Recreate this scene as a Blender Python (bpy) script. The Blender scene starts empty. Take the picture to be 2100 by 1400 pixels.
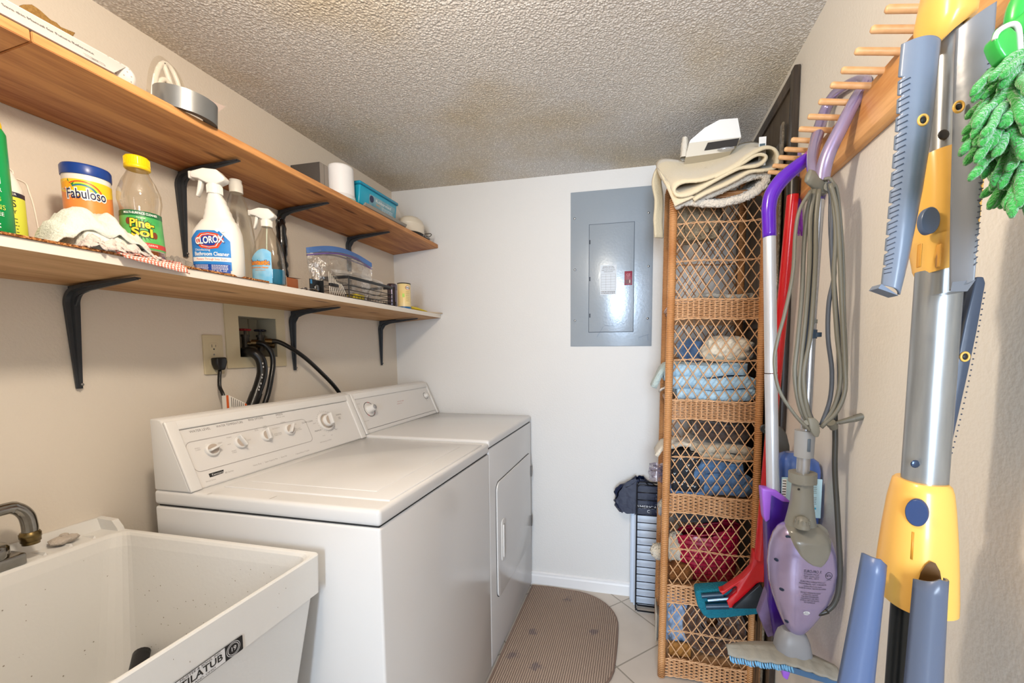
import bpy, bmesh, math, random
from mathutils import Vector, Matrix, noise
random.seed(7)
PI = math.pi
S = bpy.context.scene
COL = S.collection
# ---------------------------------------------------------------- camera
FPX, YAW, PITCH, ROLL = 849.87, 0.22619624, -0.07962739, -0.00414392
_R = Vector((math.cos(YAW), math.sin(YAW), 0))
_F = Vector((-math.sin(YAW)*math.cos(PITCH), math.cos(YAW)*math.cos(PITCH), math.sin(PITCH)))
_U = _R.cross(_F)
CR = _R*math.cos(ROLL)+_U*math.sin(ROLL)
CU = -_R*math.sin(ROLL)+_U*math.cos(ROLL)
CAM = Vector((0, 0, 1.28))
cd = bpy.data.cameras.new('camera'); cam = bpy.data.objects.new('camera', cd); COL.objects.link(cam)
cd.sensor_width = 36; cd.lens = FPX*36/2100
cd.shift_x = -65.1/2100; cd.shift_y = 87.07/2100
cd.clip_start = 0.02
mm = Matrix((CR, CU, -_F)).transposed().to_4x4(); mm.translation = CAM
cam.matrix_world = mm
S.camera = cam

XL, XR, YB, ZC, YF = -1.3543, .4531, 2.1311, 2.1645, -1.15     # walls and ceiling

# ---------------------------------------------------------------- world, lights, exposure
W = bpy.data.worlds.new('world'); S.world = W; W.use_nodes = True
W.node_tree.nodes['Background'].inputs[0].default_value = (.75, .85, 1, 1)
W.node_tree.nodes['Background'].inputs[1].default_value = .6
S.view_settings.view_transform = 'Standard'; S.view_settings.look = 'None'
S.view_settings.exposure = 0.40; S.view_settings.gamma = 1
S.view_settings.use_curve_mapping = False

def lamp(name, kind, loc, energy, color, size=.1, size_y=None, target=None):
    l = bpy.data.lights.new(name, kind); l.energy = energy; l.color = color
    if kind == 'AREA':
        l.size = size
        if size_y: l.shape = 'RECTANGLE'; l.size_y = size_y
    else: l.shadow_soft_size = size
    o = bpy.data.objects.new(name, l); COL.objects.link(o); o.location = loc
    if target is not None: o.rotation_euler = (Vector(target)-Vector(loc)).to_track_quat('-Z', 'Y').to_euler()
    return o
lamp('ceiling_bulb', 'POINT', (-.46, .40, 1.97), 22.5, (1, .85, .68), .05)
lamp('doorway_daylight', 'AREA', (.12, -2.6, 1.35), 120, (.72, .85, 1), .9, 1.5, (-.05, 1.5, .9))

# ---------------------------------------------------------------- pixel ray helpers (true positions, measured on known planes)
def ray(u, v): return (_F*FPX + CR*(u-1115.1) - CU*(v-787.07))
def at(u, v, x=None, y=None, z=None):
    d = ray(u, v)
    t = (x-CAM.x)/d.x if x is not None else (y-CAM.y)/d.y if y is not None else (z-CAM.z)/d.z
    return CAM+d*t
def at_plane(u, v, p0, n):
    d = ray(u, v); p0 = Vector(p0); n = Vector(n)
    return CAM+d*((p0-CAM).dot(n)/d.dot(n))

# ---------------------------------------------------------------- materials
def lin(c):
    if isinstance(c, str): c = tuple(int(c[i:i+2], 16)/255 for i in (0, 2, 4))
    return tuple((x/12.92 if x <= .04045 else ((x+.055)/1.055)**2.4) for x in c)+(1,)
MATS = {}
def M(name, col='cccccc', rough=.5, metal=0, spec=None, bump=None, var=None, coat=0, trans=0, ior=1.45, alpha=1, sheen=0, stretch=(1,1,1), emit=0, sss=0):
    """bump=(scale, strength, detail)  var=(scale, amount 0..1, second colour)"""
    if name in MATS: return MATS[name]
    m = bpy.data.materials.new(name); m.use_nodes = True; nt = m.node_tree; b = nt.nodes['Principled BSDF']
    b.inputs['Base Color'].default_value = lin(col); b.inputs['Roughness'].default_value = rough
    b.inputs['Metallic'].default_value = metal
    if spec is not None: b.inputs['Specular IOR Level'].default_value = spec
    b.inputs['Coat Weight'].default_value = coat; b.inputs['Coat Roughness'].default_value = .08
    b.inputs['Transmission Weight'].default_value = trans; b.inputs['IOR'].default_value = ior
    b.inputs['Alpha'].default_value = alpha; b.inputs['Sheen Weight'].default_value = sheen
    if sss: b.inputs['Subsurface Weight'].default_value = sss; b.inputs['Subsurface Radius'].default_value = (.01,.01,.01)
    if emit: b.inputs['Emission Color'].default_value = lin(col); b.inputs['Emission Strength'].default_value = emit
    if bump or var:
        tc = nt.nodes.new('ShaderNodeTexCoord'); mp = nt.nodes.new('ShaderNodeMapping'); mp.inputs['Scale'].default_value = stretch
        nt.links.new(tc.outputs['Object'], mp.inputs['Vector'])
    if bump:
        n = nt.nodes.new('ShaderNodeTexNoise'); n.inputs['Scale'].default_value = bump[0]; n.inputs['Detail'].default_value = bump[2] if len(bump) > 2 else 2
        bp = nt.nodes.new('ShaderNodeBump'); bp.inputs['Strength'].default_value = bump[1]; bp.inputs['Distance'].default_value = .01
        nt.links.new(mp.outputs[0], n.inputs['Vector']); nt.links.new(n.outputs[0], bp.inputs['Height']); nt.links.new(bp.outputs[0], b.inputs['Normal'])
    if var:
        n = nt.nodes.new('ShaderNodeTexNoise'); n.inputs['Scale'].default_value = var[0]; n.inputs['Detail'].default_value = 5
        r = nt.nodes.new('ShaderNodeValToRGB'); r.color_ramp.elements[0].position = .5-.28*1; r.color_ramp.elements[1].position = .5+.22
        c2 = lin(var[2]); c1 = lin(col); a = var[1]
        r.color_ramp.elements[0].color = tuple(c1[i]*(1-a)+c2[i]*a for i in range(3))+(1,); r.color_ramp.elements[1].color = c1
        nt.links.new(mp.outputs[0], n.inputs['Vector']); nt.links.new(n.outputs[0], r.inputs[0]); nt.links.new(r.outputs[0], b.inputs['Base Color'])
    MATS[name] = m; return m
def wood(name, light, dark, axis='Y', scale=1., rough=.45, knots=True, spec=.4, sharp=.5):
    """long-grain wood: stretched noise bands with knots"""
    if name in MATS: return MATS[name]
    m = bpy.data.materials.new(name); m.use_nodes = True; nt = m.node_tree; L = nt.links; b = nt.nodes['Principled BSDF']
    tc = nt.nodes.new('ShaderNodeTexCoord'); mp = nt.nodes.new('ShaderNodeMapping'); L.new(tc.outputs['Object'], mp.inputs['Vector'])
    sc = {'X': (.09, 1, 1), 'Y': (1, .09, 1), 'Z': (1, 1, .09)}[axis]
    mp.inputs['Scale'].default_value = tuple(s*scale for s in sc)
    n1 = nt.nodes.new('ShaderNodeTexNoise'); n1.inputs['Scale'].default_value = 10; n1.inputs['Detail'].default_value = 4; n1.inputs['Distortion'].default_value = 1.0
    n2 = nt.nodes.new('ShaderNodeTexNoise'); n2.inputs['Scale'].default_value = 120; n2.inputs['Detail'].default_value = 3
    L.new(mp.outputs[0], n1.inputs['Vector']); L.new(mp.outputs[0], n2.inputs['Vector'])
    wv = nt.nodes.new('ShaderNodeMath'); wv.operation = 'MULTIPLY_ADD'; wv.inputs[1].default_value = .35; L.new(n2.outputs[0], wv.inputs[0]); L.new(n1.outputs[0], wv.inputs[2])
    r = nt.nodes.new('ShaderNodeValToRGB'); r.color_ramp.elements[0].position = .5; r.color_ramp.elements[1].position = .85
    r.color_ramp.elements[0].color = lin(dark); r.color_ramp.elements[1].color = lin(light)
    L.new(wv.outputs[0], r.inputs[0]); out = r.outputs[0]
    if knots:
        mk = nt.nodes.new('ShaderNodeMapping'); L.new(tc.outputs['Object'], mk.inputs['Vector'])
        mk.inputs['Scale'].default_value = {'X': (.18, 1, .2), 'Y': (1, .18, .2), 'Z': (1, .2, .18)}[axis]
        vo = nt.nodes.new('ShaderNodeTexVoronoi'); vo.inputs['Scale'].default_value = 9; vo.voronoi_dimensions = '2D'; L.new(mk.outputs[0], vo.inputs['Vector'])
        kr = nt.nodes.new('ShaderNodeValToRGB'); kr.color_ramp.elements[0].position = .035; kr.color_ramp.elements[1].position = .085
        kr.color_ramp.elements[0].color = (.16, .07, .03, 1); kr.color_ramp.elements[1].color = (1, 1, 1, 1)
        mx = nt.nodes.new('ShaderNodeMix'); mx.data_type = 'RGBA'; mx.blend_type = 'MULTIPLY'; mx.inputs['Factor'].default_value = .75
        L.new(vo.outputs['Distance'], kr.inputs[0]); L.new(out, mx.inputs['A']); L.new(kr.outputs[0], mx.inputs['B']); out = mx.outputs['Result']
    L.new(out, b.inputs['Base Color']); b.inputs['Roughness'].default_value = rough; b.inputs['Specular IOR Level'].default_value = spec
    bp = nt.nodes.new('ShaderNodeBump'); bp.inputs['Strength'].default_value = .12; bp.inputs['Distance'].default_value = .004
    L.new(wv.outputs[0], bp.inputs['Height']); L.new(bp.outputs[0], b.inputs['Normal'])
    MATS[name] = m; return m
def glass(name, col='ffffff', tint=1., rough=.05, fac=.25, haze=.25, bump=None):
    """thin clear plastic or film: mostly see-through with a gloss"""
    if name in MATS: return MATS[name]
    m = bpy.data.materials.new(name); m.use_nodes = True; nt = m.node_tree; L = nt.links; nt.nodes.remove(nt.nodes['Principled BSDF'])
    o = nt.nodes['Material Output']; t = nt.nodes.new('ShaderNodeBsdfTransparent'); t.inputs[0].default_value = lin(col)
    g = nt.nodes.new('ShaderNodeBsdfGlossy'); g.inputs['Roughness'].default_value = rough; df = nt.nodes.new('ShaderNodeBsdfDiffuse'); df.inputs[0].default_value = lin(col)
    p = nt.nodes.new('ShaderNodeMixShader'); p.inputs[0].default_value = haze; L.new(g.outputs[0], p.inputs[1]); L.new(df.outputs[0], p.inputs[2])
    if bump:
        tc = nt.nodes.new('ShaderNodeTexCoord'); n = nt.nodes.new('ShaderNodeTexNoise'); n.inputs['Scale'].default_value = bump[0]; n.inputs['Detail'].default_value = 3
        bp = nt.nodes.new('ShaderNodeBump'); bp.inputs['Strength'].default_value = bump[1]; bp.inputs['Distance'].default_value = .01
        L.new(tc.outputs['Object'], n.inputs['Vector']); L.new(n.outputs[0], bp.inputs['Height']); L.new(bp.outputs[0], g.inputs['Normal']); L.new(bp.outputs[0], df.inputs['Normal'])
    lw = nt.nodes.new('ShaderNodeLayerWeight'); lw.inputs[0].default_value = .35
    ma = nt.nodes.new('ShaderNodeMath'); ma.operation = 'MULTIPLY_ADD'; ma.inputs[1].default_value = .45; ma.inputs[2].default_value = fac; ma.use_clamp = True
    L.new(lw.outputs['Facing'], ma.inputs[0]); mx = nt.nodes.new('ShaderNodeMixShader')
    L.new(ma.outputs[0], mx.inputs[0]); L.new(t.outputs[0], mx.inputs[1]); L.new(p.outputs[0], mx.inputs[2]); L.new(mx.outputs[0], o.inputs[0])
    MATS[name] = m; return m

# ---------------------------------------------------------------- mesh builder
def catmull(pts, k=6, closed=False):
    P = [Vector(p) for p in pts]; n = len(P); out = []
    for i in range(n if closed else n-1):
        a = P[(i-1) % n] if closed or i > 0 else P[0]*2-P[1]
        b = P[i]; c = P[(i+1) % n]; d = P[(i+2) % n] if closed or i+2 < n else P[-1]*2-P[-2]
        for j in range(k):
            t = j/k
            out.append(.5*((2*b)+(c-a)*t+(2*a-5*b+4*c-d)*t*t+(3*b-a-3*c+d)*t**3))
    if not closed: out.append(P[-1])
    return out
class MB:
    def __init__(s, mat=None, T=None):
        s.v = []; s.f = []; s.mi = []; s.sm = []; s.mats = []; s.cur = 0; s.T = T or Matrix.Identity(4)
        if mat: s.use(mat)
    def use(s, mat):
        if mat not in s.mats: s.mats.append(mat)
        s.cur = s.mats.index(mat); return s
    def add(s, vs, fs, smooth=False, T=None):
        o = len(s.v); X = s.T @ T if T else s.T
        s.v += [X @ Vector(v) for v in vs]
        for f in fs: s.f.append([i+o for i in f]); s.mi.append(s.cur); s.sm.append(smooth)
        return s
    def bm(s, bm, smooth=False, T=None):
        bm.verts.index_update(); s.add([v.co.copy() for v in bm.verts], [[v.index for v in f.verts] for f in bm.faces], smooth, T); bm.free(); return s
    def box(s, x0, x1, y0, y1, z0, z1, bev=0, seg=2, T=None, smooth=None):
        b = bmesh.new(); bmesh.ops.create_cube(b, size=1)
        for v in b.verts: v.co = Vector(((x0+x1)/2+v.co.x*(x1-x0), (y0+y1)/2+v.co.y*(y1-y0), (z0+z1)/2+v.co.z*(z1-z0)))
        if bev: bmesh.ops.bevel(b, geom=b.edges[:], offset=bev, segments=seg, affect='EDGES', profile=.5)
        return s.bm(b, bool(bev) if smooth is None else smooth, T)
    def prism(s, poly, h0, h1, bev=0, seg=2, T=None, axes='xyz', smooth=False):
        """poly in (a,b), extruded along c; axes maps a,b,c to x,y,z letters"""
        b = bmesh.new(); ix = {'x': 0, 'y': 1, 'z': 2}; ia, ib, ic = (ix[c] for c in axes)
        def P(a, q, h): w = [0, 0, 0]; w[ia] = a; w[ib] = q; w[ic] = h; return Vector(w)
        lo = [b.verts.new(P(a, q, h0)) for a, q in poly]; hi = [b.verts.new(P(a, q, h1)) for a, q in poly]; n = len(poly)
        b.faces.new(lo[::-1]); b.faces.new(hi)
        for i in range(n): b.faces.new((lo[i], lo[(i+1) % n], hi[(i+1) % n], hi[i]))
        bmesh.ops.recalc_face_normals(b, faces=b.faces[:])
        if bev: bmesh.ops.bevel(b, geom=b.edges[:], offset=bev, segments=seg, affect='EDGES', profile=.5, clamp_overlap=True)
        return s.bm(b, smooth or bool(bev), T)
    def lathe(s, prof, n=32, T=None, sy=1., cap=True, smooth=True, a0=0, a1=2*PI):
        vs = []; full = abs(a1-a0-2*PI) < 1e-6; m = n if full else n+1
        for r, z in prof:
            for i in range(m):
                a = a0+(a1-a0)*i/n; vs.append((r*math.cos(a), r*sy*math.sin(a), z))
        fs = []
        for j in range(len(prof)-1):
            for i in range(n):
                k = (i+1) % m; fs.append((j*m+i, j*m+k, (j+1)*m+k, (j+1)*m+i))
        s.add(vs, fs, smooth, T)
        if cap and full:
            for j, rev in ((0, True), (len(prof)-1, False)):
                if prof[j][0] > 1e-5:
                    r, z = prof[j]; ring = [(r*math.cos(2*PI*i/n), r*sy*math.sin(2*PI*i/n), z) for i in range(n)]
                    s.add(ring, [list(range(n))[::-1] if rev else list(range(n))], False, T)
        return s
    def cyl(s, p0, p1, r0, r1=None, n=20, cap=True, smooth=True):
        p0 = Vector(p0); p1 = Vector(p1); d = p1-p0; r1 = r0 if r1 is None else r1
        T = Matrix.Translation(p0) @ d.to_track_quat('Z', 'Y').to_matrix().to_4x4()
        return s.lathe([(r0, 0), (r1, d.length)], n, T, cap=cap, smooth=smooth)
    def tube(s, pts, r, n=8, closed=False, smooth=True, cap=True, spl=0, sx=1., sy=1., up=None):
        """r: radius or list; sx, sy flatten the section"""
        if spl:
            if isinstance(r, (list, tuple)):
                m = len(pts); rr = []
                for i in range(m-1):
                    for j in range(spl): rr.append(r[i]+(r[i+1]-r[i])*j/spl)
                r = rr+[r[-1]]
            pts = catmull(pts, spl, closed)
        P = [Vector(p) for p in pts]; m = len(P)
        if not isinstance(r, (list, tuple)): r = [r]*m
        ts = []
        for i in range(m):
            a = P[(i-1) % m] if closed or i > 0 else P[i]; b = P[(i+1) % m] if closed or i < m-1 else P[i]
            ts.append((b-a).normalized())
        u = Vector(up) if up is not None else Vector((0, 0, 1))
        if abs(u.dot(ts[0])) > .95: u = Vector((0, 1, 0)) if abs(ts[0].y) < .9 else Vector((1, 0, 0))
        vs = []
        for i in range(m):
            t = ts[i]; w = (u-t*u.dot(t)).normalized(); x = t.cross(w); u = w if up is None else Vector(up)
            for k in range(n):
                a = 2*PI*(k+.5)/n if n == 4 else 2*PI*k/n
                vs.append(P[i]+(w*math.cos(a)*sy+x*math.sin(a)*sx)*r[i])
        fs = []
        for i in range(m if closed else m-1):
            j = (i+1) % m
            for k in range(n): q = (k+1) % n; fs.append((i*n+k, i*n+q, j*n+q, j*n+k))
        if cap and not closed: fs.append(list(range(n))[::-1]); fs.append([(m-1)*n+k for k in range(n)])
        return s.add(vs, fs, smooth)
    def grid(s, fn, nu, nv, smooth=True, T=None, wrap=False):
        vs = [fn(i/nu, j/nv) for j in range(nv+1) for i in range(nu+(0 if wrap else 1))]; w = nu+(0 if wrap else 1)
        fs = [(j*w+i, j*w+(i+1) % w, (j+1)*w+(i+1) % w, (j+1)*w+i) for j in range(nv) for i in range(nu)]
        return s.add(vs, fs, smooth, T)
    def ball(s, c, r, n=14, sx=1, sy=1, sz=1, T=None):
        c = Vector(c)
        def f(u, v): a = 2*PI*u; b = PI*(v-.5); return c+Vector((r*sx*math.cos(b)*math.cos(a), r*sy*math.cos(b)*math.sin(a), r*sz*math.sin(b)))
        return s.grid(f, n, max(6, n//2), T=T, wrap=True)
    def patch(s, mp, x0, x1, y0, y1, off=.0006, nx=1, ny=1):
        return s.grid(lambda a, b: mp(x0+(x1-x0)*a, y0+(y1-y0)*b, off), nx, ny)
    def shape(s, mp, poly, off=.0007):
        s.add([mp(a, b, off) for a, b in poly], [list(range(len(poly)))]); return s
    def text(s, txt, mp, x, y, size, off=.0009, align='CENTER', shear=0, bold=0, width=None, rot=0):
        """flat lettering laid onto a surface by mp(x, y, offset)"""
        c = bpy.data.curves.new('t', 'FONT'); c.body = txt; c.size = size; c.align_x = align; c.align_y = 'CENTER'; c.shear = shear
        c.resolution_u = 3; c.offset = bold*size
        o = bpy.data.objects.new('t', c); COL.objects.link(o); bpy.context.view_layer.update()
        me = o.to_mesh(); vs = [v.co.copy() for v in me.vertices]; fs = [list(p.vertices) for p in me.polygons]
        o.to_mesh_clear(); bpy.data.objects.remove(o); bpy.data.curves.remove(c)
        if not vs: return s
        k = 1
        if width:
            w = max(v.x for v in vs)-min(v.x for v in vs); k = width/w if w > 0 else 1
        ca, sa = math.cos(rot), math.sin(rot)
        return s.add([mp(x+v.x*k*ca-v.y*sa, y+v.x*k*sa+v.y*ca, off) for v in vs], fs)
    def lines(s, mp, x0, x1, y0, y1, n, h=None, off=.0009, seed=1):
        """rows of fine print too small to read"""
        R = random.Random(seed); dy = (y1-y0)/n; h = h or abs(dy)*.45
        for i in range(n):
            x = x0
            while x < x1-(x1-x0)*.04:
                w = (x1-x0)*R.uniform(.05, .14); e = min(x+w, x1); yy = y0+dy*(i+.5)
                s.shape(mp, [(x, yy-h/2), (e, yy-h/2), (e, yy+h/2), (x, yy+h/2)], off); x = e+(x1-x0)*.025
            
        return s
    def build(s, name, parent=None, solid=0, sub=0, bevel=0, loc=None, weld=False, offset=-1):
        me = bpy.data.meshes.new(name); o = bpy.data.objects.new(name, me); COL.objects.link(o)
        L = Vector(loc) if loc is not None else Vector((0, 0, 0))
        if parent is not None:
            o.parent = parent; L = Vector(parent['_o'])
        elif loc is not None: o.location = L
        me.from_pydata([v-L for v in s.v], [], s.f)
        for m in s.mats: me.materials.append(m)
        for p, i, sm in zip(me.polygons, s.mi, s.sm): p.material_index = i; p.use_smooth = sm
        if weld:
            b = bmesh.new(); b.from_mesh(me); bmesh.ops.remove_doubles(b, verts=b.verts[:], dist=1e-5); b.to_mesh(me); b.free()
        o['_o'] = list(L)
        if bevel:
            q = o.modifiers.new('b', 'BEVEL'); q.width = bevel; q.segments = 2; q.limit_method = 'ANGLE'
        if solid: q = o.modifiers.new('s', 'SOLIDIFY'); q.thickness = solid; q.offset = offset
        if sub: q = o.modifiers.new('u', 'SUBSURF'); q.levels = sub; q.render_levels = sub
        return o
def tag(o, label, cat, group=None):
    o['label'] = label; o['category'] = cat
    if group: o['group'] = group
    return o
def thing(name, label, cat, loc, group=None):
    o = bpy.data.objects.new(name, None); COL.objects.link(o); o.location = loc; o['_o'] = list(loc); o.empty_display_size = .05
    return tag(o, label, cat, group)
def struct(o): o['kind'] = 'structure'; return o
def lab(o, t): o['label'] = t; return o
def nz(x, y, z=0, s=1): return noise.noise(Vector((x*s, y*s, z*s)))
def TR(loc, rz=0, rx=0, ry=0, sc=1):
    return Matrix.Translation(loc) @ Matrix.Rotation(rz, 4, 'Z') @ Matrix.Rotation(ry, 4, 'Y') @ Matrix.Rotation(rx, 4, 'X') @ Matrix.Diagonal((sc, sc, sc, 1))
def basis(o, ex, ey, ez):
    m = Matrix((Vector(ex), Vector(ey), Vector(ez))).transposed().to_4x4(); m.translation = Vector(o); return m
def planemap(o, ex, ey):
    """x along ex, y along ey, offset along the normal ex x ey"""
    o = Vector(o); ex = Vector(ex).normalized(); ey = Vector(ey).normalized(); n = ex.cross(ey)
    return lambda x, y, h=0: o+ex*x+ey*y+n*h
def cylmap(c, r, a0=0, sy=1., rz=0, rf=None):
    """wraps x (arc length) around an upright cylinder; y is the height; a0 the facing angle"""
    c = Vector(c)
    def f(x, y, h=0):
        rr = rf(y) if rf else r
        a = a0+x/r; return c+Matrix.Rotation(rz, 3, 'Z') @ Vector(((rr+h)*math.cos(a), (rr*sy+h)*math.sin(a), y))
    return f
def rrect(x0, x1, y0, y1, r, k=5):
    out = []
    for cx, cy, a in ((x1-r, y1-r, 0), (x0+r, y1-r, PI/2), (x0+r, y0+r, PI), (x1-r, y0+r, 1.5*PI)):
        for i in range(k+1): t = a+PI/2*i/k; out.append((cx+r*math.cos(t), cy+r*math.sin(t)))
    return out
# ================================================================ ROOM
wallm = M('wall_paint', 'dddcda', .55, bump=(140, .10, 3), spec=.35)
wallw = M('wall_paint_lamp_tint', 'dfd6c9', .5, bump=(150, .12, 3), spec=.35)  # warm lamplight on the left wall is tinted into its paint colour
def popcorn():
    m = bpy.data.materials.new('popcorn_ceiling'); m.use_nodes = True; nt = m.node_tree; L = nt.links; b = nt.nodes['Principled BSDF']
    tc = nt.nodes.new('ShaderNodeTexCoord')
    v = nt.nodes.new('ShaderNodeTexVoronoi'); v.inputs['Scale'].default_value = 150; v.feature = 'SMOOTH_F1'; v.inputs['Smoothness'].default_value = .35
    n = nt.nodes.new('ShaderNodeTexNoise'); n.inputs['Scale'].default_value = 85; n.inputs['Detail'].default_value = 5; n.inputs['Roughness'].default_value = .65
    L.new(tc.outputs['Object'], v.inputs['Vector']); L.new(tc.outputs['Object'], n.inputs['Vector'])
    s = nt.nodes.new('ShaderNodeMath'); s.operation = 'MULTIPLY_ADD'; s.inputs[1].default_value = -.8; L.new(v.outputs['Distance'], s.inputs[0]); L.new(n.outputs[0], s.inputs[2])
    bp = nt.nodes.new('ShaderNodeBump'); bp.inputs['Strength'].default_value = .8; bp.inputs['Distance'].default_value = .0075
    L.new(s.outputs[0], bp.inputs['Height']); L.new(bp.outputs[0], b.inputs['Normal'])
    # random cream patches over white, greyer between the crumbs of spray texture
    n2 = nt.nodes.new('ShaderNodeTexNoise'); n2.inputs['Scale'].default_value = 2.2; n2.inputs['Detail'].default_value = 4; L.new(tc.outputs['Object'], n2.inputs['Vector'])
    r = nt.nodes.new('ShaderNodeValToRGB'); r.color_ramp.elements[0].position = .45; r.color_ramp.elements[1].position = .75
    r.color_ramp.elements[0].color = lin('f3f1ee'); r.color_ramp.elements[1].color = lin('e6d6b6')
    L.new(n2.outputs[0], r.inputs[0])
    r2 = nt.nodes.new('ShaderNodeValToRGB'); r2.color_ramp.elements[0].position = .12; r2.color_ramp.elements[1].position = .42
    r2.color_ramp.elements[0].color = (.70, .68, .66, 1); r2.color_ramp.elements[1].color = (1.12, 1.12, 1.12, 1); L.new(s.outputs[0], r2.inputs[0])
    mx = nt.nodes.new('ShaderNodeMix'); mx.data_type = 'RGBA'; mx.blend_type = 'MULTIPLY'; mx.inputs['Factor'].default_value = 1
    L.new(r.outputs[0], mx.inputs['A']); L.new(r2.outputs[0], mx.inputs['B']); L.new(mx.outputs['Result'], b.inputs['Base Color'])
    b.inputs['Roughness'].default_value = .6
    return m
def tiles():
    m = bpy.data.materials.new('floor_tile'); m.use_nodes = True; nt = m.node_tree; L = nt.links; b = nt.nodes['Principled BSDF']
    tc = nt.nodes.new('ShaderNodeTexCoord'); mp = nt.nodes.new('ShaderNodeMapping'); L.new(tc.outputs['Object'], mp.inputs['Vector'])
    mp.vector_type = 'TEXTURE'; mp.inputs['Location'].default_value = (-.0711, 1.6115, 0); mp.inputs['Rotation'].default_value = (0, 0, PI/4)
    br = nt.nodes.new('ShaderNodeTexBrick'); br.offset = 0; br.inputs['Scale'].default_value = 1; br.inputs['Brick Width'].default_value = .318; br.inputs['Row Height'].default_value = .318
    br.inputs['Mortar Size'].default_value = .0035; br.inputs['Mortar Smooth'].default_value = .2
    br.inputs['Color1'].default_value = lin('d9cfc3'); br.inputs['Color2'].default_value = lin('d3c9be'); br.inputs['Mortar'].default_value = lin('a39a8c')
    L.new(mp.outputs[0], br.inputs['Vector'])
    n = nt.nodes.new('ShaderNodeTexNoise'); n.inputs['Scale'].default_value = 9; n.inputs['Detail'].default_value = 6; L.new(tc.outputs['Object'], n.inputs['Vector'])
    r = nt.nodes.new('ShaderNodeValToRGB'); r.color_ramp.elements[0].color = (.84, .82, .8, 1); r.color_ramp.elements[1].color = (1, 1, 1, 1); L.new(n.outputs[0], r.inputs[0])
    mx = nt.nodes.new('ShaderNodeMix'); mx.data_type = 'RGBA'; mx.blend_type = 'MULTIPLY'; mx.inputs['Factor'].default_value = 1
    L.new(br.outputs['Color'], mx.inputs['A']); L.new(r.outputs[0], mx.inputs['B']); L.new(mx.outputs['Result'], b.inputs['Base Color'])
    bp = nt.nodes.new('ShaderNodeBump'); bp.invert = True; bp.inputs['Strength'].default_value = .5; bp.inputs['Distance'].default_value = .002
    L.new(br.outputs['Fac'], bp.inputs['Height']); L.new(bp.outputs[0], b.inputs['Normal']); b.inputs['Roughness'].default_value = .35
    return m
struct(MB(tiles()).box(XL-.1, XR+.1, YF-.1, YB+.1, -.08, 0).build('floor'))
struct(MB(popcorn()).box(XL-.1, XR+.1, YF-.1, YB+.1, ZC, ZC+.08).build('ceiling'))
# wall_left has a rectangular hole for the recessed washer outlet box
BX0, BX1, BZ0, BZ1 = 1.170, 1.322, 1.262, 1.405
w = MB(wallw)
w.box(XL-.1, XL, YF-.1, BX0, 0, ZC); w.box(XL-.1, XL, BX1, YB+.1, 0, ZC)
w.box(XL-.1, XL, BX0, BX1, 0, BZ0); w.box(XL-.1, XL, BX0, BX1, BZ1, ZC)
struct(w.build('wall_left'))
struct(MB(wallm).box(XL, XR, YB, YB+.1, 0, ZC).build('wall_back'))
struct(MB(M('wall_paint_right', 'ddd8cf', .5, bump=(130, .08, 3), spec=.4)).box(XR, XR+.1, YF-.1, YB+.1, 0, ZC).build('wall_right'))
w = MB(wallm)
w.box(XL, -.20, YF-.1, YF, 0, ZC); w.box(.43, XR, YF-.1, YF, 0, ZC); w.box(-.20, .43, YF-.1, YF, 2.05, ZC)
struct(w.build('wall_front'))
trim = M('trim_paint', 'e9e9ea', .4)
prof = [(0, 0), (-.014, 0), (-.014, .05), (-.011, .058), (-.011, .066), (-.004, .072), (0, .072)]
b = MB(trim); b.prism([(a, z) for a, z in prof], XL, .45, axes='yzx', T=Matrix.Translation((0, YB, 0)))
struct(b.build('baseboard_back'))
b = MB(trim); b.prism([(a, z) for a, z in prof], YF, YB-.02, axes='xzy', T=Matrix.Translation((XR, 0, 0)))
struct(b.build('baseboard_right'))
b = MB(trim)
for x0, x1, z0, z1 in ((-.26, -.20, 0, 2.11), (-.20, .43, 2.05, 2.11)): b.box(x0, x1, YF, YF+.015, z0, z1, .003)
struct(b.build('trim_1'))
# ceiling light (out of the frame, above the machines)
lt = thing('ceiling_light', 'round flush ceiling light with a white dome above the washer', 'light', (-.46, .40, ZC))
MB(M('lamp_metal', 'e6e2da', .4)).lathe([(.11, 0), (.11, -.018), (.10, -.02)], 40, TR((-.46, .40, ZC))).build('lamp_base', lt)
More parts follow.
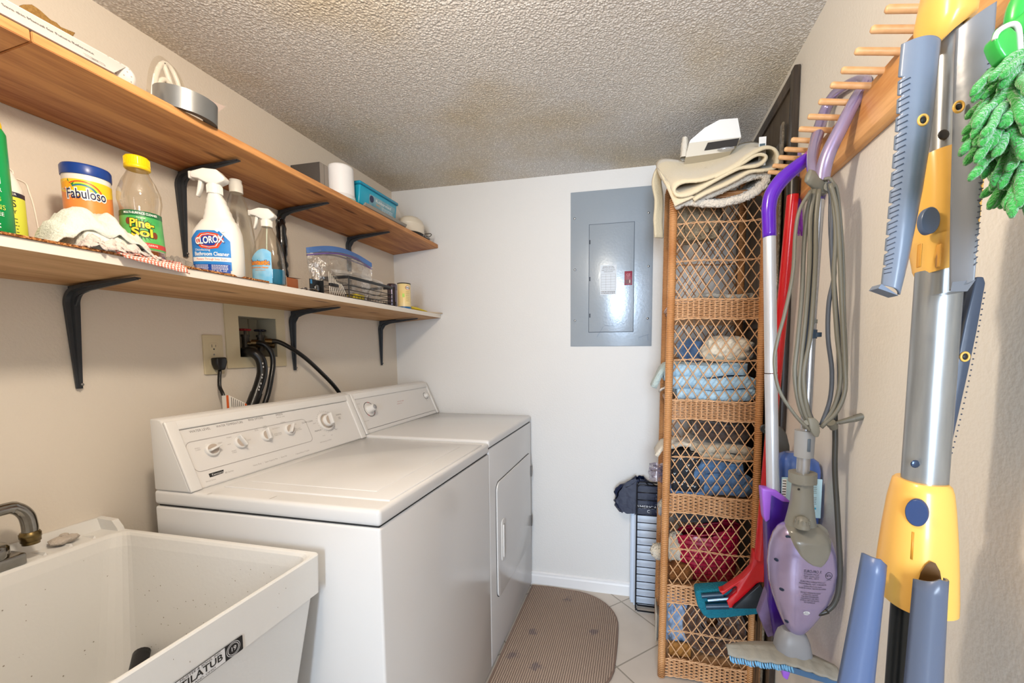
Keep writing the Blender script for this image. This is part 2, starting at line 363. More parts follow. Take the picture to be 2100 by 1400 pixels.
# ================================================================ SHELVES
pine = wood('orange_pine', 'dba064', '93532a', 'Y', 1., .5)
pine2 = wood('lower_shelf_pine', 'd6ae80', 'a87848', 'Y', 1.1, .55)
white = M('white_edge_paint', 'e4ddd3', .55, bump=(80, .1))
steel = M('dark_bracket_steel', '3c4045', .35, .3, bump=(30, .05))
screw = M('screw_metal', '8d8d8d', .3, 1)
SF1, SF2 = -1.0797, -1.0731        # front edges of the upper and lower shelf
Z1, Z2 = 1.8416, 1.4638            # underside height at the front
TILT = .022
def bracket(root, y, zw, zt, L, arm):
    """stamped steel bracket; zw = underside height at the wall, arm reaches x = XL+arm"""
    b = MB(steel)
    def section(p, w, d, nrm):      # open V rib as thin box sections
        return p, w, d, nrm
    # swept spine: from the foot of the leg, around the fillet, to the tip of the arm
    pts = []; 
    for t in range(9): k = t/8; pts.append((XL+.006, zw-L+k*(L-.045), .006+.008*k, .005+.008*k))
    for t in range(1, 8): a = PI/2*t/8; r = .04; pts.append((XL+.006+r-r*math.cos(a)*1.0, zw-.045+(.037)*math.sin(a), .014, .013-.001*t/8))
    for t in range(1, 9): k = t/8; x = XL+.046+k*(arm-.046); pts.append((x, zw-.008+(x-XL)*TILT/.28, .014-.008*k, .012-.008*k))
    vs = []
    for i, (x, z, hw, hd) in enumerate(pts):
        a = pts[max(i-1, 0)]; c = pts[min(i+1, len(pts)-1)]; t = Vector((c[0]-a[0], 0, c[1]-a[1])).normalized(); n = Vector((t.z, 0, -t.x))
        for sy, sn in ((-1, -.4), (-1, .3), (-.35, .35), (-.2, 1), (.2, 1), (.35, .35), (1, .3), (1, -.4)):
            vs.append(Vector((x, y+sy*hw, z))+n*hd*sn)
    m = 8; fs = [[i*m+k, i*m+(k+1) % m, (i+1)*m+(k+1) % m, (i+1)*m+k] for i in range(len(pts)-1) for k in range(m)]
    fs += [list(range(m))[::-1], [(len(pts)-1)*m+k for k in range(m)]]
    b.add(vs, fs, False)
    # flat wall plate and web filling the corner
    b.prism([(XL+.0005, zw-.09), (XL+.0005, zw-.001), (XL+.10, zw+.100*TILT/.28-.001), (XL+.07, zw-.012), (XL+.035, zw-.025), (XL+.018, zw-.05)], y-.0015, y+.0015, axes='xzy')
    br = b.build('bracket', root)
    for z in (zw-L+.01, zw-.03): MB(screw).ball((XL+.0165 if z > zw-.1 else XL+.012, y+.003, z), .0035, 8, sx=.6).build('screw', br)
def shelf_board(mb, y0, y1, zf, th=.0195, edge=None, xf=SF1):
    vs = []
    for y in (y0, y1):
        vs += [(XL+.001, y, zf-TILT), (xf, y, zf), (xf, y, zf+th), (XL+.001, y, zf-TILT+th)]
    b = bmesh.new(); V = [b.verts.new(v) for v in vs]
    for f in ((3, 2, 1, 0), (4, 5, 6, 7), (0, 1, 5, 4), (1, 2, 6, 5), (2, 3, 7, 6), (3, 0, 4, 7)): b.faces.new([V[i] for i in f])
    bmesh.ops.recalc_face_normals(b, faces=b.faces[:])
    bmesh.ops.bevel(b, geom=b.edges[:], offset=.0012, segments=2, affect='EDGES'); mb.bm(b, False)
up = thing('wall_shelf', 'upper orange pine wall shelf on dark steel brackets', 'shelf', (XL, 1., Z1-TILT))
b = MB(pine); shelf_board(b, -.4, .5685, Z1); b.build('board', up)
b = MB(pine); shelf_board(b, .5705, YB-.002, Z1); b.build('board', up)
for y in (.33, 1.011, 1.364, 1.75): bracket(up, y, Z1-TILT, Z1, .25, .225)
lo = thing('wall_shelf', 'lower wall shelf with a white painted front edge above the machines', 'shelf', (XL, 1., Z2-TILT))
b = MB(pine2); shelf_board(b, -.4, YB-.002, Z2, xf=SF2-.0015); b.build('board', lo)
b = MB(white).box(SF2-.0015, SF2, -.4, YB-.003, Z2, Z2+.0195); lab(b.build('edge_band', lo), 'white painted front edge')
for y in (.738, 1.40, 1.978): bracket(lo, y, Z2-TILT, Z2, .25 if y < 1 else .235, .225)
# ================================================================ WASHER, DRYER
enamel = M('white_enamel', 'd8d8d8', .16, spec=.5, bump=(6, .01))
enam2 = M('white_enamel_side', 'd2d2d2', .28, bump=(70, .04))
consol = M('console_plastic', 'dbdad8', .32)
panelm = M('control_panel_film', 'd8d6d4', .4)
seam = M('dark_seam', '2a2a2a', .8)
taupe = M('taupe_insert', 'b3a69a', .45)
ink = M('grey_print', '5e5a58', .6); ink2 = M('light_print', '9a9693', .6); black = M('black_print', '222222', .5); redp = M('red_print', 'b04a4a', .6)
MX0, MX1 = -1.2136, -.558
def console(root, y0, y1, z0, top, cap=.028):
    """sloped control console with raised end caps; returns the map for its face"""
    xb, xf0, xf1 = MX0+.004, -1.093, -1.166
    s = Vector((xf1-xf0, 0, top-.012-z0)).normalized(); n = Vector((s.z, 0, -s.x))
    prof = [(xb, z0), (xf0, z0), (xf1, top-.012), (xf1-.008, top-.003), (xf1-.018, top), (xb, top)]
    b = MB(consol); b.prism(prof, y0, y1, axes='xzy', bev=.004, seg=3)
    body = b.build('console', root)
    # raised rim around the recessed panel
    mp = planemap((xf0, y0, z0), (0, 1, 0), s)
    Lh = (Vector((xf1, 0, top-.012))-Vector((xf0, 0, z0))).length; W_ = y1-y0
    r = MB(consol)
    def bar(a0, a1, b0, b1, h=.006):
        T = basis((xf0, y0, z0), (0, 1, 0), s, Vector((0, 1, 0)).cross(s)); r.box(a0, a1, b0, b1, -.002, h, .003, 3, T)
    bar(0, cap, 0, Lh+.004); bar(W_-cap, W_, 0, Lh+.004); bar(cap-.004, W_-cap+.004, Lh-.022, Lh+.004)
    r.build('console_frame', root)
    p = MB(panelm); p.patch(mp, cap, W_-cap, .004, Lh-.022, .0008); 
    return mp, Lh, W_, body, p, s
def cabinet(root, y0, y1, zs, ztop, door=None):
    b = MB(enamel)
    b.box(MX0, MX1, y0, y1, .012, zs, .006, 3)
    b.use(seam).box(MX0+.012, MX1-.012, y0+.012, y1-.012, 0, .014)
    body = b.build('cabinet', root)
    b = MB(seam).box(MX0+.008, MX1-.006, y0+.006, y1-.006, zs-.003, zs+.006); b.build('seam', root)
    t = MB(enamel).box(MX0-.001, MX1+.001, y0-.001, y1+.001, zs+.0035, ztop, .010, 4)
    return body, t
# ---- washer
wy0, wy1, wz, wt = .790, 1.4765, .8855, .928
ws = thing('washing_machine', 'white top-load washing machine with five dials beside the utility sink', 'washing machine', (-.88, 1.13, 0))
body, t = cabinet(ws, wy0, wy1, wz, wt)
top = t.build('top_panel', ws)
d = MB(enamel)          # lid, slightly raised with a rolled groove
d.box(-1.055, MX1-.010, wy0+.055, wy1-.040, wt-.004, wt+.0035, .0032, 2)
d.box(-1.020, MX1-.075, wy0+.10, wy1-.095, wt+.001, wt+.0052, .0018, 2)
d.build('lid', ws)
r = MB(M('rust_chip', '6b4a33', .9))
for u, v, q in ((491, 994, .004), (535, 999, .002), (640, 905, .0015)): p = at(u, v, z=wt); r.box(p.x-q, p.x+q, p.y-q*1.4, p.y+q*1.4, wt-.001, wt+.0006)
r.build('paint_chip', top)
r = MB(M('faint_scuff', 'bfb9b2', .5))
for u, v, l in ((560, 1020, .02), (640, 960, .03), (800, 930, .02), (430, 1012, .012)):
    p = at(u, v, z=wt); r.box(p.x-.001, p.x+.001, p.y-l/2, p.y+l/2, wt+.0005, wt+.0008)
r.build('scuff_mark', top)
mp, Lh, Wd, cbody, pnl, sd = console(ws, wy0, wy1, wt, 1.112)
P0 = Vector((-1.093, wy0, wt)); NN = Vector((0, 1, 0)).cross(sd)
def onpanel(u, v, mp=mp, P0=P0):
    p = at_plane(u, v, P0, NN); q = p-P0; return q.y, q.dot(sd)
def ptext(pb, s_, u, v, size, mat, mp=mp, P0=P0, **k):
    x, y = onpanel(u, v, mp, P0); pb.use(mat).text(s_, mp, x, y, size, **k)
pb = pnl
for s_, u, v, w_ in (('WATER LEVEL', 410, 882, .055), ('WATER TEMPERATURE', 471, 870, .080), ('RINSE OPTIONS', 524, 859, .05), ('SPEEDS', 572, 850, .026)):
    ptext(pb, s_, u, v, .0095, ink, width=w_)
ptext(pb, 'MOTOR / SPIN', 575, 855, .005, ink2)
ptext(pb, 'ULTRA CLEAN', 630, 865, .0075, ink); ptext(pb, 'PREMIUM', 652, 883, .0075, ink); ptext(pb, 'NORMAL', 694, 850, .007, ink); ptext(pb, 'PERM\nPRESS', 696, 857, .005, ink)
for s_, u, v in (('SMALL\nLOAD', 405, 921), ('HIGH', 451, 908), ('WARM', 469, 897), ('HOT', 470, 911), ('WARM\nCOLD', 480, 926), ('COLD', 482, 887), ('COLD', 510, 902), ('ONE\nRINSE', 525, 881), ('TWO\nRINSES', 543, 875), ('AUTOMATIC', 566, 878), ('EXTRA RINSE\nFABRIC SOFT', 570, 890), ('NORMAL', 580, 866), ('SLOW', 604, 870), ('DELICATE\nHAND WASH', 611, 880), ('SOAK', 664, 893), ('OFF', 680, 892), ('HEAVY', 645, 868), ('LIGHT', 690, 880)):
    ptext(pb, s_, u, v, .0048, ink2)
ptext(pb, 'Heavy Duty   /   Super Capacity Plus   /   Quiet Pak', 555, 944, .0062, ink2, width=.12); ptext(pb, '3 Speed Motor 9 Cycles', 620, 927, .006, ink2)
ptext(pb, 'Self-Cleaning Lint Filter', 668, 904, .006, ink2); ptext(pb, '80 Series', 470, 967, .0065, ink2)
ptext(pb, 'Direct Drive', 432, 985, .005, ink2)
# logo badge: dark italic block with white lettering
x, y = onpanel(444, 971); pb.use(black).shape(mp, [(x-.020, y-.005), (x-.013, y-.005), (x+.017, y-.0035), (x+.021, y+.0055), (x-.020, y+.0055)], .0012)
pb.use(M('logo_white', 'dddddd', .5)).text('Kenmore', mp, x+.002, y, .008, .0016, width=.030)
# outline around the small dials
def outline(pb, mp, pts, w=.0007, mat=ink2, off=.0013):
    pb.use(mat); n = len(pts)
    for i in range(n):
        a = Vector(pts[i]+(0,)) if len(pts[i]) == 2 else pts[i]; c = Vector(pts[(i+1) % n]+(0,)); t = (c-a).normalized(); q = Vector((-t.y, t.x, 0))*w
        pb.shape(mp, [(p.x, p.y) for p in (a-q, c-q, c+q, a+q)], off)
x0, y0_ = onpanel(395, 940); x1, y1_ = onpanel(628, 868)
outline(pb, mp, rrect(x0-.006, x1, .045, .128, .015))
for k in (-1, 1): pb.use(seam).shape(mp, [(.03, Lh-.022-.0006), (Wd-.03, Lh-.022-.0006), (Wd-.03, Lh-.022+.0006), (.03, Lh-.022+.0006)], .0011)
pb.build('control_panel', ws)
def knob(root, mp, x, y, r, h, ang, tp=True, name='dial'):
    ex = mp(1, 0)-mp(0, 0); ey = mp(0, 1)-mp(0, 0); T = basis(mp(x, y), ex, ey, ex.cross(ey))
    k = MB(consol, T); k.lathe([(r, 0), (r, h*.35), (r*.93, h*.5), (r*.80, h*.52), (0, h*.52)], 36)
    R = Matrix.Rotation(ang, 4, 'Z')
    k.prism([(-r*.80, -r*.16), (r*.98, -r*.14), (r*1.12, 0), (r*.98, r*.14), (-r*.80, r*.16)], h*.3, h*1.15, bev=r*.06, seg=2, T=R)
    if tp:
        k.use(taupe)
        for s_ in (-1, 1):
            k.prism([(r*.72*math.cos(a)*1.0, s_*(r*.20+r*.52*math.sin(a))) for a in [PI*i/10 for i in range(11)]][::(1 if s_ > 0 else -1)], h*.51, h*.56, T=R)
    return k.build(name, root)
for u, v, a in ((433, 922, .25), (492, 907, 1.9), (545, 893, 1.5), (592, 881, .9)):
    x, y = onpanel(u, v); knob(ws, mp, x, y, .0185, .018, a)
x, y = onpanel(668, 864)
k = MB(panelm, None); ex = mp(1, 0)-mp(0, 0); ey = mp(0, 1)-mp(0, 0); T = basis(mp(x, y), ex, ey, ex.cross(ey)); k.T = T
k.lathe([(.036, 0), (.036, .005), (.034, .007), (.026, .007), (.026, .0045), (.0245, .0045)], 48); k.use(taupe).lathe([(.0255, .005), (.0255, .010), (0, .010)], 40)
k.use(ink2)
for i in range(28):
    a = 2*PI*i/28; k.box(.0385, .0385+(.004 if i % 4 else .006), -.0003, .0003, .0005, .0012, T=Matrix.Rotation(a, 4, 'Z'))
ring = k.build('timer_ring', ws)
kk = knob(ws, lambda a, b_, h=0: mp(a, b_, h+.008), x, y, .0225, .024, 1.45)
# ---- dryer
dy0, dy1, dz, dt = 1.4800, 2.112, .9025, .938
dr = thing('clothes_dryer', 'white front-load clothes dryer against the back wall', 'dryer', (-.88, 1.8, 0))
body, t = cabinet(dr, dy0, dy1, dz, dt); 
t.use(seam); 
t.build('top_panel', dr)
mp2, Lh2, Wd2, cb2, pnl2, _ = console(dr, dy0, dy1, dt, 1.112, .016)
Q0 = Vector((-1.093, dy0, dt))
for s_, u, v, sz, m_ in (('TIMED DRY', 745, 812, .006, ink2), ('COTTON', 735, 828, .005, ink2), ('HIGH', 736, 838, .005, ink2), ('AUTO DRY', 780, 800, .006, ink2), ('AIR DRY', 765, 806, .005, ink2), ('COOL DOWN', 752, 863, .005, ink2),
                         ('CLEAN LINT SCREEN', 822, 822, .006, redp), ('BEFORE EACH USE', 820, 827, .005, redp), ('END OF CYCLE', 866, 787, .005, ink2), ('SIGNAL', 876, 821, .005, ink2)):
    ptext(pnl2, s_, u, v, sz, m_, mp2, Q0)
pnl2.use(seam).patch(mp2, .02, Wd2-.02, .018, .0195, .0012); pnl2.patch(mp2, Wd2-.0205, Wd2-.019, .0, .02, .0012)
pnl2.build('control_panel', dr)
x, y = onpanel(757, 839, mp2, Q0); ex = mp2(1, 0)-mp2(0, 0); ey = mp2(0, 1)-mp2(0, 0); T = basis(mp2(x, y), ex, ey, ex.cross(ey))
k = MB(panelm, T); k.lathe([(.0335, 0), (.0335, .003), (.031, .004), (0, .004)], 44)
for i in range(32):
    k.use(redp if i in (6, 7, 20, 21, 28) else ink); a = 2*PI*i/32; k.box(.0305, .0335, -.0024, .0024, .0035, .0046, T=Matrix.Rotation(a, 4, 'Z'))
k.use(consol).lathe([(.020, .004), (.017, .012), (.0145, .030), (.013, .033), (0, .033)], 32); k.use(M('dial_grey', '9fa0a3', .35)).box(-.011, .011, -.0025, .0025, .033, .0335); k.lathe([(.010, .0331), (.010, .0337), (0, .0337)], 20)
k.build('timer_dial', dr)
x, y = onpanel(873, 811, mp2, Q0); T = basis(mp2(x, y), ex, ey, ex.cross(ey)); k = MB(ink, T); k.lathe([(.0195, 0), (.0195, .0012), (.0175, .0014), (.0175, 0)], 32, a0=1.3, a1=5.9)
k.use(consol).lathe([(.015, 0), (.012, .010), (.010, .018), (0, .018)], 28); k.build('signal_dial', dr)
# dryer door
dm = MB(seam); dm.prism(rrect(1.548, 2.083, .255, .748, .035), MX1-.001, MX1+.0012, axes='yzx'); dm.build('door_gap', dr)
dd = MB(enamel); dd.prism(rrect(1.5505, 2.081, .2575, .7455, .034, 7), MX1-.001, MX1+.007, axes='yzx', bev=.003, seg=3)
door = dd.build('door', dr)
hn = MB(consol); hn.prism(rrect(1.592, 1.640, .395, .575, .018, 6), MX1+.005, MX1+.011, axes='yzx', bev=.002)
hn.use(M('handle_recess', 'a9a9a8', .4)).prism(rrect(1.603, 1.629, .415, .555, .012, 6), MX1+.0112, MX1+.0116, axes='yzx'); hn.use(consol).box(MX1+.011, MX1+.017, 1.601, 1.608, .415, .555, .002)
hn.build('handle', door)
for z in (.645, .375):
    h_ = MB(screw); h_.cyl((MX1+.008, 2.084, z-.028), (MX1+.008, 2.084, z+.028), .004, n=12); h_.box(MX1, MX1+.004, 2.078, 2.096, z-.025, z+.025); h_.build('hinge', dr)
# ================================================================ UTILITY SINK
tubm = M('tub_plastic', 'dbdbd9', .38, bump=(90, .05), spec=.4)
chrome = M('tarnished_chrome', 'a9a7a2', .16, 1, bump=(20, .05), var=(26, .7, '6a6257'))
sk = thing('utility_sink', 'white plastic utility sink with a chrome faucet beside the washer', 'sink', (-1.02, .48, 0))
def loops(mb, L, k=5, close_first=True, close_last=False):
    vs = []; n = 4*(k+1)
    for x0, x1, y0, y1, r, z in L: vs += [(a, b, z) for a, b in rrect(x0, x1, y0, y1, r, k)]
    fs = [(j*n+i, j*n+(i+1) % n, (j+1)*n+(i+1) % n, (j+1)*n+i) for j in range(len(L)-1) for i in range(n)]
    mb.add(vs, fs, False)
    if close_first: mb.add(vs[:n], [list(range(n))])
    if close_last: mb.add(vs[-n:], [list(range(n))])
b = MB(tubm)
loops(b, [(-1.225, -.745, .26, .70, .05, .50), (-1.262, -.712, .215, .742, .035, .80), (-1.268, -.706, .207, .7475, .03, .824), (-1.273, -.701, .203, .751, .028, .8295), (-1.277, -.698, .2, .754, .026, .831),
          (-1.35, -.6945, .19, .761, .010, .831), (-1.352, -.6925, .188, .7625, .010, .828), (-1.352, -.6945, .190, .7605, .010, .742), (-1.350, -.7065, .203, .750, .008, .7385), (-1.33, -.748, .25, .715, .01, .43)])
b.prism([(XL+.001, .829), (XL+.001, .8585), (XL+.008, .8585), (XL+.020, .829)], .19, .760, axes='xzy')
b.prism([(XL+.001, .829), (XL+.001, .8585), (-1.296, .856), (-1.280, .838), (-1.276, .829)], .747, .761, axes='xzy')
# drain ribs on the deck
for i in range(6):
    y = .715-.043*i-.01
    b.add([(-1.335, y, .8305), (-1.285, y+.004, .8305), (-1.285, y-.004, .8305), (-1.285, y+.001, .837), (-1.281, y+.001, .8305)], [(0, 2, 3), (0, 3, 1), (1, 3, 4), (2, 4, 3)])
b.build('basin', sk)
b = MB(M('sink_leg', 'c9c7c2', .45))
for x in (-1.27, -.80):
    for y in (.27, .69):
        MB(M('sink_leg', 'c9c7c2', .45)).cyl((x, y, 0), (x+(.0 if x > -1 else 0), y, .45), .017, .02).build('leg', sk)
# maker's plate on the skirt
sx = -.6925
y0 = .412; z0 = .757
mp = planemap((sx, .492, .7580), (0, 1, 0), (0, 0, 1)); L_, H_ = .078, .0135
b = MB(M('sticker_black', '1d1d1f', .35)).shape(mp, rrect(-L_, L_, -H_, H_, .002), .0005)
b.use(M('sticker_white', 'd5d6d8', .4))
def ringshape(cx, cy, r0, r1, off, n=30, sy=1.):
    for i in range(n):
        a, c = 2*PI*i/n, 2*PI*(i+1)/n
        b.shape(mp, [(cx+r0*math.cos(a), cy+r0*sy*math.sin(a)), (cx+r1*math.cos(a), cy+r1*sy*math.sin(a)), (cx+r1*math.cos(c), cy+r1*sy*math.sin(c)), (cx+r0*math.cos(c), cy+r0*sy*math.sin(c))], off)
for s_ in (-1, 1): ringshape(s_*.060, 0, .0092, .0102, .0008); ringshape(s_*.060, 0, .0118, .0127, .0008)
b.shape(mp, [(-.045, -.0125), (.045, -.0125), (.045, .0125), (-.045, .0125)], .0007)
b.text('19', mp, .060, 0, .011, .0009, bold=.01); b.text('19', mp, -.060, 0, .011, .0009, bold=.01)
b.use(black).text('UTILATUB', mp, 0, .000, .0165, .0010, width=.080, bold=.02); b.text('E.L. MUSTEE & SONS, INC.', mp, 0, .0098, .0055, .0010, width=.078); b.text('CLEVELAND, OHIO', mp, 0, -.0095, .005, .001, width=.055)
lab(b.build('sticker', sk), 'black and white sticker on the sink front')
b = MB(M('tub_dirt', '8f867a', .9)); R = random.Random(3)
for i in range(170):
    if i < 60: y = R.uniform(.25, .74); z = .52+.28*R.random()**1.6; q = R.uniform(.0004, .0012); t_ = (z-.5)/.3; x = -1.225-.037*t_+.0012; b.box(x, x+.0004, y-q, y+q, z-q, z+q)
    elif i < 160: x = R.uniform(-1.2, -.75); z = .52+.28*R.random()**1.5; q = R.uniform(.0004, .0011); t_ = (z-.5)/.3; y = .70+.042*t_-.0012; b.box(x-q, x+q, y-.0004, y, z-q, z+q)
    else: y = R.uniform(.3, .75); z = R.uniform(.75, .82); q = R.uniform(.0004, .0008); b.box(sx+.0002, sx+.0005, y-q*.7, y+q*.7, z-q*1.6, z+q*1.6)
b.build('dirt_speck', sk)['kind'] = 'stuff'
# faucet
fa = MB(chrome)
p = at(48, 1165, x=-1.285); zb = .8312
fa.box(-1.318, -1.272, .33, .586, zb, zb+.024, .003, 2)
cx_, cy_ = -1.297, .555
fa.lathe([(.024, 0), (.026, .004), (.026, .022), (.022, .028), (.014, .031), (0, .032)], 28, TR((-1.295, .545, zb+.024)))
faucet = fa.build('faucet', sk)
sp = MB(chrome)
e = at(62, 1098, x=-1.288); q0 = at(0, 1046, x=-1.288); q1 = at(32, 1042, x=-1.288); q2 = at(53, 1055, x=-1.288); q3 = at(61, 1078, x=-1.288)
sp.tube([q0+Vector((0, -.25, -.015)), q0+Vector((0, -.12, -.006)), q0, q1, q2, q3, e], [.0125]*7, 14, spl=5)
s_ = sp.build('spout', faucet)
br = MB(M('aged_brass', '8c7a52', .3, 1, var=(40, .6, '5b4a30')))
br.lathe([(.013, -.012), (.0155, -.012), (.0155, -.004), (.0165, -.003), (.0165, .006), (.0150, .007), (.0150, .009), (.0135, .010)], 28, TR(e)); br.lathe([(.0135, 0), (.0135, -.008), (.010, -.009)], 24, TR(e-Vector((0, 0, .010))))
lab(br.build('aerator', faucet), 'tarnished brass aerator ring')
# scrubber lump on the deck
c = at(130, 1104, x=-1.315, ); c.z = .842
def lump(u, v): a = 2*PI*u; b_ = PI*(v-.5); r = .026*(1+.22*nz(math.cos(a)*2, math.sin(a)*2, v*3, 1.3)); return Vector((c.x+r*.75*math.cos(b_)*math.cos(a), c.y+r*math.cos(b_)*math.sin(a), c.z+.009*math.sin(b_)+.003*nz(a, v*4, 0, 2)))
m = MB(M('grimy_cloth', 'c9bfb4', .95, bump=(180, .6, 3), var=(60, .5, '9a8f85'))).grid(lump, 26, 12, wrap=True); m.ball((c.x-.003, c.y+.003, c.z+.010), .008, 10, sz=.5)
tag(m.build('scouring_pad', loc=c), 'small crusty beige scouring pad on the sink deck', 'scouring pad')
# discharge hose lying in the basin
h = at(262, 1372, y=.66)
hb = MB(M('black_rubber', '17171a', .45, bump=(60, .05)))
hb.tube([h+Vector((-.01, .035, .012)), h+Vector((.05, -.02, -.01)), h+Vector((.11, -.09, -.05)), h+Vector((.13, -.14, -.14)), h+Vector((.10, -.16, .505-h.z))], .0165, 16, spl=6)
hb.use(M('hose_inside', '050505', .8)).lathe([(.013, 0), (0, -.001)], 16, basis(h+Vector((-.0105, .0355, .0122)), (0, 0, 1), (.6, .75, 0), (-.62, .6, .25)))
tag(hb.build('discharge_hose', loc=h), 'black rubber hose end lying inside the sink basin', 'hose')
# ================================================================ LAUNDRY BOX, OUTLET
ivory = M('ivory_plastic', 'cfc3a3', .42, bump=(50, .08))
cap_ = M('dirty_gap', '4a3f33', .9)
ob = thing('washer_outlet_box', 'ivory recessed washer outlet box with two valves in the wall', 'outlet box', (XL, 1.25, 1.33))
f = MB(ivory); fx = XL+.005
F0, F1, G0, G1 = 1.122, 1.362, 1.2255, 1.442
for y0, y1, z0, z1 in ((F0, BX0, G0, G1), (BX1, F1, G0, G1), (BX0, BX1, G0, BZ0), (BX0, BX1, BZ1, G1)): f.box(XL+.0004, fx, y0, y1, z0, z1)
f.build('cover_frame', ob)
rec = MB(M('grey_box_inside', 'a8a391', .5)); d = XL-.085
rec.box(d-.004, d, BX0, BX1, BZ0, BZ1); rec.box(d, XL+.003, BX0-.003, BX0+.001, BZ0, BZ1); rec.box(d, XL+.003, BX1-.001, BX1+.003, BZ0, BZ1); rec.box(d, XL+.003, BX0, BX1, BZ0-.003, BZ0+.001); rec.box(d, XL+.003, BX0, BX1, BZ1-.001, BZ1+.003)
rec.use(M('box_slot', '8f8b7c', .5)).box(d, d+.002, 1.285, 1.289, BZ0, BZ1)
rec.build('recess', ob)
brass = M('valve_brass', '6f5a3c', .4, 1); darkv = M('valve_dark', '4a463f', .5, .6)
_vy = lambda u: at(u, 676, x=XL-.035).y
for (y, hc, nm) in ((_vy(502), M('red_handle', '8f1f22', .4), 'red wheel handle'), (_vy(533), M('navy_handle', '151a2a', .4), 'dark blue wheel handle')):
    v = MB(darkv); vx = XL-.035; zb = at(502, 676, x=XL-.035).z-.045
    v.cyl((vx, y, zb-.03), (vx, y, zb+.02), .011, n=14); v.cyl((vx, y, zb+.02), (vx, y, zb+.028), .014, n=8); v.cyl((vx, y, zb+.028), (vx, y, zb+.042), .004)
    v.use(brass).cyl((vx, y, zb-.004), (vx+.030, y+.022, zb-.008), .009); v.cyl((vx+.026, y+.019, zb-.0075), (vx+.036, y+.027, zb-.009), .012, n=8)
    vo = v.build('valve', ob)
    w_ = MB(hc)
    for i in range(8): a = PI*2*i/8; w_.ball((vx+.014*math.cos(a), y+.014*math.sin(a), zb+.045), .006, 8, sz=.7)
    w_.cyl((vx, y, zb+.041), (vx, y, zb+.049), .012); lab(w_.build('valve_handle', vo), nm)
rub = M('black_hose', '141415', .3, bump=(50, .06))
X_ = lambda u, v, x: at(u, v, x=x)
b = MB(rub); pts = [X_(488, 722, -1.40), X_(498, 722, -1.37), X_(517, 722, -1.325), X_(533, 735, -1.305), X_(538, 760, -1.30), X_(531, 790, -1.30), X_(519, 822, -1.30), X_(508, 860, -1.30), X_(505, 900, -1.30)]
b.tube(pts, .0165, 18, spl=6)
p = X_(525, 808, -1.30); q = X_(516, 832, -1.30); b.cyl(p+(q-p)*-.1, q, .0185, n=20)
m_ = M('hose_print', 'c9c9c9', .5)
b.use(m_)
for (u, v) in ((537, 745), (538, 752), (536, 768), (535, 774), (533, 786), (530, 793), (529, 799)):
    p = X_(u+2, v, -1.2815); b.box(p.x-.0008, p.x+.0008, p.y-.0016, p.y+.0016, p.z-.003, p.z+.003)
tag(b.build('drain_hose', loc=pts[3]), 'thick black drain hose bending out of the wall box', 'hose')
b = MB(rub); pts = [X_(522, 703, -1.352), X_(540, 705, -1.325), X_(556, 722, -1.31), X_(560, 745, -1.305), X_(556, 775, -1.30), X_(550, 805, -1.30), X_(540, 840, -1.30), X_(536, 890, -1.3)]
b.tube(pts, .0088, 14, spl=6); b.use(brass).cyl(pts[0]-Vector((.008, .004, 0)), pts[0]+Vector((.010, .008, 0)), .0125, n=8)
tag(b.build('supply_hose', loc=pts[3]), 'thin black supply hose hanging down beside the thick drain hose', 'hose')
b = MB(rub); pts = [X_(549, 700, -1.352), X_(568, 700, -1.335), X_(592, 711, -1.315), X_(625, 733, -1.30), X_(660, 765, -1.295), X_(690, 797, -1.29), X_(715, 835, -1.285)]
b.tube(pts, .0082, 14, spl=6); b.use(brass).cyl(pts[0]-Vector((.006, .006, 0)), pts[0]+Vector((.008, .010, 0)), .011, n=8)
tag(b.build('supply_hose', loc=pts[3]), 'braided dark supply hose running right across the wall under the shelf', 'hose')
# outlet
oy0, oy1, oz0, oz1 = 1.0455, 1.1095, 1.2085, 1.336
ol = thing('wall_outlet', 'ivory wall outlet with one black plug in its lower socket', 'outlet', (XL, 1.077, 1.27))
m = MB(ivory).prism(rrect(oy0, oy1, oz0, oz1, .003, 3), XL, XL+.0055, axes='yzx', bev=.0022); m.build('cover_plate', ol)
for zc in (1.297, 1.248):
    m = MB(ivory); m.prism([(1.0775+a, zc+c_) for a, c_ in rrect(-.0165, .0165, -.0145, .0145, .010, 5)], XL+.005, XL+.0068, axes='yzx', bev=.0008)
    m.use(black); m.box(XL+.0066, XL+.0071, 1.0705, 1.0720, zc-.001, zc+.008); m.box(XL+.0066, XL+.0071, 1.083, 1.0843, zc, zc+.007); m.lathe([(.0026, 0), (0, .0002)], 12, basis((XL+.0069, 1.0775, zc-.007), (0, 1, 0), (0, 0, 1), (1, 0, 0)))
    m.build('socket', ol)
m = MB(screw).ball((XL+.006, 1.0775, 1.2725), .0028, 8, sx=.4); m.build('screw', ol)
pc = thing('power_cord', 'black washer plug and power cord in the wall outlet', 'cord', (XL+.02, 1.08, 1.24))
m = MB(rub); m.prism([(1.063, 1.262), (1.096, 1.264), (1.099, 1.248), (1.090, 1.222), (1.072, 1.222), (1.064, 1.240)], XL+.0075, XL+.034, axes='yzx', bev=.004); m.build('plug', pc)
m = MB(rub); a = Vector((XL+.021, 1.081, 1.224)); m.tube([a, X_(450, 790, XL+.03), X_(458, 812, XL+.05), X_(462, 850, XL+.06), X_(460, 900, XL+.05)], .0048, 10, spl=5, sx=1.3); m.build('cable', pc)
tg = thing('warning_tag', 'white folded warning tag with orange bands tucked behind the washer console', 'tag', (-1.26, 1.08, 1.1))
p0 = X_(455, 811, -1.285); p1 = X_(469, 810, -1.262); p2 = X_(506, 828, -1.245)
m = MB(M('tag_paper', 'd9d4cc', .6)); dn = Vector((0, 0, -.07))
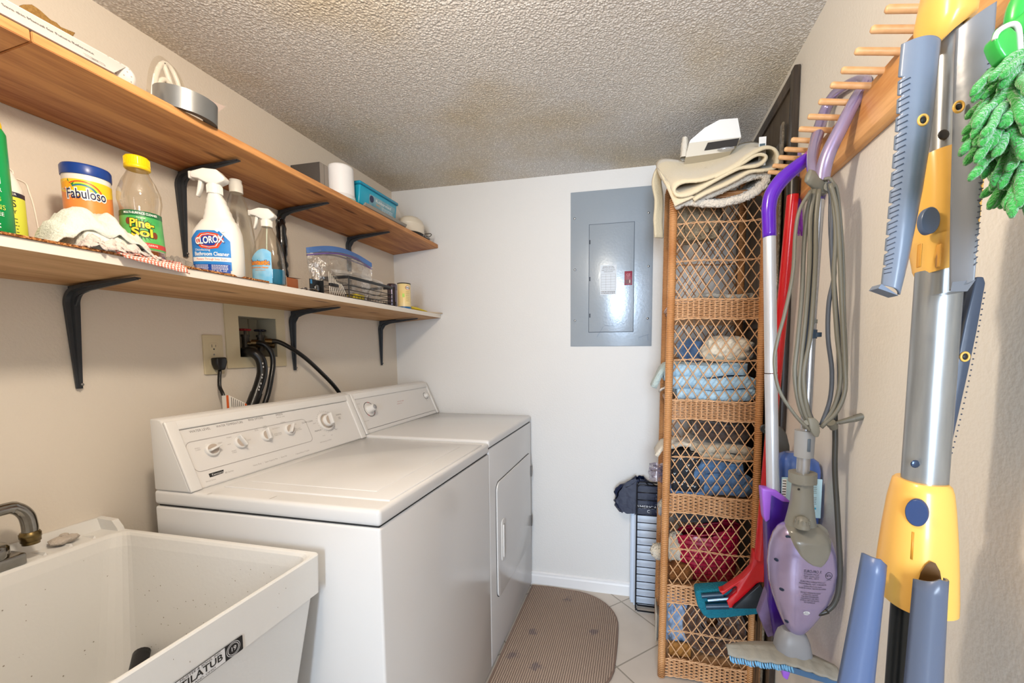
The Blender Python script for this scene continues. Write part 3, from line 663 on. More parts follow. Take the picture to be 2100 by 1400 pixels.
for a, c_ in ((p0, p1), (p1, p2)):
    ex = (c_-a); w_ = Vector((ex.x, ex.y, 0)).length; mpq = planemap(a, (ex.x, ex.y, 0), (0, 0, 1))
    m.use(MATS['tag_paper']).add([a, c_, c_+dn, a+dn], [(0, 1, 2, 3)])
    n_ = -1 if True else 1
    o_ = Vector((.0008, -.0003, 0))
    if a is p0: m.use(M('warn_orange', 'c8571e', .5)).add([a+ex*.62+o_, a+ex*.95+o_, a+ex*.95+dn+o_, a+ex*.62+dn+o_], [(0, 1, 2, 3)])
    else:
        for k in range(7):
            m.use(black); t_ = .12+.11*k; A = a+ex*t_+o_+Vector((0, 0, -.003)); m.add([A, A+ex*.03, A+ex*.03+Vector((0, 0, -.03)), A+Vector((0, 0, -.03))], [(0, 1, 2, 3)])
        m.use(MATS['warn_orange']).add([a+ex*.88+o_+Vector((0, 0, -.001)), a+ex*.99+o_, a+ex*.99+dn+o_, a+ex*.88+dn+o_], [(0, 1, 2, 3)])
m.build('paper', tg, solid=.0004)
# ================================================================ ELECTRICAL PANEL
gp = M('panel_grey_enamel', 'a3aeb9', .26, .3, bump=(90, .04), spec=.5)
ep = thing('electrical_panel', 'grey metal electrical panel on the back wall', 'electrical panel', (-.144, YB, 1.68))
Z_ = lambda u, v: at(u, v, y=YB)
px0, px1, pz0, pz1 = -.3467, .0582, 1.3023, 2.0703
m = MB(gp).prism([(px0, pz0), (px1, pz0), (px1, pz1), (px0, pz1)], YB-.006, YB, axes='xzy', bev=.0018); m.build('cover', ep)
a = Z_(1208.7, 461.7); c_ = Z_(1298.5, 680)
dx0, dx1, dz0, dz1 = a.x, c_.x, c_.z, a.z
m = MB(M('panel_gap', '4a5563', .6)).box(dx0-.0015, dx1+.0015, YB-.0068, YB-.005, dz0-.0015, dz1+.0015); m.build('door_gap', ep)
m = MB(gp).prism([(dx0+.001, dz0+.001), (dx1-.001, dz0+.001), (dx1-.001, dz1-.001), (dx0+.001, dz1-.001)], YB-.009, YB-.005, axes='xzy', bev=.0012); dr_ = m.build('door', ep)
bk = planemap((0, YB-.009, 0), (1, 0, 0), (0, 0, 1)); 
def bp_(x, z, h=0): return Vector((x, YB-.009-h, z))
for u, v in ((1179, 449), (1179.6, 553.7), (1179.6, 657.3), (1330, 437), (1329.8, 546.3), (1328, 652.8)):
    p = Z_(u, v); m = MB(M('screw_bright', 'c6ccd2', .25, 1)).lathe([(.0062, 0), (.0062, .001), (.004, .0032), (0, .0036)], 18, basis((p.x, YB-.006, p.z), (1, 0, 0), (0, 0, 1), (0, -1, 0)))
    m.build('screw', ep)
for u, v in ((1210, 497.4), (1210, 572.7), (1210, 647.3)):
    p = Z_(u, v); MB(M('hinge_dark', '3a3f47', .5, .5)).box(p.x-.003, p.x+.003, YB-.0105, YB-.006, p.z-.010, p.z+.010).build('hinge', ep)
a = Z_(1281, 557); c_ = Z_(1296.5, 584.6)
m = MB(M('latch_red', '8d2740', .4)); m.box(a.x, c_.x, YB-.013, YB-.009, c_.z, a.z, .001); 
def lm(x, z, h=0): return Vector((x, YB-.0131-h, z))
m.use(M('latch_pink', 'c98a98', .5)).text('GE', lm, (a.x+c_.x)/2, a.z-.018, .016, .0006); m.text('LIFT', lm, (a.x+c_.x)/2, a.z-.028, .007, .0006)
m.use(M('latch_dark', '5d1526', .4)).box(a.x+.004, c_.x-.004, YB-.0135, YB-.012, c_.z+.006, c_.z+.026)
m.use(M('latch_ivory', 'd9b9a8', .4)).box(c_.x-.014, c_.x-.010, YB-.016, YB-.013, c_.z+.010, c_.z+.024)
m.build('latch', dr_)
a = Z_(1231.5, 544.5); c_ = Z_(1264, 604)
m = MB(M('label_sheet', 'd4dbe3', .6)).shape(bp_, [(a.x, c_.z), (c_.x, c_.z), (c_.x, a.z), (a.x, a.z)], .0005); cx_ = (a.x+c_.x)/2
m.use(ink).text('GENERAL ELECTRIC', bp_, cx_, a.z-.010, .010, .0009, width=.055); m.text('MAIN LUGS LOAD CENTER', bp_, cx_, a.z-.017, .007, .0009, width=.06); m.text('DIRECTORY OF CIRCUITS', bp_, cx_, a.z-.026, .009, .0009, width=.066); m.text('WIRING DIAGRAM', bp_, cx_, a.z-.034, .007, .0009, width=.045)
for k in range(7): z = a.z-.045-k*.013; m.shape(bp_, [(a.x+.005, z), (c_.x-.005, z), (c_.x-.005, z+.0006), (a.x+.005, z+.0006)], .0008)
for k in range(4): x = a.x+.005+k*(c_.x-a.x-.010)/3; m.shape(bp_, [(x, a.z-.045-.078), (x+.0006, a.z-.045-.078), (x+.0006, a.z-.045), (x, a.z-.045)], .0008)
m.lines(bp_, a.x+.004, c_.x-.004, a.z-.128, c_.z+.004, 2)
m.build('circuit_label', dr_)
for (u0, v0, u1, v1) in ((1224, 691, 1238, 669), (1310, 692, 1331, 685), (1240, 650, 1280, 664), (1240, 668, 1264, 668), (1328, 686, 1329, 698)):
    a = Z_(u0, v0); c_ = Z_(u1, v1); t = (c_-a).normalized(); q = Vector((-t.z, 0, t.x))*.0005
    MB(M('scratch', '5c6c86', .6)).add([Vector((p.x, YB-.0095, p.z)) for p in (a-q, c_-q, c_+q, a+q)], [(0, 1, 2, 3)]).build('scratch', ep)
# ================================================================ RUG
def rugmat():
    m = bpy.data.materials.new('ribbed_rug'); m.use_nodes = True; nt = m.node_tree; L = nt.links; b = nt.nodes['Principled BSDF']
    tc = nt.nodes.new('ShaderNodeTexCoord'); sx_ = nt.nodes.new('ShaderNodeSeparateXYZ'); L.new(tc.outputs['Object'], sx_.inputs[0])
    def mth(op, a, bb=None, c=None):
        n = nt.nodes.new('ShaderNodeMath'); n.operation = op
        for i, q in enumerate((a, bb, c)):
            if q is None: continue
            if isinstance(q, (int, float)): n.inputs[i].default_value = q
            else: L.new(q, n.inputs[i])
        return n.outputs[0]
    nn = nt.nodes.new('ShaderNodeTexNoise'); nn.inputs['Scale'].default_value = 70; L.new(tc.outputs['Object'], nn.inputs['Vector'])
    xs = mth('ADD', sx_.outputs['X'], mth('MULTIPLY', nn.outputs[0], .003))
    a = mth('SINE', mth('MULTIPLY', xs, 2*PI/.0092)); c = mth('SINE', mth('MULTIPLY_ADD', sx_.outputs['Y'], 2*PI/.007, mth('MULTIPLY', xs, 2*PI/.0184)))
    h = mth('MULTIPLY_ADD', c, .35, a); h2 = mth('MULTIPLY_ADD', h, .37, .5)
    r = nt.nodes.new('ShaderNodeValToRGB'); r.color_ramp.elements[0].position = .1; r.color_ramp.elements[1].position = .8
    r.color_ramp.elements[0].color = lin('6b5a50'); r.color_ramp.elements[1].color = lin('bda795'); L.new(h2, r.inputs[0])
    # scattered navy flowers woven in
    dmin = None
    for fx_, fy_ in [(at(u, v, z=0).x+.3, at(u, v, z=0).y-1.7) for u, v in ((1165, 1232), (1092, 1298), (1216, 1298), (1100, 1370), (1052, 1345))]:
        vd = nt.nodes.new('ShaderNodeVectorMath'); vd.operation = 'DISTANCE'; L.new(tc.outputs['Object'], vd.inputs[0]); vd.inputs[1].default_value = (fx_, fy_, .008)
        dmin = vd.outputs['Value'] if dmin is None else mth('MINIMUM', dmin, vd.outputs['Value'])
    nn2 = nt.nodes.new('ShaderNodeTexNoise'); nn2.inputs['Scale'].default_value = 60; L.new(tc.outputs['Object'], nn2.inputs['Vector'])
    kk = nt.nodes.new('ShaderNodeValToRGB'); kk.color_ramp.elements[0].position = .045; kk.color_ramp.elements[1].position = .06; kk.color_ramp.elements[0].color = (.45, .48, .66, 1); kk.color_ramp.elements[1].color = (1, 1, 1, 1)
    L.new(mth('MULTIPLY_ADD', nn2.outputs[0], .07, mth('ADD', dmin, 0)), kk.inputs[0])
    mx = nt.nodes.new('ShaderNodeMix'); mx.data_type = 'RGBA'; mx.blend_type = 'MULTIPLY'; mx.inputs['Factor'].default_value = .7
    L.new(r.outputs[0], mx.inputs['A']); L.new(kk.outputs[0], mx.inputs['B']); L.new(mx.outputs['Result'], b.inputs['Base Color'])
    bp = nt.nodes.new('ShaderNodeBump'); bp.inputs['Strength'].default_value = .7; bp.inputs['Distance'].default_value = .003; L.new(h2, bp.inputs['Height']); L.new(bp.outputs[0], b.inputs['Normal'])
    b.inputs['Roughness'].default_value = .95; return m
rg = thing('floor_rug', 'beige ribbed rug with faded navy flowers on the floor by the dryer', 'rug', (-.3, 1.7, 0))
poly = [(-.548, 2.094), (-.44, 2.098), (-.33, 2.092)]+[(-.33+.25*math.sin(a), 1.842+.25*math.cos(a)) for a in [PI/2*i/10 for i in range(1, 11)]]+[(-.078, 1.75), (-.08, 1.66)]+[(-.33+.25*math.cos(a), 1.62-.25*math.sin(a)) for a in [PI/2*i/10 for i in range(1, 11)]]+[(-.548, 1.372)]
poly = poly[::-1]
MB(rugmat()).prism(poly, .0005, .008, bev=.002).build('pile', rg)
MB(M('rug_edging', '8c7669', .9, bump=(300, .5))).tube([(x, y, .005) for x, y in poly], .005, 6, closed=True).build('edging', rg)
# ================================================================ THINGS ON THE SHELVES
def zs1(x): return Z1+.0196-TILT*(SF1-x)/.28
def zs2(x): return Z2+.0196-TILT*(SF2-x)/.28
CK = .0045
def zc(x): return zs2(x)+CK+.0005
# cork strip
def corkmat():
    m = M('cork', 'b3763f', .9, bump=(240, .8, 4)); nt = m.node_tree; b = nt.nodes['Principled BSDF']
    tc = nt.nodes.new('ShaderNodeTexCoord'); v = nt.nodes.new('ShaderNodeTexVoronoi'); v.inputs['Scale'].default_value = 330
    nt.links.new(tc.outputs['Object'], v.inputs['Vector']); r = nt.nodes.new('ShaderNodeValToRGB'); r.color_ramp.elements[0].color = lin('5a2f14'); r.color_ramp.elements[1].color = lin('dba468')
    e = r.color_ramp.elements.new(.45); e.color = lin('a9652f')
    s = nt.nodes.new('ShaderNodeSeparateColor'); nt.links.new(v.outputs['Color'], s.inputs[0]); nt.links.new(s.outputs[0], r.inputs[0]); nt.links.new(r.outputs[0], b.inputs['Base Color']); return m
ck = MB(corkmat()); x0, x1 = -1.345, SF2+.004
y1c = at(558, 575, x=x1).y
vs = [(x0, -.3, zs2(x0)+.0003), (x1, -.3, zs2(x1)+.0003), (x1, y1c-.01, zs2(x1)+.0003), (x1-.01, y1c, zs2(x1)+.0003), (x0, y1c, zs2(x0)+.0003)]
vs += [(a, b_, c_+CK) for a, b_, c_ in vs]
ck.add(vs, [(4, 3, 2, 1, 0), (5, 6, 7, 8, 9)]+[(i, (i+1) % 5, 5+(i+1) % 5, 5+i) for i in range(5)])
tag(ck.build('cork_mat', loc=(-1.2, .4, 1.47)), 'thin speckled cork strip lying along the lower shelf', 'cork mat')
def placed(u, v, x): p = at(u, v, x=x); return p.y
pl = lambda n, c, r=.3, **k: M(n, c, r, **k)
yellow = pl('yellow_cap', 'f0c814'); 
# ---- green aerosol can (cut by the frame edge)
x = -1.13; y = .516; c = (x, y, zc(x)); r = .0305
a = thing('spray_can', 'green aerosol can with white lettering at the left end of the lower shelf', 'spray can', c)
m = MB(pl('can_green', '0f8f4c', .3)); m.lathe([(r-.002, 0), (r, .003), (r, .185), (r-.003, .192), (r-.012, .205)], 40, TR(c)); f = cylmap(c, r, -.62)
m.use(M('can_red', 'd02a2a', .35)); m.shape(f, [(.001+.026*math.cos(t), .150+.034*math.sin(t)) for t in [2*PI*i/26 for i in range(26)]], .0006)
m.use(M('can_white', 'f2f2ee', .4)); m.text('Resolve', f, -.002, .150, .03, .0012, bold=.02, width=.046); m.text('PET STAIN\nHIGH TRAFFIC\nCARPET', f, -.01, .185, .006, .001)
m.text('TOUCH', f, .003, .098, .016, .001, bold=.02, width=.044); m.text('INDOOR', f, .004, .082, .010, .001, width=.042)
m.use(M('can_lime', 'c9dc58', .4)).text("DISSOUDRÈS", f, .0, .066, .010, .001, width=.046); m.text('STAINS', f, .011, .052, .012, .001, width=.034)
m.use(MATS['can_white']).text('BLEACH-FREE', f, .002, .040, .009, .001, width=.046)
m.text('+', f, -.012, .02, .02, .001); m.text('*', f, .014, .014, .03, .001)
m.build('can', a)
m = MB(yellow).lathe([(r-.004, .190), (r-.004, .200), (r-.008, .225), (r-.014, .232), (0, .234)], 32, TR(c)); m.build('cap', a)
# ---- white bottle with lime label
x = -1.215; y = .572; c = (x, y, zc(x))
a = thing('spray_bottle', 'white spray bottle with lime green label behind the green aerosol can', 'spray bottle', c)
wp = pl('white_plastic', 'e7e6e0', .3, sss=.1)
prof = [(.030, 0), (.033, .004), (.033, .10), (.031, .125), (.022, .152), (.014, .166), (.013, .178)]
m = MB(wp); m.lathe(prof, 36, TR(c)); m.build('bottle', a)
f = cylmap(c, .033, -.65)
m = MB(pl('lime_label', 'd7de52', .45)); m.patch(f, -.05, .05, .012, .108, .0005, 20, 1); m.use(pl('navy_band', '23243a', .4)).patch(f, -.05, .05, .104, .113, .0007, 20, 1)
m.use(MATS['can_white']).text('SPRAY CLEANER', f, .005, .1085, .006, .001, width=.05); m.use(MATS['navy_band']).text('PLANTS', f, .002, .090, .019, .001, width=.052); m.text('EVERY DAY', f, .004, .075, .010, .001, width=.048); m.lines(f, -.02, .030, .065, .015, 8, .0012, .001); m.build('label', a)
m = MB(black); m.lathe([(.0145, .176), (.0145, .196), (.010, .198)], 20, TR(c)); m.box(-.012, .014, -.045, .006, .198, .216, .004, T=TR(c)); m.build('trigger', a)
# ---- white bent wire
m = MB(pl('white_wire', 'ece6da', .35)); m.tube([at(18, 345, x=-1.27), at(26, 352, x=-1.27), at(29, 364, x=-1.27), at(52, 376, x=-1.275), at(60, 395, x=-1.275), at(72, 435, x=-1.275), Vector((-1.275, at(86, 480, x=-1.275).y, zc(-1.275)+.002))], .0016, 8, spl=5)
tag(m.build('bent_wire', loc=(-1.27, .62, 1.55)), 'thin bent white wire leaning on the wall beside the lime bottle', 'wire')
# ---- wipes canister
x = -1.215; y = .710; c = (x, y, zc(x)); r = .0385
a = thing('wipes_canister', 'orange and yellow cleaning wipes canister with a blue lid', 'canister', c)
m = MB(wp); m.lathe([(r-.001, 0), (r, .002), (r, .195)], 48, TR(c)); m.build('body', a)
m = MB(pl('blue_lid', '173f8e', .3)); m.lathe([(r+.0015, .190), (r+.002, .193), (r+.002, .209), (r, .213), (r-.006, .214), (0, .2135)], 48, TR(c)); m.build('lid', a)
f = cylmap(c, r, -.68)
m = MB(M('label_orange', 'f39a4c', .35, var=(30, .5, 'e8772e'))); m.patch(f, -.115, .115, .004, .178, .0004, 48, 1)
m.use(M('label_yellow', 'f8cf2e', .35)); 
m.grid(lambda a_, b_: f(-.115+.23*a_, (.150+.008*math.sin(a_*9))*(1-b_)+.178*b_, .0006), 48, 1)
for i, cc in enumerate(('d8352d', 'f3b02c', 'f7e04a', '3fa14a', '2a6ab8')):
    r0 = .027-.0020*i; m.use(M('rb'+cc, cc, .4)); 
    for k in range(18):
        t0, t1 = .25+2.65*k/18, .25+2.65*(k+1)/18
        m.shape(f, [(-.003+q*math.cos(t)*1.15, .146+q*math.sin(t)) for q, t in ((r0, t0), (r0+.0020, t0), (r0+.0020, t1), (r0, t1))], .0008)
m.use(M('label_navy', '1b2550', .4)); wh = M('label_white', 'f5f5f2', .4)
m.use(wh).text('Fabuloso', f, .003, .147, .029, .0012, width=.066, bold=.10, rot=.04); m.use(M('label_navy', '1b2550', .4)).text('Fabuloso', f, .003, .147, .029, .0016, width=.062, bold=.012, rot=.04)
for i in range(5):
    t = i*1.25; m.use(M('fruit', 'f7b21c', .4)); cx, cy = -.030+.007*math.cos(t), .160+.007*math.sin(t)
    if i < 3: m.shape(f, [(cx+.006*math.cos(q), cy+.0075*math.sin(q)) for q in [2*PI*k/12 for k in range(12)]], .0012)
    m.use(M('leaf', '2f7d3a', .4)).shape(f, [(cx+.002, cy+.006), (cx+.010*math.cos(t), cy+.012), (cx+.006, cy+.002)], .001); m.use(wh).shape(f, [(cx-.008, cy), (cx-.002, cy+.008), (cx, cy)], .0009)
m.build('label', a)
# ---- amber cleaner bottle
x = -1.150; y = .768; c = (x, y, zc(x))
a = thing('cleaner_bottle', 'clear bottle of amber cleaner with yellow cap and green label', 'bottle', c)
film = glass('clear_plastic', 'f8f4ec', fac=.03, haze=.08)
prof = [(.033, 0), (.038, .006), (.039, .03), (.0365, .10), (.0345, .116), (.036, .130), (.0395, .150), (.0385, .168), (.030, .194), (.021, .212), (.0185, .220), (.0185, .234)]
m = MB(film); m.lathe(prof, 44, TR(c)); m.build('bottle', a)
m = MB(M('amber_liquid', 'a8612a', .1, trans=.5, ior=1.33, coat=.2)); m.lathe([(.031, .002), (.0365, .008), (.0375, .030), (.036, .034), (0, .034)], 36, TR(c)); m.build('liquid', a)
m = MB(yellow); m.lathe([(.0215, .222), (.0235, .224), (.0235, .229), (.0225, .230), (.0222, .248), (.020, .251), (0, .2515)], 40, TR(c))
for i in range(36): t = 2*PI*i/36; m.box(.0218, .0230, -.0006, .0006, .231, .247, T=TR(c) @ Matrix.Rotation(t, 4, 'Z'))
m.build('cap', a)
f = cylmap(c, .038, -.66, rf=lambda y: .0395-.0035*max(0, min(1, (y-.03)/.085)))
m = MB(M('label_green', '2f9e52', .35, var=(25, .6, '8fdc7a'))); m.patch(f, -.055, .055, .036, .122, .0005, 30, 6)
m.use(M('label_dkgreen', '14653a', .35)).patch(f, -.055, .055, .110, .122, .0008, 30, 1); m.use(M('label_redband', 'cf4038', .35)).patch(f, -.055, .055, .040, .051, .0008, 30, 1)
m.use(wh).text('MULTI-SURFACE CLEANER', f, .002, .116, .007, .0013, width=.064, bold=.02); m.text('KILLS 99.9% OF GERMS', f, .0, .0455, .006, .0013, width=.056); m.text('Original', f, .002, .106, .005, .0014)
for i in range(24):
    t = 2*PI*i/24; m.use(M('needle', '145c30', .5)).shape(f, [(.001+.012*math.cos(t-.2), .08+.012*math.sin(t-.2)), (.001+.030*math.cos(t), .08+.028*math.sin(t)), (.001+.012*math.cos(t+.2), .08+.012*math.sin(t+.2))], .0009)
for cx, cy in ((-.021, .097), (.025, .070)): m.use(M('cone', '7b3b22', .6)).shape(f, [(cx+.005*math.cos(q), cy+.008*math.sin(q)) for q in [2*PI*k/12 for k in range(12)]], .0012)
for t_, yy, ww in (('Pine-', .0925, .042), ('Sol', .0725, .036)):
    m.use(M('label_dk', '1d3a1e', .4)).text(t_, f, .003, yy, .026, .0014, width=ww*1.06, bold=.09); m.use(M('label_gold', 'f6d23c', .35)).text(t_, f, .003, yy, .026, .0018, width=ww, bold=.03)
m.build('label', a)
# ---- trigger head shared by the two sprayers; local: x = nozzle direction, z up
def trigger_head(T, z, mat, s=1.):
    m = MB(mat, T)
    m.lathe([(.0155*s, z), (.0155*s, z+.022*s), (.012*s, z+.026*s), (.010*s, z+.030*s)], 28)
    for i in range(26): t = 2*PI*i/26; m.box(.0152*s, .0162*s, -.0006, .0006, z+.001, z+.020*s, T=Matrix.Rotation(t, 4, 'Z'))
    m.prism([(-.026*s, z+.030*s), (-.030*s, z+.038*s), (-.012*s, z+.058*s), (.018*s, z+.060*s), (.040*s, z+.052*s), (.046*s, z+.050*s), (.046*s, z+.036*s), (.030*s, z+.034*s), (.012*s, z+.024*s), (-.010*s, z+.022*s)], -.0125*s, .0125*s, bev=.004*s, seg=3, axes='xzy')
    m.box(.044*s, .052*s, -.009*s, .009*s, z+.034*s, z+.052*s, .002)
    return m
def lever(T, z, mat, s=1.):
    m = MB(mat, T); m.prism([(.022*s, z+.036*s), (.032*s, z+.034*s), (.036*s, z+.012*s), (.040*s, z-.006*s), (.036*s, z-.008*s), (.028*s, z+.010*s)], -.006*s, .006*s, axes='xzy', bev=.002); return m
# ---- white bathroom cleaner spray bottle
x = -1.122; y = .928; c = Vector((x, y, zc(x)))
a = thing('spray_bottle', 'white spray bottle with blue label standing on the cork by the rags', 'spray bottle', c)
wd = Vector((-.93, -.37, 0)).normalized()         # nozzle direction
T = basis(c, wd, Vector((0, 0, 1)).cross(wd), (0, 0, 1)) @ Matrix.Diagonal((1.10, 1.10, 1.07, 1))
def sq(w, d, p=2.6, n=36):
    out = []
    for i in range(n): t = 2*PI*i/n; cc, ss = math.cos(t), math.sin(t); out.append((w*abs(cc)**(2/p)*(1 if cc >= 0 else -1), d*abs(ss)**(2/p)*(1 if ss >= 0 else -1)))
    return out
def sqloft(m, rows, n=36, T=None):
    vs = []
    for w, d, z, ox in rows: vs += [(a_+ox, b_, z) for a_, b_ in sq(w, d, 2.6, n)]
    fs = [(j*n+i, j*n+(i+1) % n, (j+1)*n+(i+1) % n, (j+1)*n+i) for j in range(len(rows)-1) for i in range(n)]
    m.add(vs, fs, True, T); m.add(vs[:n], [list(range(n))[::-1]], False, T); return m
m = MB(wp, T); 
rows = [(.050, .027, 0, 0), (.053, .030, .004, 0), (.054, .031, .05, 0), (.0535, .031, .090, 0), (.051, .030, .110, -.001), (.043, .027, .126, -.004), (.036, .024, .138, -.006)]
for i in range(8): z = .140+.007*i; rows.append((.0325-.0020*i+(.0010 if i % 2 else -.0006), .022-.0008*i, z, -.006+.0005*i))
rows += [(.0155, .0145, .198, -.001), (.0125, .0125, .206, 0)]
sqloft(m, rows); m.build('bottle', a)
trigger_head(T, .205, wp).build('spray_head', a); lever(T, .205, wp).build('trigger', a)
ldir = -1
def f(px, py, h=0):
    px *= 1.13; py = .004+(py-.004)*1.14       # flat label on the near face; px to the right when seen from the front
    z = py; d = -(.0305+h) ; q = T @ Vector((-px, d*0+ -1*(.031*(max(0., 1-(abs(px)/.0545)**2.6))**(1/2.6)+h)*ldir, z)); return q
# choose the face that looks towards the room
m = MB(M('label_blue', '1f6fc4', .35, var=(22, .6, '3fa8e6'))); 
o_ = [(-.036, .006), (.030, .006), (.036, .022), (.036, .080), (.026, .098), (-.018, .098), (-.036, .082)]
def poly_patch(m, f, x0, x1, y0f, y1f, off, n=16): m.grid(lambda a_, b_: f(x0+(x1-x0)*a_, y0f(a_)*(1-b_)+y1f(a_)*b_, off), n, 1)
poly_patch(m, f, -.040, .036, lambda a_: .006+.006*max(0, a_-.85)/.15, lambda a_: .096-.016*max(0, .2-a_)/.2-.022*max(0, a_-.75)/.25, .0006)
m.use(M('label_dkblue', '1545a0', .35)).patch(f, -.040, .034, .006, .024, .0009, 14, 1); m.use(wh).patch(f, -.038, .036, .030, .039, .0009, 14, 1)
for k, cc in ((1.0, 'e94f2b'), (.80, 'f3f3f0'), (.74, 'd4442a'), (.62, '1b3f9c')):
    m.use(M('hex'+cc, cc, .35)).shape(f, [(-.002+k*.028*p_, .074+k*.018*q_) for p_, q_ in ((-1, -.25), (-.6, -.85), (0, -1), (.6, -.85), (1, .25), (.6, .85), (0, 1), (-.6, .85), (-1, .25))][:9], .0010+.0002*(1.2-k)*10)
m.use(M('label_dkblue2', '0e2a6e', .4)).text('CLOROX', f, -.002, .074, .021, .0021, width=.058, bold=.05, shear=.1, rot=.12); m.use(wh).text('CLOROX', f, -.002, .0745, .020, .0025, width=.056, bold=.03, shear=.1, rot=.12)
m.text('Disinfecting', f, -.016, .054, .0065, .0012, width=.030); m.text('Bathroom Cleaner', f, 0, .0455, .0115, .0012, width=.066, bold=.02)
m.use(M('label_redtext', 'd8432b', .4)).text('Powers Through Soap Scum', f, 0, .0345, .0065, .0013, width=.058)
m.use(wh).lines(f, -.034, -.006, .023, .012, 4, .0011, .0012); m.lines(f, .0, .030, .023, .012, 4, .0011, .0012, 5); m.text('1 QT 30 FL OZ', f, .012, .0095, .005, .0013)
for i in range(10): t = .3+i*.25; m.use(M('star', 'cfe9fb', .4)).shape(f, [(.018+.003*math.cos(t+.6), .092+.003*math.sin(t+.6)), (.018+.013*math.cos(t), .092+.010*math.sin(t)), (.018+.003*math.cos(t-.6), .092+.003*math.sin(t-.6))], .0009)
m.build('label', a)
# ---- tall empty clear bottle
x = -1.195; y = 1.055; c = (x, y, zc(x))
a = thing('clear_bottle', 'tall empty clear bottle behind the white and blue spray bottle', 'bottle', c)
m = MB(glass('clear_bottle_plastic', 'f6f6f2', fac=.03, haze=.08)); m.lathe([(.040, 0), (.044, .006), (.044, .09), (.041, .15), (.034, .21), (.024, .255), (.017, .275), (.0155, .285)], 44, TR(c)); m.build('bottle', a)
m = MB(pl('frosted_cap', 'dcdbd4', .4)); m.lathe([(.0175, .280), (.0175, .305), (.0155, .310), (.0155, .318), (0, .319)], 28, TR(c)); m.build('cap', a)
# ---- blue cleaner spray bottle
x = -1.118; y = 1.082; c = Vector((x, y, zc(x)))
a = thing('spray_bottle', 'clear spray bottle with blue cleaner and orange lettering at the cork end', 'spray bottle', c)
T = basis(c, wd, Vector((0, 0, 1)).cross(wd), (0, 0, 1))
m = MB(film, T); R_ = [(.040, .026, 0, 0), (.044, .029, .005, 0), (.044, .029, .05, 0), (.041, .028, .09, 0), (.032, .024, .13, 0), (.021, .019, .155, 0), (.015, .015, .168, 0), (.013, .013, .180, 0)]
sqloft(m, R_); m.build('bottle', a)
m = MB(M('blue_liquid', '0878a8', .08, trans=.15, ior=1.33, coat=.3), T); sqloft(m, [(.038, .024, .002, 0), (.0425, .0275, .007, 0), (.0425, .0275, .047, 0)]); m.add([(p_[0], p_[1], .047) for p_ in sq(.0425, .0275)], [list(range(36))]); m.build('liquid', a)
MB(pl('dip_tube', 'd5e6dd', .3), T).tube([(0, 0, .01), (.004, 0, .1), (0, 0, .18)], .0018, 8, spl=4).build('dip_tube', a)
trigger_head(T, .176, wp, .92).build('spray_head', a); lever(T, .176, wp, .92).build('trigger', a)
def f(px, py, h=0): return T @ Vector((-px, (.029*(max(0., 1-(abs(px)/.0445)**2.6))**(1/2.6)+h), py))
m = MB(M('label_sky', '58b4e4', .35, var=(30, .6, 'd5ecf7'))); poly_patch(m, f, -.040, .020, lambda a_: .004, lambda a_: .075+.03*math.sin(a_*2.4), .0006)
m.use(M('label_orange2', 'f0952c', .4)).text('fantastic', f, -.014, .064, .020, .0012, width=.058, bold=.05); m.use(M('label_blue2', '1d4a8e', .4)).text('fantastic', f, -.0135, .0645, .020, .0010, width=.060, bold=.09)
m.use(MATS['label_orange2']).text('all-purpose cleaner', f, -.014, .050, .0085, .0012, width=.052, bold=.03); m.text('with bleach', f, -.012, .042, .005, .0012, width=.03)
m.build('label', a)
# ---- cloths
def cloth_pile(name, c, sx, sy, h, seed, mat, rot=0, res=44, fold=1., flat=1.):
    """crumpled cloth with ridged folds, closed underneath"""
    c = Vector(c); ca, sa = math.cos(rot), math.sin(rot)
    def f(u, v):
        a_ = 2*PI*u; rr = math.sin(v*PI/2*1.12) if v < .9 else 1
        k = 1+.22*nz(math.cos(a_)*1.3, math.sin(a_)*1.3, seed)+.07*nz(math.cos(a_)*5, math.sin(a_)*5, seed+3)
        x_, y_ = rr*k*math.cos(a_), rr*k*math.sin(a_)
        rid = 1-abs(nz(x_*1.5+seed, y_*2.2, seed*.7))*2.6; rid2 = 1-abs(nz(x_*3.4+seed, y_*3.4, seed))*2
        z_ = h*(max(0, math.cos(min(v, 1)*PI/2))**.7)*(.52+.34*rid*fold+.16*rid2*fold) if v < .98 else 0
        z_ = max(z_, .0)+ (0.0 if v < .9 else 0)
        x_ *= sx; y_ *= sy
        return Vector((c.x+x_*ca-y_*sa, c.y+x_*sa+y_*ca, c.z+z_+.001))
    m = MB(mat); m.grid(f, res*2, res, wrap=True); return m
rag = M('white_rag', 'dcded5', .95, bump=(220, .35, 3), sheen=.3, var=(14, .35, 'c3cdb8'))
rag2 = M('pinkish_rag', 'd8cbc4', .95, bump=(260, .4, 3), sheen=.3, var=(22, .5, 'b7a8a0'))
pr = placed(205, 500, -1.11)
def drape(m, A, B, hts, w, mat=None, seed=0, n=30, k=10, side=(1, 0, 0)):
    """a strip of cloth running A->B at heights hts above the base, width w across `side`, with sagging edges and folds"""
    A = Vector(A); B = Vector(B); side = Vector(side).normalized(); N = len(hts)-1
    def f(u, v):
        t = u*N; i = min(int(t), N-1); q = t-i; q = q*q*(3-2*q); z = hts[i]*(1-q)+hts[i+1]*q
        s_ = (v-.5)*2; p = A.lerp(B, u)+side*(s_*w*.5*(1+.18*nz(u*4, seed, s_)))
        rel = 1-.55*abs(s_)**2.2
        return p+Vector((.006*nz(u*7, s_*3, seed), .006*nz(u*5, s_*3, seed+5), z*rel+.0045*(1-abs(nz(u*6+s_*2.6, s_*1.5, seed))*3)))
    if mat: m.use(mat)
    m.grid(f, n, k); return m
zb = zc(-1.12)
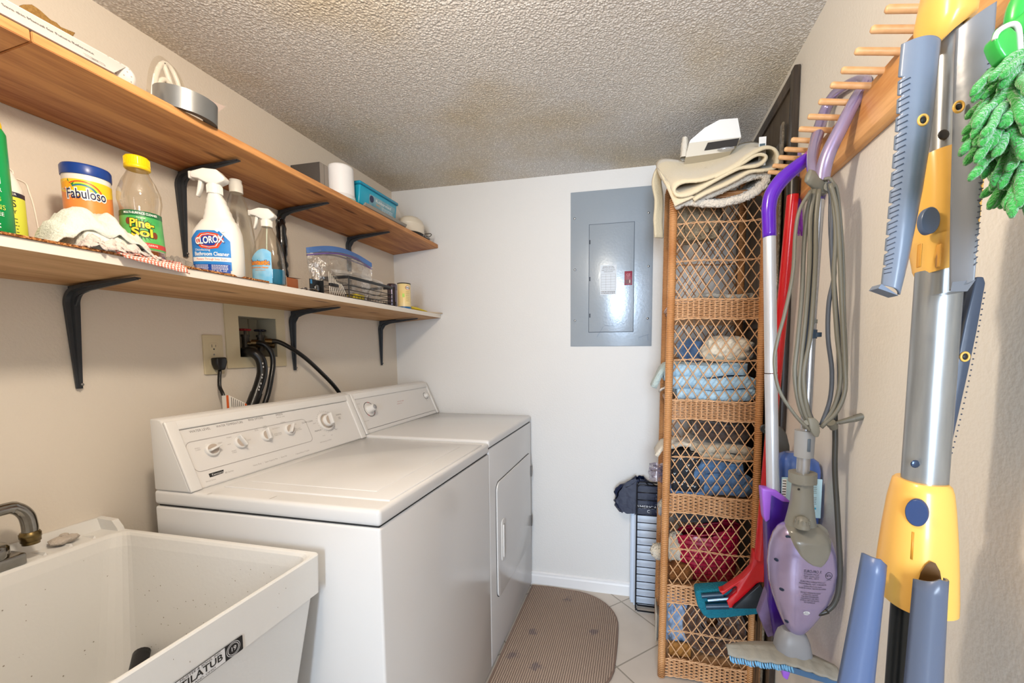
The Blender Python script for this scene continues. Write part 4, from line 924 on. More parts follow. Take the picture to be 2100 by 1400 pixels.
rg_ = thing('cleaning_rags', 'crumpled pile of white cleaning rags in front of the wipes canister', 'rags', (-1.12, .70, zb))
y0, y1 = placed(92, 480, -1.12), placed(318, 510, -1.10)
m = cloth_pile('rag', (-1.115, (y0+y1)/2+.004, zb), .038, (y1-y0)*.42, .092, 4.2, rag, 0.05, fold=.55); 
m.build('rag', rg_)
m = MB(rag); drape(m, (-1.135, y0-.002, zb), (-1.105, y1-.02, zb), [.004, .050, .078, .088, .080, .088, .062, .030, .004], .092, seed=2, n=48, k=14)
lab(m.build('rag', rg_, solid=.0022), 'greenish white rag draped over the top')
m = MB(rag2)
for i, (ya, yb, h0, x0) in enumerate(((.18, .62, .030, -1.083), (.42, .80, .026, -1.079), (.60, .95, .018, -1.080), (.20, .52, .016, -1.077))):
    A = Vector((x0, y0+(y1-y0)*ya, zb)); B = Vector((x0+.004, y0+(y1-y0)*yb, zb)); drape(m, A, B, [.004, h0, h0*.7, h0*1.1, h0*.5, .004], .030, seed=i*3+1, n=26, k=8, side=(1, .1, 0))
lab(m.build('glove_cuff', rg_, solid=.0018), 'pinkish knitted cuff folded at the front')
def checkmat():
    m = M('red_check_cloth', 'e8dfd6', .95, bump=(260, .3)); nt = m.node_tree; b = nt.nodes['Principled BSDF']; tc = nt.nodes.new('ShaderNodeTexCoord')
    mp_ = nt.nodes.new('ShaderNodeMapping'); mp_.inputs['Rotation'].default_value = (0, 0, .78); nt.links.new(tc.outputs['Object'], mp_.inputs[0])
    v = nt.nodes.new('ShaderNodeTexVoronoi'); v.inputs['Scale'].default_value = 210; v.inputs['Randomness'].default_value = .12; nt.links.new(mp_.outputs[0], v.inputs['Vector'])
    r = nt.nodes.new('ShaderNodeValToRGB'); r.color_ramp.elements[0].position = .42; r.color_ramp.elements[1].position = .5; r.color_ramp.elements[0].color = lin('ece7e0'); r.color_ramp.elements[1].color = lin('d97862')
    nt.links.new(v.outputs['Distance'], r.inputs[0]); nt.links.new(r.outputs[0], b.inputs['Base Color']); return m
ch = thing('checked_cloth', 'red and white checked cloth hanging over the lower shelf edge', 'cloth', (-1.08, .78, zb))
ya, yb = placed(228, 490, -1.07), placed(362, 540, -1.064)
for k in range(2):
    m = MB(checkmat())
    def f(u, v, k=k):
        yy = ya+.012*k+(yb-ya-.006*k)*u; t = v
        x_ = -1.125+(.061+.006*k)*min(t*1.25, 1); z_ = zb+.002+.006*(1-k)+.0035*nz(yy*60, k*3, t*2)-(.020*(.4+.6*u)*max(0, t-.72)/.28 if k else .003*t)
        if t > .8 and k: x_ += .002
        return Vector((x_, yy-.02*(1-t)*(1-u)+.03*(t-.5)*u, z_))
    m.grid(f, 26, 14); m.build('cloth_fold', ch, solid=.003)
m = cloth_pile('rag', (-1.165, placed(362, 505, -1.165), zc(-1.165)), .028, .045, .045, 9.1, M('grey_rag', '9d978f', .95, bump=(240, .5), var=(70, .5, '6f6a64')), .2)
tag(m.build('grey_rag', loc=(-1.165, .86, zc(-1.165))), 'dark grey ribbed rag between amber bottle and white spray bottle', 'rag')
# ---- black turned handle
x = -1.262; y = placed(578, 500, x); c = (x, y, zs2(x)+.0005)
hp = [(.013, 0), (.015, .004), (.012, .03), (.015, .045), (.0175, .058), (.0150, .075), (.0175, .088), (.0175, .100), (.0135, .112), (.0175, .122), (.0175, .130), (.013, .140), (.013, .155), (.0165, .162), (.0165, .182), (.018, .190), (.018, .215), (.015, .235), (.017, .255), (.012, .275), (.009, .285), (0, .286)]
m = MB(M('glossy_black', '0d0d10', .12, coat=.4)).lathe(hp, 28, TR(c)); m.tube([(x+.004, y+.012*math.cos(t), c[2]+.278+.012*math.sin(t)) for t in [2*PI*i/14 for i in range(14)]], .0035, 8, closed=True)
tag(m.build('grinder', loc=c), 'glossy black turned handle standing beside the second upper bracket', 'grinder')
# ---- small open carton
x = -1.115; z = zs2(x); ya, yb, yc = placed(572, 580, -1.10), placed(591, 585, -1.10), placed(614, 588, -1.10)
ct = thing('small_carton', 'small open carton with white side and brown inside', 'carton', (-1.12, yb, z))
m = MB(M('carton_white', 'd9d2c8', .6)).box(-1.150, -1.104, ya, yb, z+.0008, z+.043, .001); m.build('carton_side', ct)
m = MB(M('carton_brown', '9a5a35', .6, var=(40, .4, '7a4226'))); m.box(-1.150, -1.104, yb+.0002, yc, z+.0008, z+.039, .0008); m.add([(-1.150, yb, z+.0400), (-1.104, yb, z+.0400), (-1.108, yc+.022, z+.044), (-1.150, yc+.018, z+.046)], [(0, 1, 2, 3)]); m.build('carton_body', ct)
# ---- key rings and card
z = zs2(-1.09)
m = MB(screw)
for i, (u, q) in enumerate(((622, .010), (634, .013), (644, .010))):
    yy = placed(u, 585, -1.088); m.tube([(-1.088+q*.9*math.cos(t), yy+q*math.sin(t), z+.005+.004*math.sin(t+i)+.002) for t in [2*PI*k/18 for k in range(18)]], .0014, 6, closed=True)
for i in range(4): yy = placed(626+6*i, 582, -1.10); m.tube([(-1.10, yy-.004, z+.001), (-1.095, yy, z+.012), (-1.10, yy+.005, z+.002)], .0014, 6, spl=4)
tag(m.build('wire_clips', loc=(-1.09, placed(634, 585, -1.09), z)), 'small heap of shiny wire clips at the lower shelf edge', 'clips')
cy = placed(650, 590, -1.085)
cdm = thing('hook_card', 'black card with round silver magnet standing before the clear zip bag', 'card', (-1.085, cy, z))
m = MB(M('card_black', '191a1c', .4)); m.box(-1.095, -1.093, cy-.022, cy+.026, z, z+.046); m.box(-1.093, -1.079, cy+.0240, cy+.026, z, z+.046); m.build('card', cdm)
m = MB(screw); m.lathe([(.0115, 0), (.0115, .003), (.010, .004), (0, .0045)], 24, basis((-1.0925, cy+.008, z+.018), (0, 1, 0), (0, 0, 1), (1, 0, 0))); m.build('magnet', cdm)
m = MB(M('card_blue', '3d7fae', .4)).box(-1.0932, -1.0925, cy-.020, cy-.012, z+.030, z+.044); m.build('blue_tab', cdm)
# ---- clear zip bags
bagf = glass('bag_film', 'f1efec', rough=.1, fac=.12, haze=.3, bump=(45, .8))
def zipbag(name, label, A, B, depth, zt, zbm, seed, strip=None, bulge=.03, drop=.02):
    """A,B: ends of the zip strip (x,y); pouch hangs down to zbm"""
    A = Vector(A); B = Vector(B); t = thing(name, label, 'zip bag', ((A.x+B.x)/2, (A.y+B.y)/2, zbm)); nrm = Vector((B.y-A.y, A.x-B.x, 0)).normalized()
    def f(u, v, s_):
        p = A.lerp(B, .5+(u-.5)*(1-.25*v**2)); top = zt+drop*(math.sin(u*PI*1.0)-.3)-.012*u
        z_ = top+(zbm-top)*v; e = max(0, math.sin(u*PI))**.6*max(0, math.sin(min(1, v*1.05)*PI))**.6
        cr_ = 1-abs(nz(u*4+seed, v*4, s_*2+seed))*3; q = s_*bulge*e*(1+.5*nz(u*3, v*3, seed))+.006*cr_*min(1, v*6)
        return Vector((p.x, p.y, z_))+nrm*q*(1 if v < .97 else .6)
    m = MB(bagf)
    for s_ in (-1, 1): m.grid(lambda u, v: f(u, v, s_), 34, 26)
    m.build('pouch', t)
    if strip:
        m = MB(strip[0])
        for k, (v0, v1) in enumerate(((-.02, .10), (.12, .15))):
            m.use(strip[k]); 
            for s_ in (-1, 1): m.grid(lambda u, v: f(u, v0+(v1-v0)*v, s_)+nrm*.0006*s_, 34, 2)
        m.build('zip_strip', t)
    return t, f, nrm
zl = zs2(-1.15)
t, f, nrm = zipbag('zip_bag', 'large clear zip bag with a blue zip strip', (-1.19, placed(628, 515, -1.19)), (-1.09, placed(762, 530, -1.09)), .06, 1.665, zs2(-1.14)+.004, 3.3, (M('zip_blue', '4a6ea8', .4), M('zip_purple', '5c4a86', .4)), .036, .030)
m = MB(M('bag_strap', 'c9c4ba', .3)); 
yb_ = placed(690, 590, -1.105)
for i in range(9): yy = yb_+.008*i-.03; m.tube([(-1.11, yy, zl+.095-.006*i), (-1.10, yy-.012, zl+.055), (-1.095, yy-.016+.003*i, zl+.012)], .0016, 5, spl=4)
m.build('bag_contents', t)
m = MB(M('clamp_black', '1c1c1e', .4)); yy = placed(690, 585, -1.09); m.box(-1.10, -1.088, yy-.03, yy+.012, z+.036, z+.047, .003); m.build('black_bar', t)
# ---- black wire basket
bx0, bx1 = -1.205, SF2-.006; by0, by1 = placed(716, 615, -1.08), placed(806, 625, -1.08); bz = zs2(-1.08)+.002; bt = bz+.078
bk_ = thing('wire_basket', 'black wire basket holding plastic bags near the right shelf end', 'basket', (-1.14, (by0+by1)/2, bz))
wr = M('black_wire', '121214', .35)
m = MB(wr)
for z_ in (bz+.001, bz+.012, bz+.030, bz+.048): m.tube([(bx0, by0, z_), (bx1, by0, z_), (bx1, by1, z_), (bx0, by1, z_)], .0016, 6, closed=True, smooth=False)
for (x_, y_) in ((bx0, by0), (bx1, by0), (bx1, by1), (bx0, by1)): m.cyl((x_, y_, bz), (x_, y_, bt), .0022, n=8)
n_ = 16
for i in range(1, n_):
    y_ = by0+(by1-by0)*i/n_; m.tube([(bx1, y_, bz+.012), (bx1, y_, bz+.001), (bx0, y_, bz+.001), (bx0, y_, bz+.012)], .0012, 5)
for i in range(1, 7): x_ = bx0+(bx1-bx0)*i/7; m.tube([(x_, by1, bz+.012), (x_, by1, bz+.001), (x_, by0, bz+.001), (x_, by0, bz+.012)], .0012, 5)
m.tube([(bx1, by1, bz+.004), (bx1, by1+.020, bz+.004), (bx1, by1+.020, bz+.018), (bx1, by1+.012, bz+.018)], .0018, 6); m.build('wire_frame', bk_)
m = MB(M('basket_rim', '1d1f22', .4)); rz = .0055
for a_, b_, c_, d_ in ((bx0-.002, bx1+.002, by0-.002, by0+.002), (bx0-.002, bx1+.002, by1-.002, by1+.002), (bx0-.002, bx0+.002, by0, by1), (bx1-.002, bx1+.002, by0, by1)): m.box(a_, b_, c_, d_, bt-rz, bt+rz, .001)
m.build('rim', bk_)
zipbag('zip_bag', 'smaller clear zip bag standing up in the black wire basket', (-1.17, by0+.02), (-1.12, by1-.012), .04, bt+.038, bz+.006, 7.7, (M('zip_clear', 'cfccc8', .3), M('zip_clear', 'cfccc8', .3)), .018, .01)
m = MB(M('yellow_sponge', 'b9a62a', .7)).box(-1.16, -1.10, by0+.07, by0+.125, bz+.004, bz+.026, .005); tag(m.build('yellow_pad', loc=(-1.13, by0+.1, bz)), 'small yellow pad in the bottom of the black wire basket', 'pad')
x_ = -1.185; y_ = placed(803, 570, x_); m = MB(M('purple_steel', '6d6470', .2, .9)).lathe([(.024, .095), (.024, .118), (.020, .124), (0, .126)], 28, TR((x_, y_, bz))); m.lathe([(.022, .002), (.022, .095)], 24, TR((x_, y_, bz)))
tag(m.build('metal_tin', loc=(x_, y_, bz)), 'dull purple metal tin behind the wire basket', 'tin')
# ---- yellow can
x = -1.105; y = placed(826, 600, x)+.012; c = (x, y, zs2(x)+.0005); r = .030
a = thing('polish_can', 'cream and yellow can with a red and black oval logo', 'can', c)
m = MB(M('can_cream', 'e6d3a2', .35, var=(18, .6, 'f0c860'))); m.lathe([(r, 0), (r, .120), (r-.002, .122)], 40, TR(c)); m.use(M('can_blue', '1f5f94', .35)).lathe([(r+.0004, .0), (r+.0004, .012)], 40, TR(c)); m.use(black).lathe([(r+.001, .119), (r+.001, .123), (r-.004, .124), (0, .1235)], 40, TR(c)); m.build('can', a)
f = cylmap(c, r, -.85); m = MB(M('can_redring', 'b5252c', .4)); m.shape(f, [(.012+.012*math.cos(q), .100+.0095*math.sin(q)) for q in [2*PI*k/20 for k in range(20)]], .0006); m.use(wh).shape(f, [(.012+.010*math.cos(q), .100+.0075*math.sin(q)) for q in [2*PI*k/20 for k in range(20)]], .0009)
m.use(black).text('Glidden', f, .012, .100, .009, .0012, width=.022, bold=.02); m.lines(f, .002, .020, .085, .035, 6, .001, .001); m.use(M('can_lime2', 'a4d03a', .4)).patch(f, -.014, -.004, .055, .072, .0008); m.build('label', a)
# ---- yellow tube, wooden stick
z = zs2(-1.09); m = MB(M('yellow_rubber', 'd6be12', .4)); m.tube([(-1.10, y+.028, z+.012), (-1.095, y+.09, z+.011), (-1.085, y+.145, z+.006), (-1.08, y+.170, z+.004)], [.011, .011, .006, .003], 12, spl=5, sy=.8)
tag(m.build('yellow_tool', loc=(-1.09, y+.1, z)), 'curved yellow plastic tool lying at the right end of lower shelf', 'tool')
m = MB(M('pale_stick', 'd9c3a4', .6)).tube([(-1.10, y+.155, z+.003), (-1.085, y+.190, z+.003), (SF2+.012, YB-.012, z+.006)], .0028, 6, spl=3, sx=2)
tag(m.build('wood_shim', loc=(-1.08, y+.18, z)), 'thin pale wood shim beyond the curved yellow tool', 'shim')
# ================================================================ UPPER SHELF
zt = zs1(SF1)
a = thing('paper_slab', 'long flat white package with small print at the front of the upper shelf', 'package', (-1.12, .5, zt))
ya = -.2; yb = placed(233, 147, SF1+.002); yb2 = placed(262, 122, -1.10)
m = MB(M('slab_paper', 'c4c1bf', .5)); xf = SF1+.003
vs = [(xf, ya, zt+.001), (xf, yb, zt+.001), (xf-.11, yb+.02, zt-.0065), (xf-.11, ya, zt-.0065), (xf-.030, ya, zt+.046), (xf-.030, yb2, zt+.044), (xf-.11, yb2, zt+.040), (xf-.11, ya, zt+.040)]
m.add(vs, [(3, 2, 1, 0), (4, 5, 6, 7), (0, 1, 5, 4), (1, 2, 6, 5), (2, 3, 7, 6), (3, 0, 4, 7)])
e1 = Vector((0, 1, 0)); up_ = (Vector(vs[5])-Vector(vs[1])); up_.y = 0; f = planemap((xf, yb, zt+.001), e1, up_)
m.use(black).text('Save this Manual for Future Reference', f, -.022, .030, .0105, .0010, align='RIGHT', width=.125); 
for k in (0, 1): m.shape(f, [(-.045, .006+.006*k), (-.012, .006+.006*k), (-.012, .0066+.006*k), (-.045, .0066+.006*k)], .0009)
m.text('0014', f, -.028, .0092, .005, .0009); m.shape(f, [(-.0125, .006), (-.012, .006), (-.012, .0125), (-.0125, .0125)], .0009)
m.build('paper', a)
m = MB(M('slab_paper2', 'e6e5e2', .6, bump=(60, .3))); m.box(-1.24, -1.125, -.2, placed(150, 62, -1.14), zs1(-1.18)+.036, zs1(-1.18)+.056, .004)
m.box(-1.24, -1.10-.1, -.2, placed(150, 62, -1.14)-.01, zs1(-1.2)+.003, zs1(-1.18)+.036)
tag(m.build('paper_bundle', loc=(-1.18, .3, zs1(-1.18))), 'white paper bundle behind the long flat package', 'paper')
P_ = [(40, 14), (48, 9), (66, 9), (82, 20), (94, 31), (104, 40), (116, 46), (125, 55), (140, 61), (155, 67), (150, 75), (120, 72), (90, 55), (60, 35), (42, 20)]
xq = -1.255; m = MB(M('cork_tan', 'b08a4e', .85, bump=(300, .5), var=(160, .7, '7d5a2c'))); m.prism([(at(u, v, x=xq).y, at(u, v, x=xq).z) for u, v in P_][::-1], xq-.010, xq, axes='yzx', bev=.001)
zz = zs1(xq); m.box(xq-.010, xq, .42, .62, zz+.001, at(60, 40, x=xq).z-.02)
tag(m.build('cork_paddle', loc=(xq, .5, zz)), 'tan cork shape with curved top behind the white papers', 'cork board')
# perforated white roll lying on its side
x = -1.135; r = .030; c = (x, .62, zs1(x)+r+.002); m = MB(M('roll_white', 'e8e6e3', .8)); yE = placed(262, 140, x)
T = basis((x, .50, c[2]), (1, 0, 0), (0, 0, -1), (0, 1, 0)); m.lathe([(r, 0), (r, yE-.50-.012), (r-.004, yE-.50-.003), (r-.010, yE-.50), (0, yE-.50)], 30, T)
m.use(M('roll_dot', 'a9a29c', .8))
for i in range(60): t_ = (i*2.4) % 6.28; d_ = yE-.50-.014-.007*(i//9); m.box(r-.0003, r+.0003, -.0012, .0012, d_-.0012, d_+.0012, T=T @ Matrix.Rotation(t_, 4, 'Z'))
tag(m.build('dotted_roll', loc=c), 'white roll with small dots lying behind the white package end', 'paper roll')
# foil tape roll, tilted over the front edge
x = -1.112; y = placed(380, 215, x); c = Vector((x, y, zs1(x)+.004))
T = TR(c, .0, 0, .10); a = thing('foil_tape', 'wide roll of silver grey foil tape at the upper shelf edge', 'tape', c)
m = MB(M('foil_grey', '9a9d9f', .3, .75)); R0 = .062
m.lathe([(R0, 0), (R0, .048)], 72, T, cap=False, a0=-2.75, a1=1.6); m.lathe([(R0-.0008, .048), (R0-.0008, 0)], 72, T, cap=False, a0=-2.75, a1=1.6); m.build('tape_band', a)
m = MB(M('tape_side', '5b5650', .7, bump=(200, .4))); m.lathe([(R0-.001, .0015), (.040, .0015), (.040, .0465), (R0-.001, .0465)], 48, T, cap=False, a0=-2.7, a1=1.55, smooth=False); m.build('tape_core', a)
m = MB(M('torn_card', '6a5a4c', .9, bump=(120, .8))); m.lathe([(.036, .002), (.040, .002), (.041, .052), (.037, .054)], 20, T, cap=False, a0=-3.4, a1=-2.6); lab(m.build('torn_cardboard', a), 'torn brown cardboard end')
# blister pack with white ring
x = -1.20; zt_ = zs1(x); yb = placed(300, 165, x); ya_ = placed(372, 172, x); ym = (yb+ya_)/2; w_ = abs(ya_-yb)/2; BH = (at(335, 121, x=x).z-zt_)
a = thing('blister_pack', 'clear domed package with white loops behind the foil tape', 'package', (x, ym, zt_))
m = MB(film); 
def f(u, v): t_ = PI*u; rr = 1-.15*v; return Vector((x+.03*v, ym+w_*1.1*rr*math.cos(t_), zt_+BH*1.02*rr*max(0, math.sin(t_))**.8+.001))
m.grid(f, 30, 4); m.add([f(i/30, 1) for i in range(31)], [list(range(31))]); m.build('clear_shell', a)
m = MB(M('loop_white', 'f6f6f4', .25))
for k, q in enumerate((.95, .70)): m.tube([(x+.012, ym+w_*q*math.cos(t_)-.006*k, zt_+.003+BH*.95*q*math.sin(t_)) for t_ in [PI*i/16 for i in range(17)]], .006, 10)
m.tube([(x+.012, ym-w_*.2, zt_+BH*.9), (x+.012, ym+w_*.25, zt_+BH*.55), (x+.012, ym+w_*.5, zt_+.004)], .006, 10, spl=5); m.build('white_loop', a)
x = -1.16; p = [at(446, 212, x=x), at(463, 218, x=x), at(447, 231, x=x)]; m = MB(M('card_pale', 'c9b7ae', .6)); q = Vector((0, 0, zs1(x)-p[2].z+.001))
m.prism([(v_.y, v_.z) for v_ in p]+[(p[0].y-.01, zs1(x)+.001), (p[0].y-.02, zs1(x)+.001), (p[0].y-.02, p[0].z)], x-.001, x, axes='yzx')
tag(m.build('card_corner', loc=p[2]), 'pale card corner sticking out beside the foil tape', 'card')
# dark speaker box
xf = -1.155; pA = at(655, 331, x=xf); pB = at(672, 338, x=xf); z = zs1(-1.2); xl = at(595, 333, y=pA.y).x
a = thing('speaker_box', 'dark grey box with lighter side on the upper shelf', 'box', ((xl+xf)/2, pA.y, z))
m = MB(M('box_charcoal', '4a4643', .6, bump=(150, .1))); m.box(xl, xf-.0005, pA.y, pB.y, z+.003, pA.z, .0015); m.build('case', a)
m = MB(M('box_taupe', '8f8880', .5)); m.box(xf-.001, xf+.0006, pA.y+.001, pA.y+(pB.y-pA.y)*.48, z+.006, pA.z-.002); m.box(xf-.001, xf+.0006, pA.y+(pB.y-pA.y)*.54, pB.y-.001, z+.006, pA.z-.002); m.build('side_panel', a)
# white canister
x = -1.130; y = placed(702, 380, x)-.005; c = (x, y, zs1(x)+.0005); r = .046
a = thing('white_canister', 'plain white plastic canister beside the dark grey box', 'canister', c)
m = MB(M('canister_white', 'e9eaec', .35)); m.lathe([(r+.004, 0), (r+.004, .006)], 44, TR(c)); m.lathe([(r, .016), (r-.001, .120), (r-.003, .128), (r-.010, .132), (0, .133)], 44, TR(c)); m.build('body', a)
m = MB(M('canister_lid', 'dedfe0', .4)); m.lathe([(r+.0035, .006), (r+.0035, .012), (r+.002, .013), (r+.002, .020), (r, .022)], 44, TR(c)); m.use(M('lid_green', '7fae9a', .4)).lathe([(r+.0045, .003), (r+.0045, .006)], 44, TR(c)); m.build('lid_rim', a)
# papers
x0 = -1.26; m = MB(M('loose_paper', 'dcd8d2', .6)); 
A = at(731, 371, x=x0); B = at(800, 392, x=x0+.02); zz = zs1(-1.2)
m.grid(lambda u, v: Vector((x0+.02*u+.10*v*.6, A.y+(B.y-A.y)*u, (A.z-.006*math.sin(u*5))*(1-v)+(zz+.06)*v+.004*nz(u*5, v*5))), 18, 6)
m.grid(lambda u, v: Vector((x0+.012+.02*u+.10*v*.6, A.y+.03+(B.y-A.y)*u, (A.z-.015+.006*math.sin(u*6))*(1-v)+(zz+.05)*v)), 18, 6); m.box(-1.24, -1.17, A.y+.02, B.y-.02, zz+.001, zz+.06)
tag(m.build('loose_papers', loc=(x0, A.y, zz)), 'loose white papers stacked behind the turquoise tub', 'papers')
# grey tray and turquoise tub
ya, yb = placed(748, 440, SF1), placed(832, 462, SF1); z = zs1(SF1-.02)
m = MB(M('grey_tray', '8c867c', .4)); m.prism([(SF1+.002, z+.003), (SF1+.008, z+.014), (SF1+.003, z+.016), (SF1-.006, z+.007), (SF1-.12, z-.003), (SF1-.12, z-.0075)], ya, yb, axes='xzy', bev=.0012)
tag(m.build('baking_tray', loc=(SF1-.05, (ya+yb)/2, z)), 'grey tray under the turquoise tub at the shelf edge', 'tray')
tq = M('turquoise_plastic', '1aa0c0', .25, coat=.2); ya, yb = placed(737, 400, SF1-.02), placed(818, 447, SF1-.015)
a = thing('plastic_tub', 'turquoise plastic tub with a printed label and a lid', 'tub', (SF1-.06, (ya+yb)/2, z+.016))
zt_ = z+.0155; xb0, xb1 = SF1-.135, SF1-.018
m = MB(tq); m.prism([(xb0+.008, zt_), (xb1-.010, zt_), (xb1, zt_+.078), (xb0, zt_+.078)], ya+.006, yb-.006, axes='xzy', bev=.006, seg=3); m.build('tub', a)
m = MB(M('turquoise_lid', '1590b2', .25, coat=.2)); m.box(xb0-.004, xb1+.004, ya, yb, zt_+.076, zt_+.088, .005, 3); m.use(M('turquoise_dark', '0f6f90', .4)).box(xb0-.002, xb1+.0045, ya+.004, yb-.004, zt_+.0735, zt_+.077, .001); m.build('lid', a)
s_ = Vector((.010, 0, .078)).normalized(); f = planemap((xb1-.010, ya+.006, zt_), (0, 1, 0), s_); L_ = yb-ya
m = MB(M('tub_label', '4b8fa5', .4, var=(30, .6, 'b9cdd0'))).patch(f, L_*.22, L_*.90, .010, .058, .0008); m.use(MATS['label_navy']).shape(f, [(L_*.28+.014*math.cos(q), .042+.014*math.sin(q)) for q in [2*PI*k/16 for k in range(16)]], .0012)
m.use(wh).text('Rubbermaid', f, L_*.58, .044, .016, .0013, width=L_*.4); m.use(M('label_orange3', 'f2a52c', .4)).text('EASY', f, L_*.45, .030, .012, .0013); m.use(wh).lines(f, L_*.55, L_*.85, .032, .016, 3, .0015, .0012); m.build('label', a)
# cream appliance
x = -1.145; y = placed(843, 465, x); c = Vector((x, y, zs1(x)+.0005)); a = thing('cream_appliance', 'cream domed appliance with a black base and wire handle', 'appliance', c)
cm = M('cream_plastic', 'ded3c0', .35)
m = MB(cm); m.lathe([(.060, .022), (.063, .026), (.063, .058), (.066, .062), (.063, .067), (.055, .085), (.040, .099), (.018, .106), (0, .107)], 44, TR(c), sy=1.15); m.build('dome', a)
m = MB(M('base_black', '1e1c1b', .5)); m.lathe([(.050, 0), (.058, .004), (.058, .022)], 40, TR(c), sy=1.12); m.build('base', a)
m = MB(M('handle_wire', '6b655c', .3, .8)); q0 = Vector((x+.045, y+.045, c.z+.030)); m.tube([q0, q0+Vector((.018, .030, .010)), q0+Vector((.026, .034, .004)), q0+Vector((.022, .016, -.010)), q0+Vector((.008, -.006, -.012))], .0022, 8, spl=5); m.build('handle', a)
x = SF1-.012; y = placed(873, 487, x); m = MB(screw)
for i in range(7): m.tube([(x, y-.024+.008*i+.006*math.cos(t_), zs1(x)+.011+.0095*math.sin(t_)+.000) for t_ in [2*PI*k/10 for k in range(10)]], .0018, 6, closed=True)
m.tube([(x, y-.03, zs1(x)+.012), (x, y+.035, zs1(x)+.012)], .0065, 10)
tag(m.build('coiled_chain', loc=(x, y, zs1(x))), 'small coiled silver chain near the end of the upper shelf', 'chain')
m = MB(wood('block_wood', 'c88a4f', '8a5527', 'Y', 1, .6, knots=False)).box(SF1-.06, SF1-.035, YB-.075, YB-.030, zs1(SF1-.06)+.001, zs1(SF1)+.024, .001)
tag(m.build('wood_block', loc=(SF1-.05, YB-.05, zs1(SF1))), 'short wood block at the far end of the upper shelf', 'wood block')
# ================================================================ WICKER SHELF UNIT
def canemat(name, c1, c2, axis='z', freq=260):
    m = M(name, c1, .42, bump=(200, .1), var=(9, .75, c2), spec=.5); nt = m.node_tree; b = nt.nodes['Principled BSDF']; tc = nt.nodes.new('ShaderNodeTexCoord')
    w = nt.nodes.new('ShaderNodeTexWave'); w.bands_direction = axis.upper(); w.inputs['Scale'].default_value = freq/6.28; w.inputs['Distortion'].default_value = 1.5; w.inputs['Detail Scale'].default_value = 3
    nt.links.new(tc.outputs['Object'], w.inputs['Vector']); bp = nt.nodes.new('ShaderNodeBump'); bp.inputs['Strength'].default_value = .7; bp.inputs['Distance'].default_value = .003
    nt.links.new(w.outputs['Fac'], bp.inputs['Height']); nt.links.new(bp.outputs[0], b.inputs['Normal']); return m
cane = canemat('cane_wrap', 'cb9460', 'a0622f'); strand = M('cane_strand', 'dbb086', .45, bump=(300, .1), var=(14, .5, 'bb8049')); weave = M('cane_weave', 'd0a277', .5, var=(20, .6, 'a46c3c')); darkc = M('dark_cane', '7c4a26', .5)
EX0, EX1, EY0, EY1 = .1135, .418, 1.600, 1.945
PR = .0145
ws_ = thing('wicker_shelf', 'tall narrow wicker shelf with lattice sides packed with linens', 'shelf unit', (.26, 1.77, 0))
LV = [.045, .345, .703, 1.060, 1.427]     # mid heights of the woven bands
HB = .0345
for nm, x, y, zt in (('a', EX0, EY0, 1.82), ('b', EX1, EY0, 1.82), ('c', EX0, EY1, 1.96), ('d', EX1, EY1, 1.96)):
    m = MB(cane); lean = -.012 if x < .2 else .006
    m.tube([(x+lean*(1-z/1.9), y, z) for z in [0.004+(zt-.004)*i/24 for i in range(25)]], PR, 18); m.build('post', ws_)
for y, zt in ((EY0, 1.82), (EY1, 1.96)):
    m = MB(cane); N = 20; m.tube([(EX0+(EX1-EX0)*(1-math.cos(PI*i/N))/2, y, zt+(.0 if y == EY0 else .05)*math.sin(PI*i/N)**.7) for i in range(N+1)], .012, 12); m.build('arch', ws_)
def lattice(m, x0, x1, y, z0, z1, p=.0368, slope=1.55, r=.0021):
    for sgn in (1, -1):
        n = int(((x1-x0)+(z1-z0)/slope)/p)+2
        for i in range(-1, n):
            c = x0-(z1-z0)/slope+p*i+(.4*p)      # line x = c + (z-z0)/slope (sgn=1) ; mirrored otherwise
            za, zb = z0, z1; xa, xb = c, c+(z1-z0)/slope
            if xb <= x0 or xa >= x1: continue
            if xa < x0: za = z0+(x0-xa)*slope; xa = x0
            if xb > x1: zb = z1-(xb-x1)*slope; xb = x1
            if zb-za < .01: continue
            if sgn < 0: xa, xb = x1-(xa-x0), x1-(xb-x0)
            yy = y+.0018*sgn; k = 3
            j_ = .0012*math.sin(i*3.1+sgn)
            m.tube([(xa+(xb-xa)*t/k+j_, yy, za+(zb-za)*t/k) for t in range(k+1)], r, 5)
def twist(m, x0, x1, y, z, r=.0017):
    for ph in (0, PI):
        m.tube([(x0+(x1-x0)*i/60, y-.003*math.cos(i*.62+ph), z+.0022*math.sin(i*.62+ph)+.003*math.sin(i*.1)) for i in range(61)], r, 5)
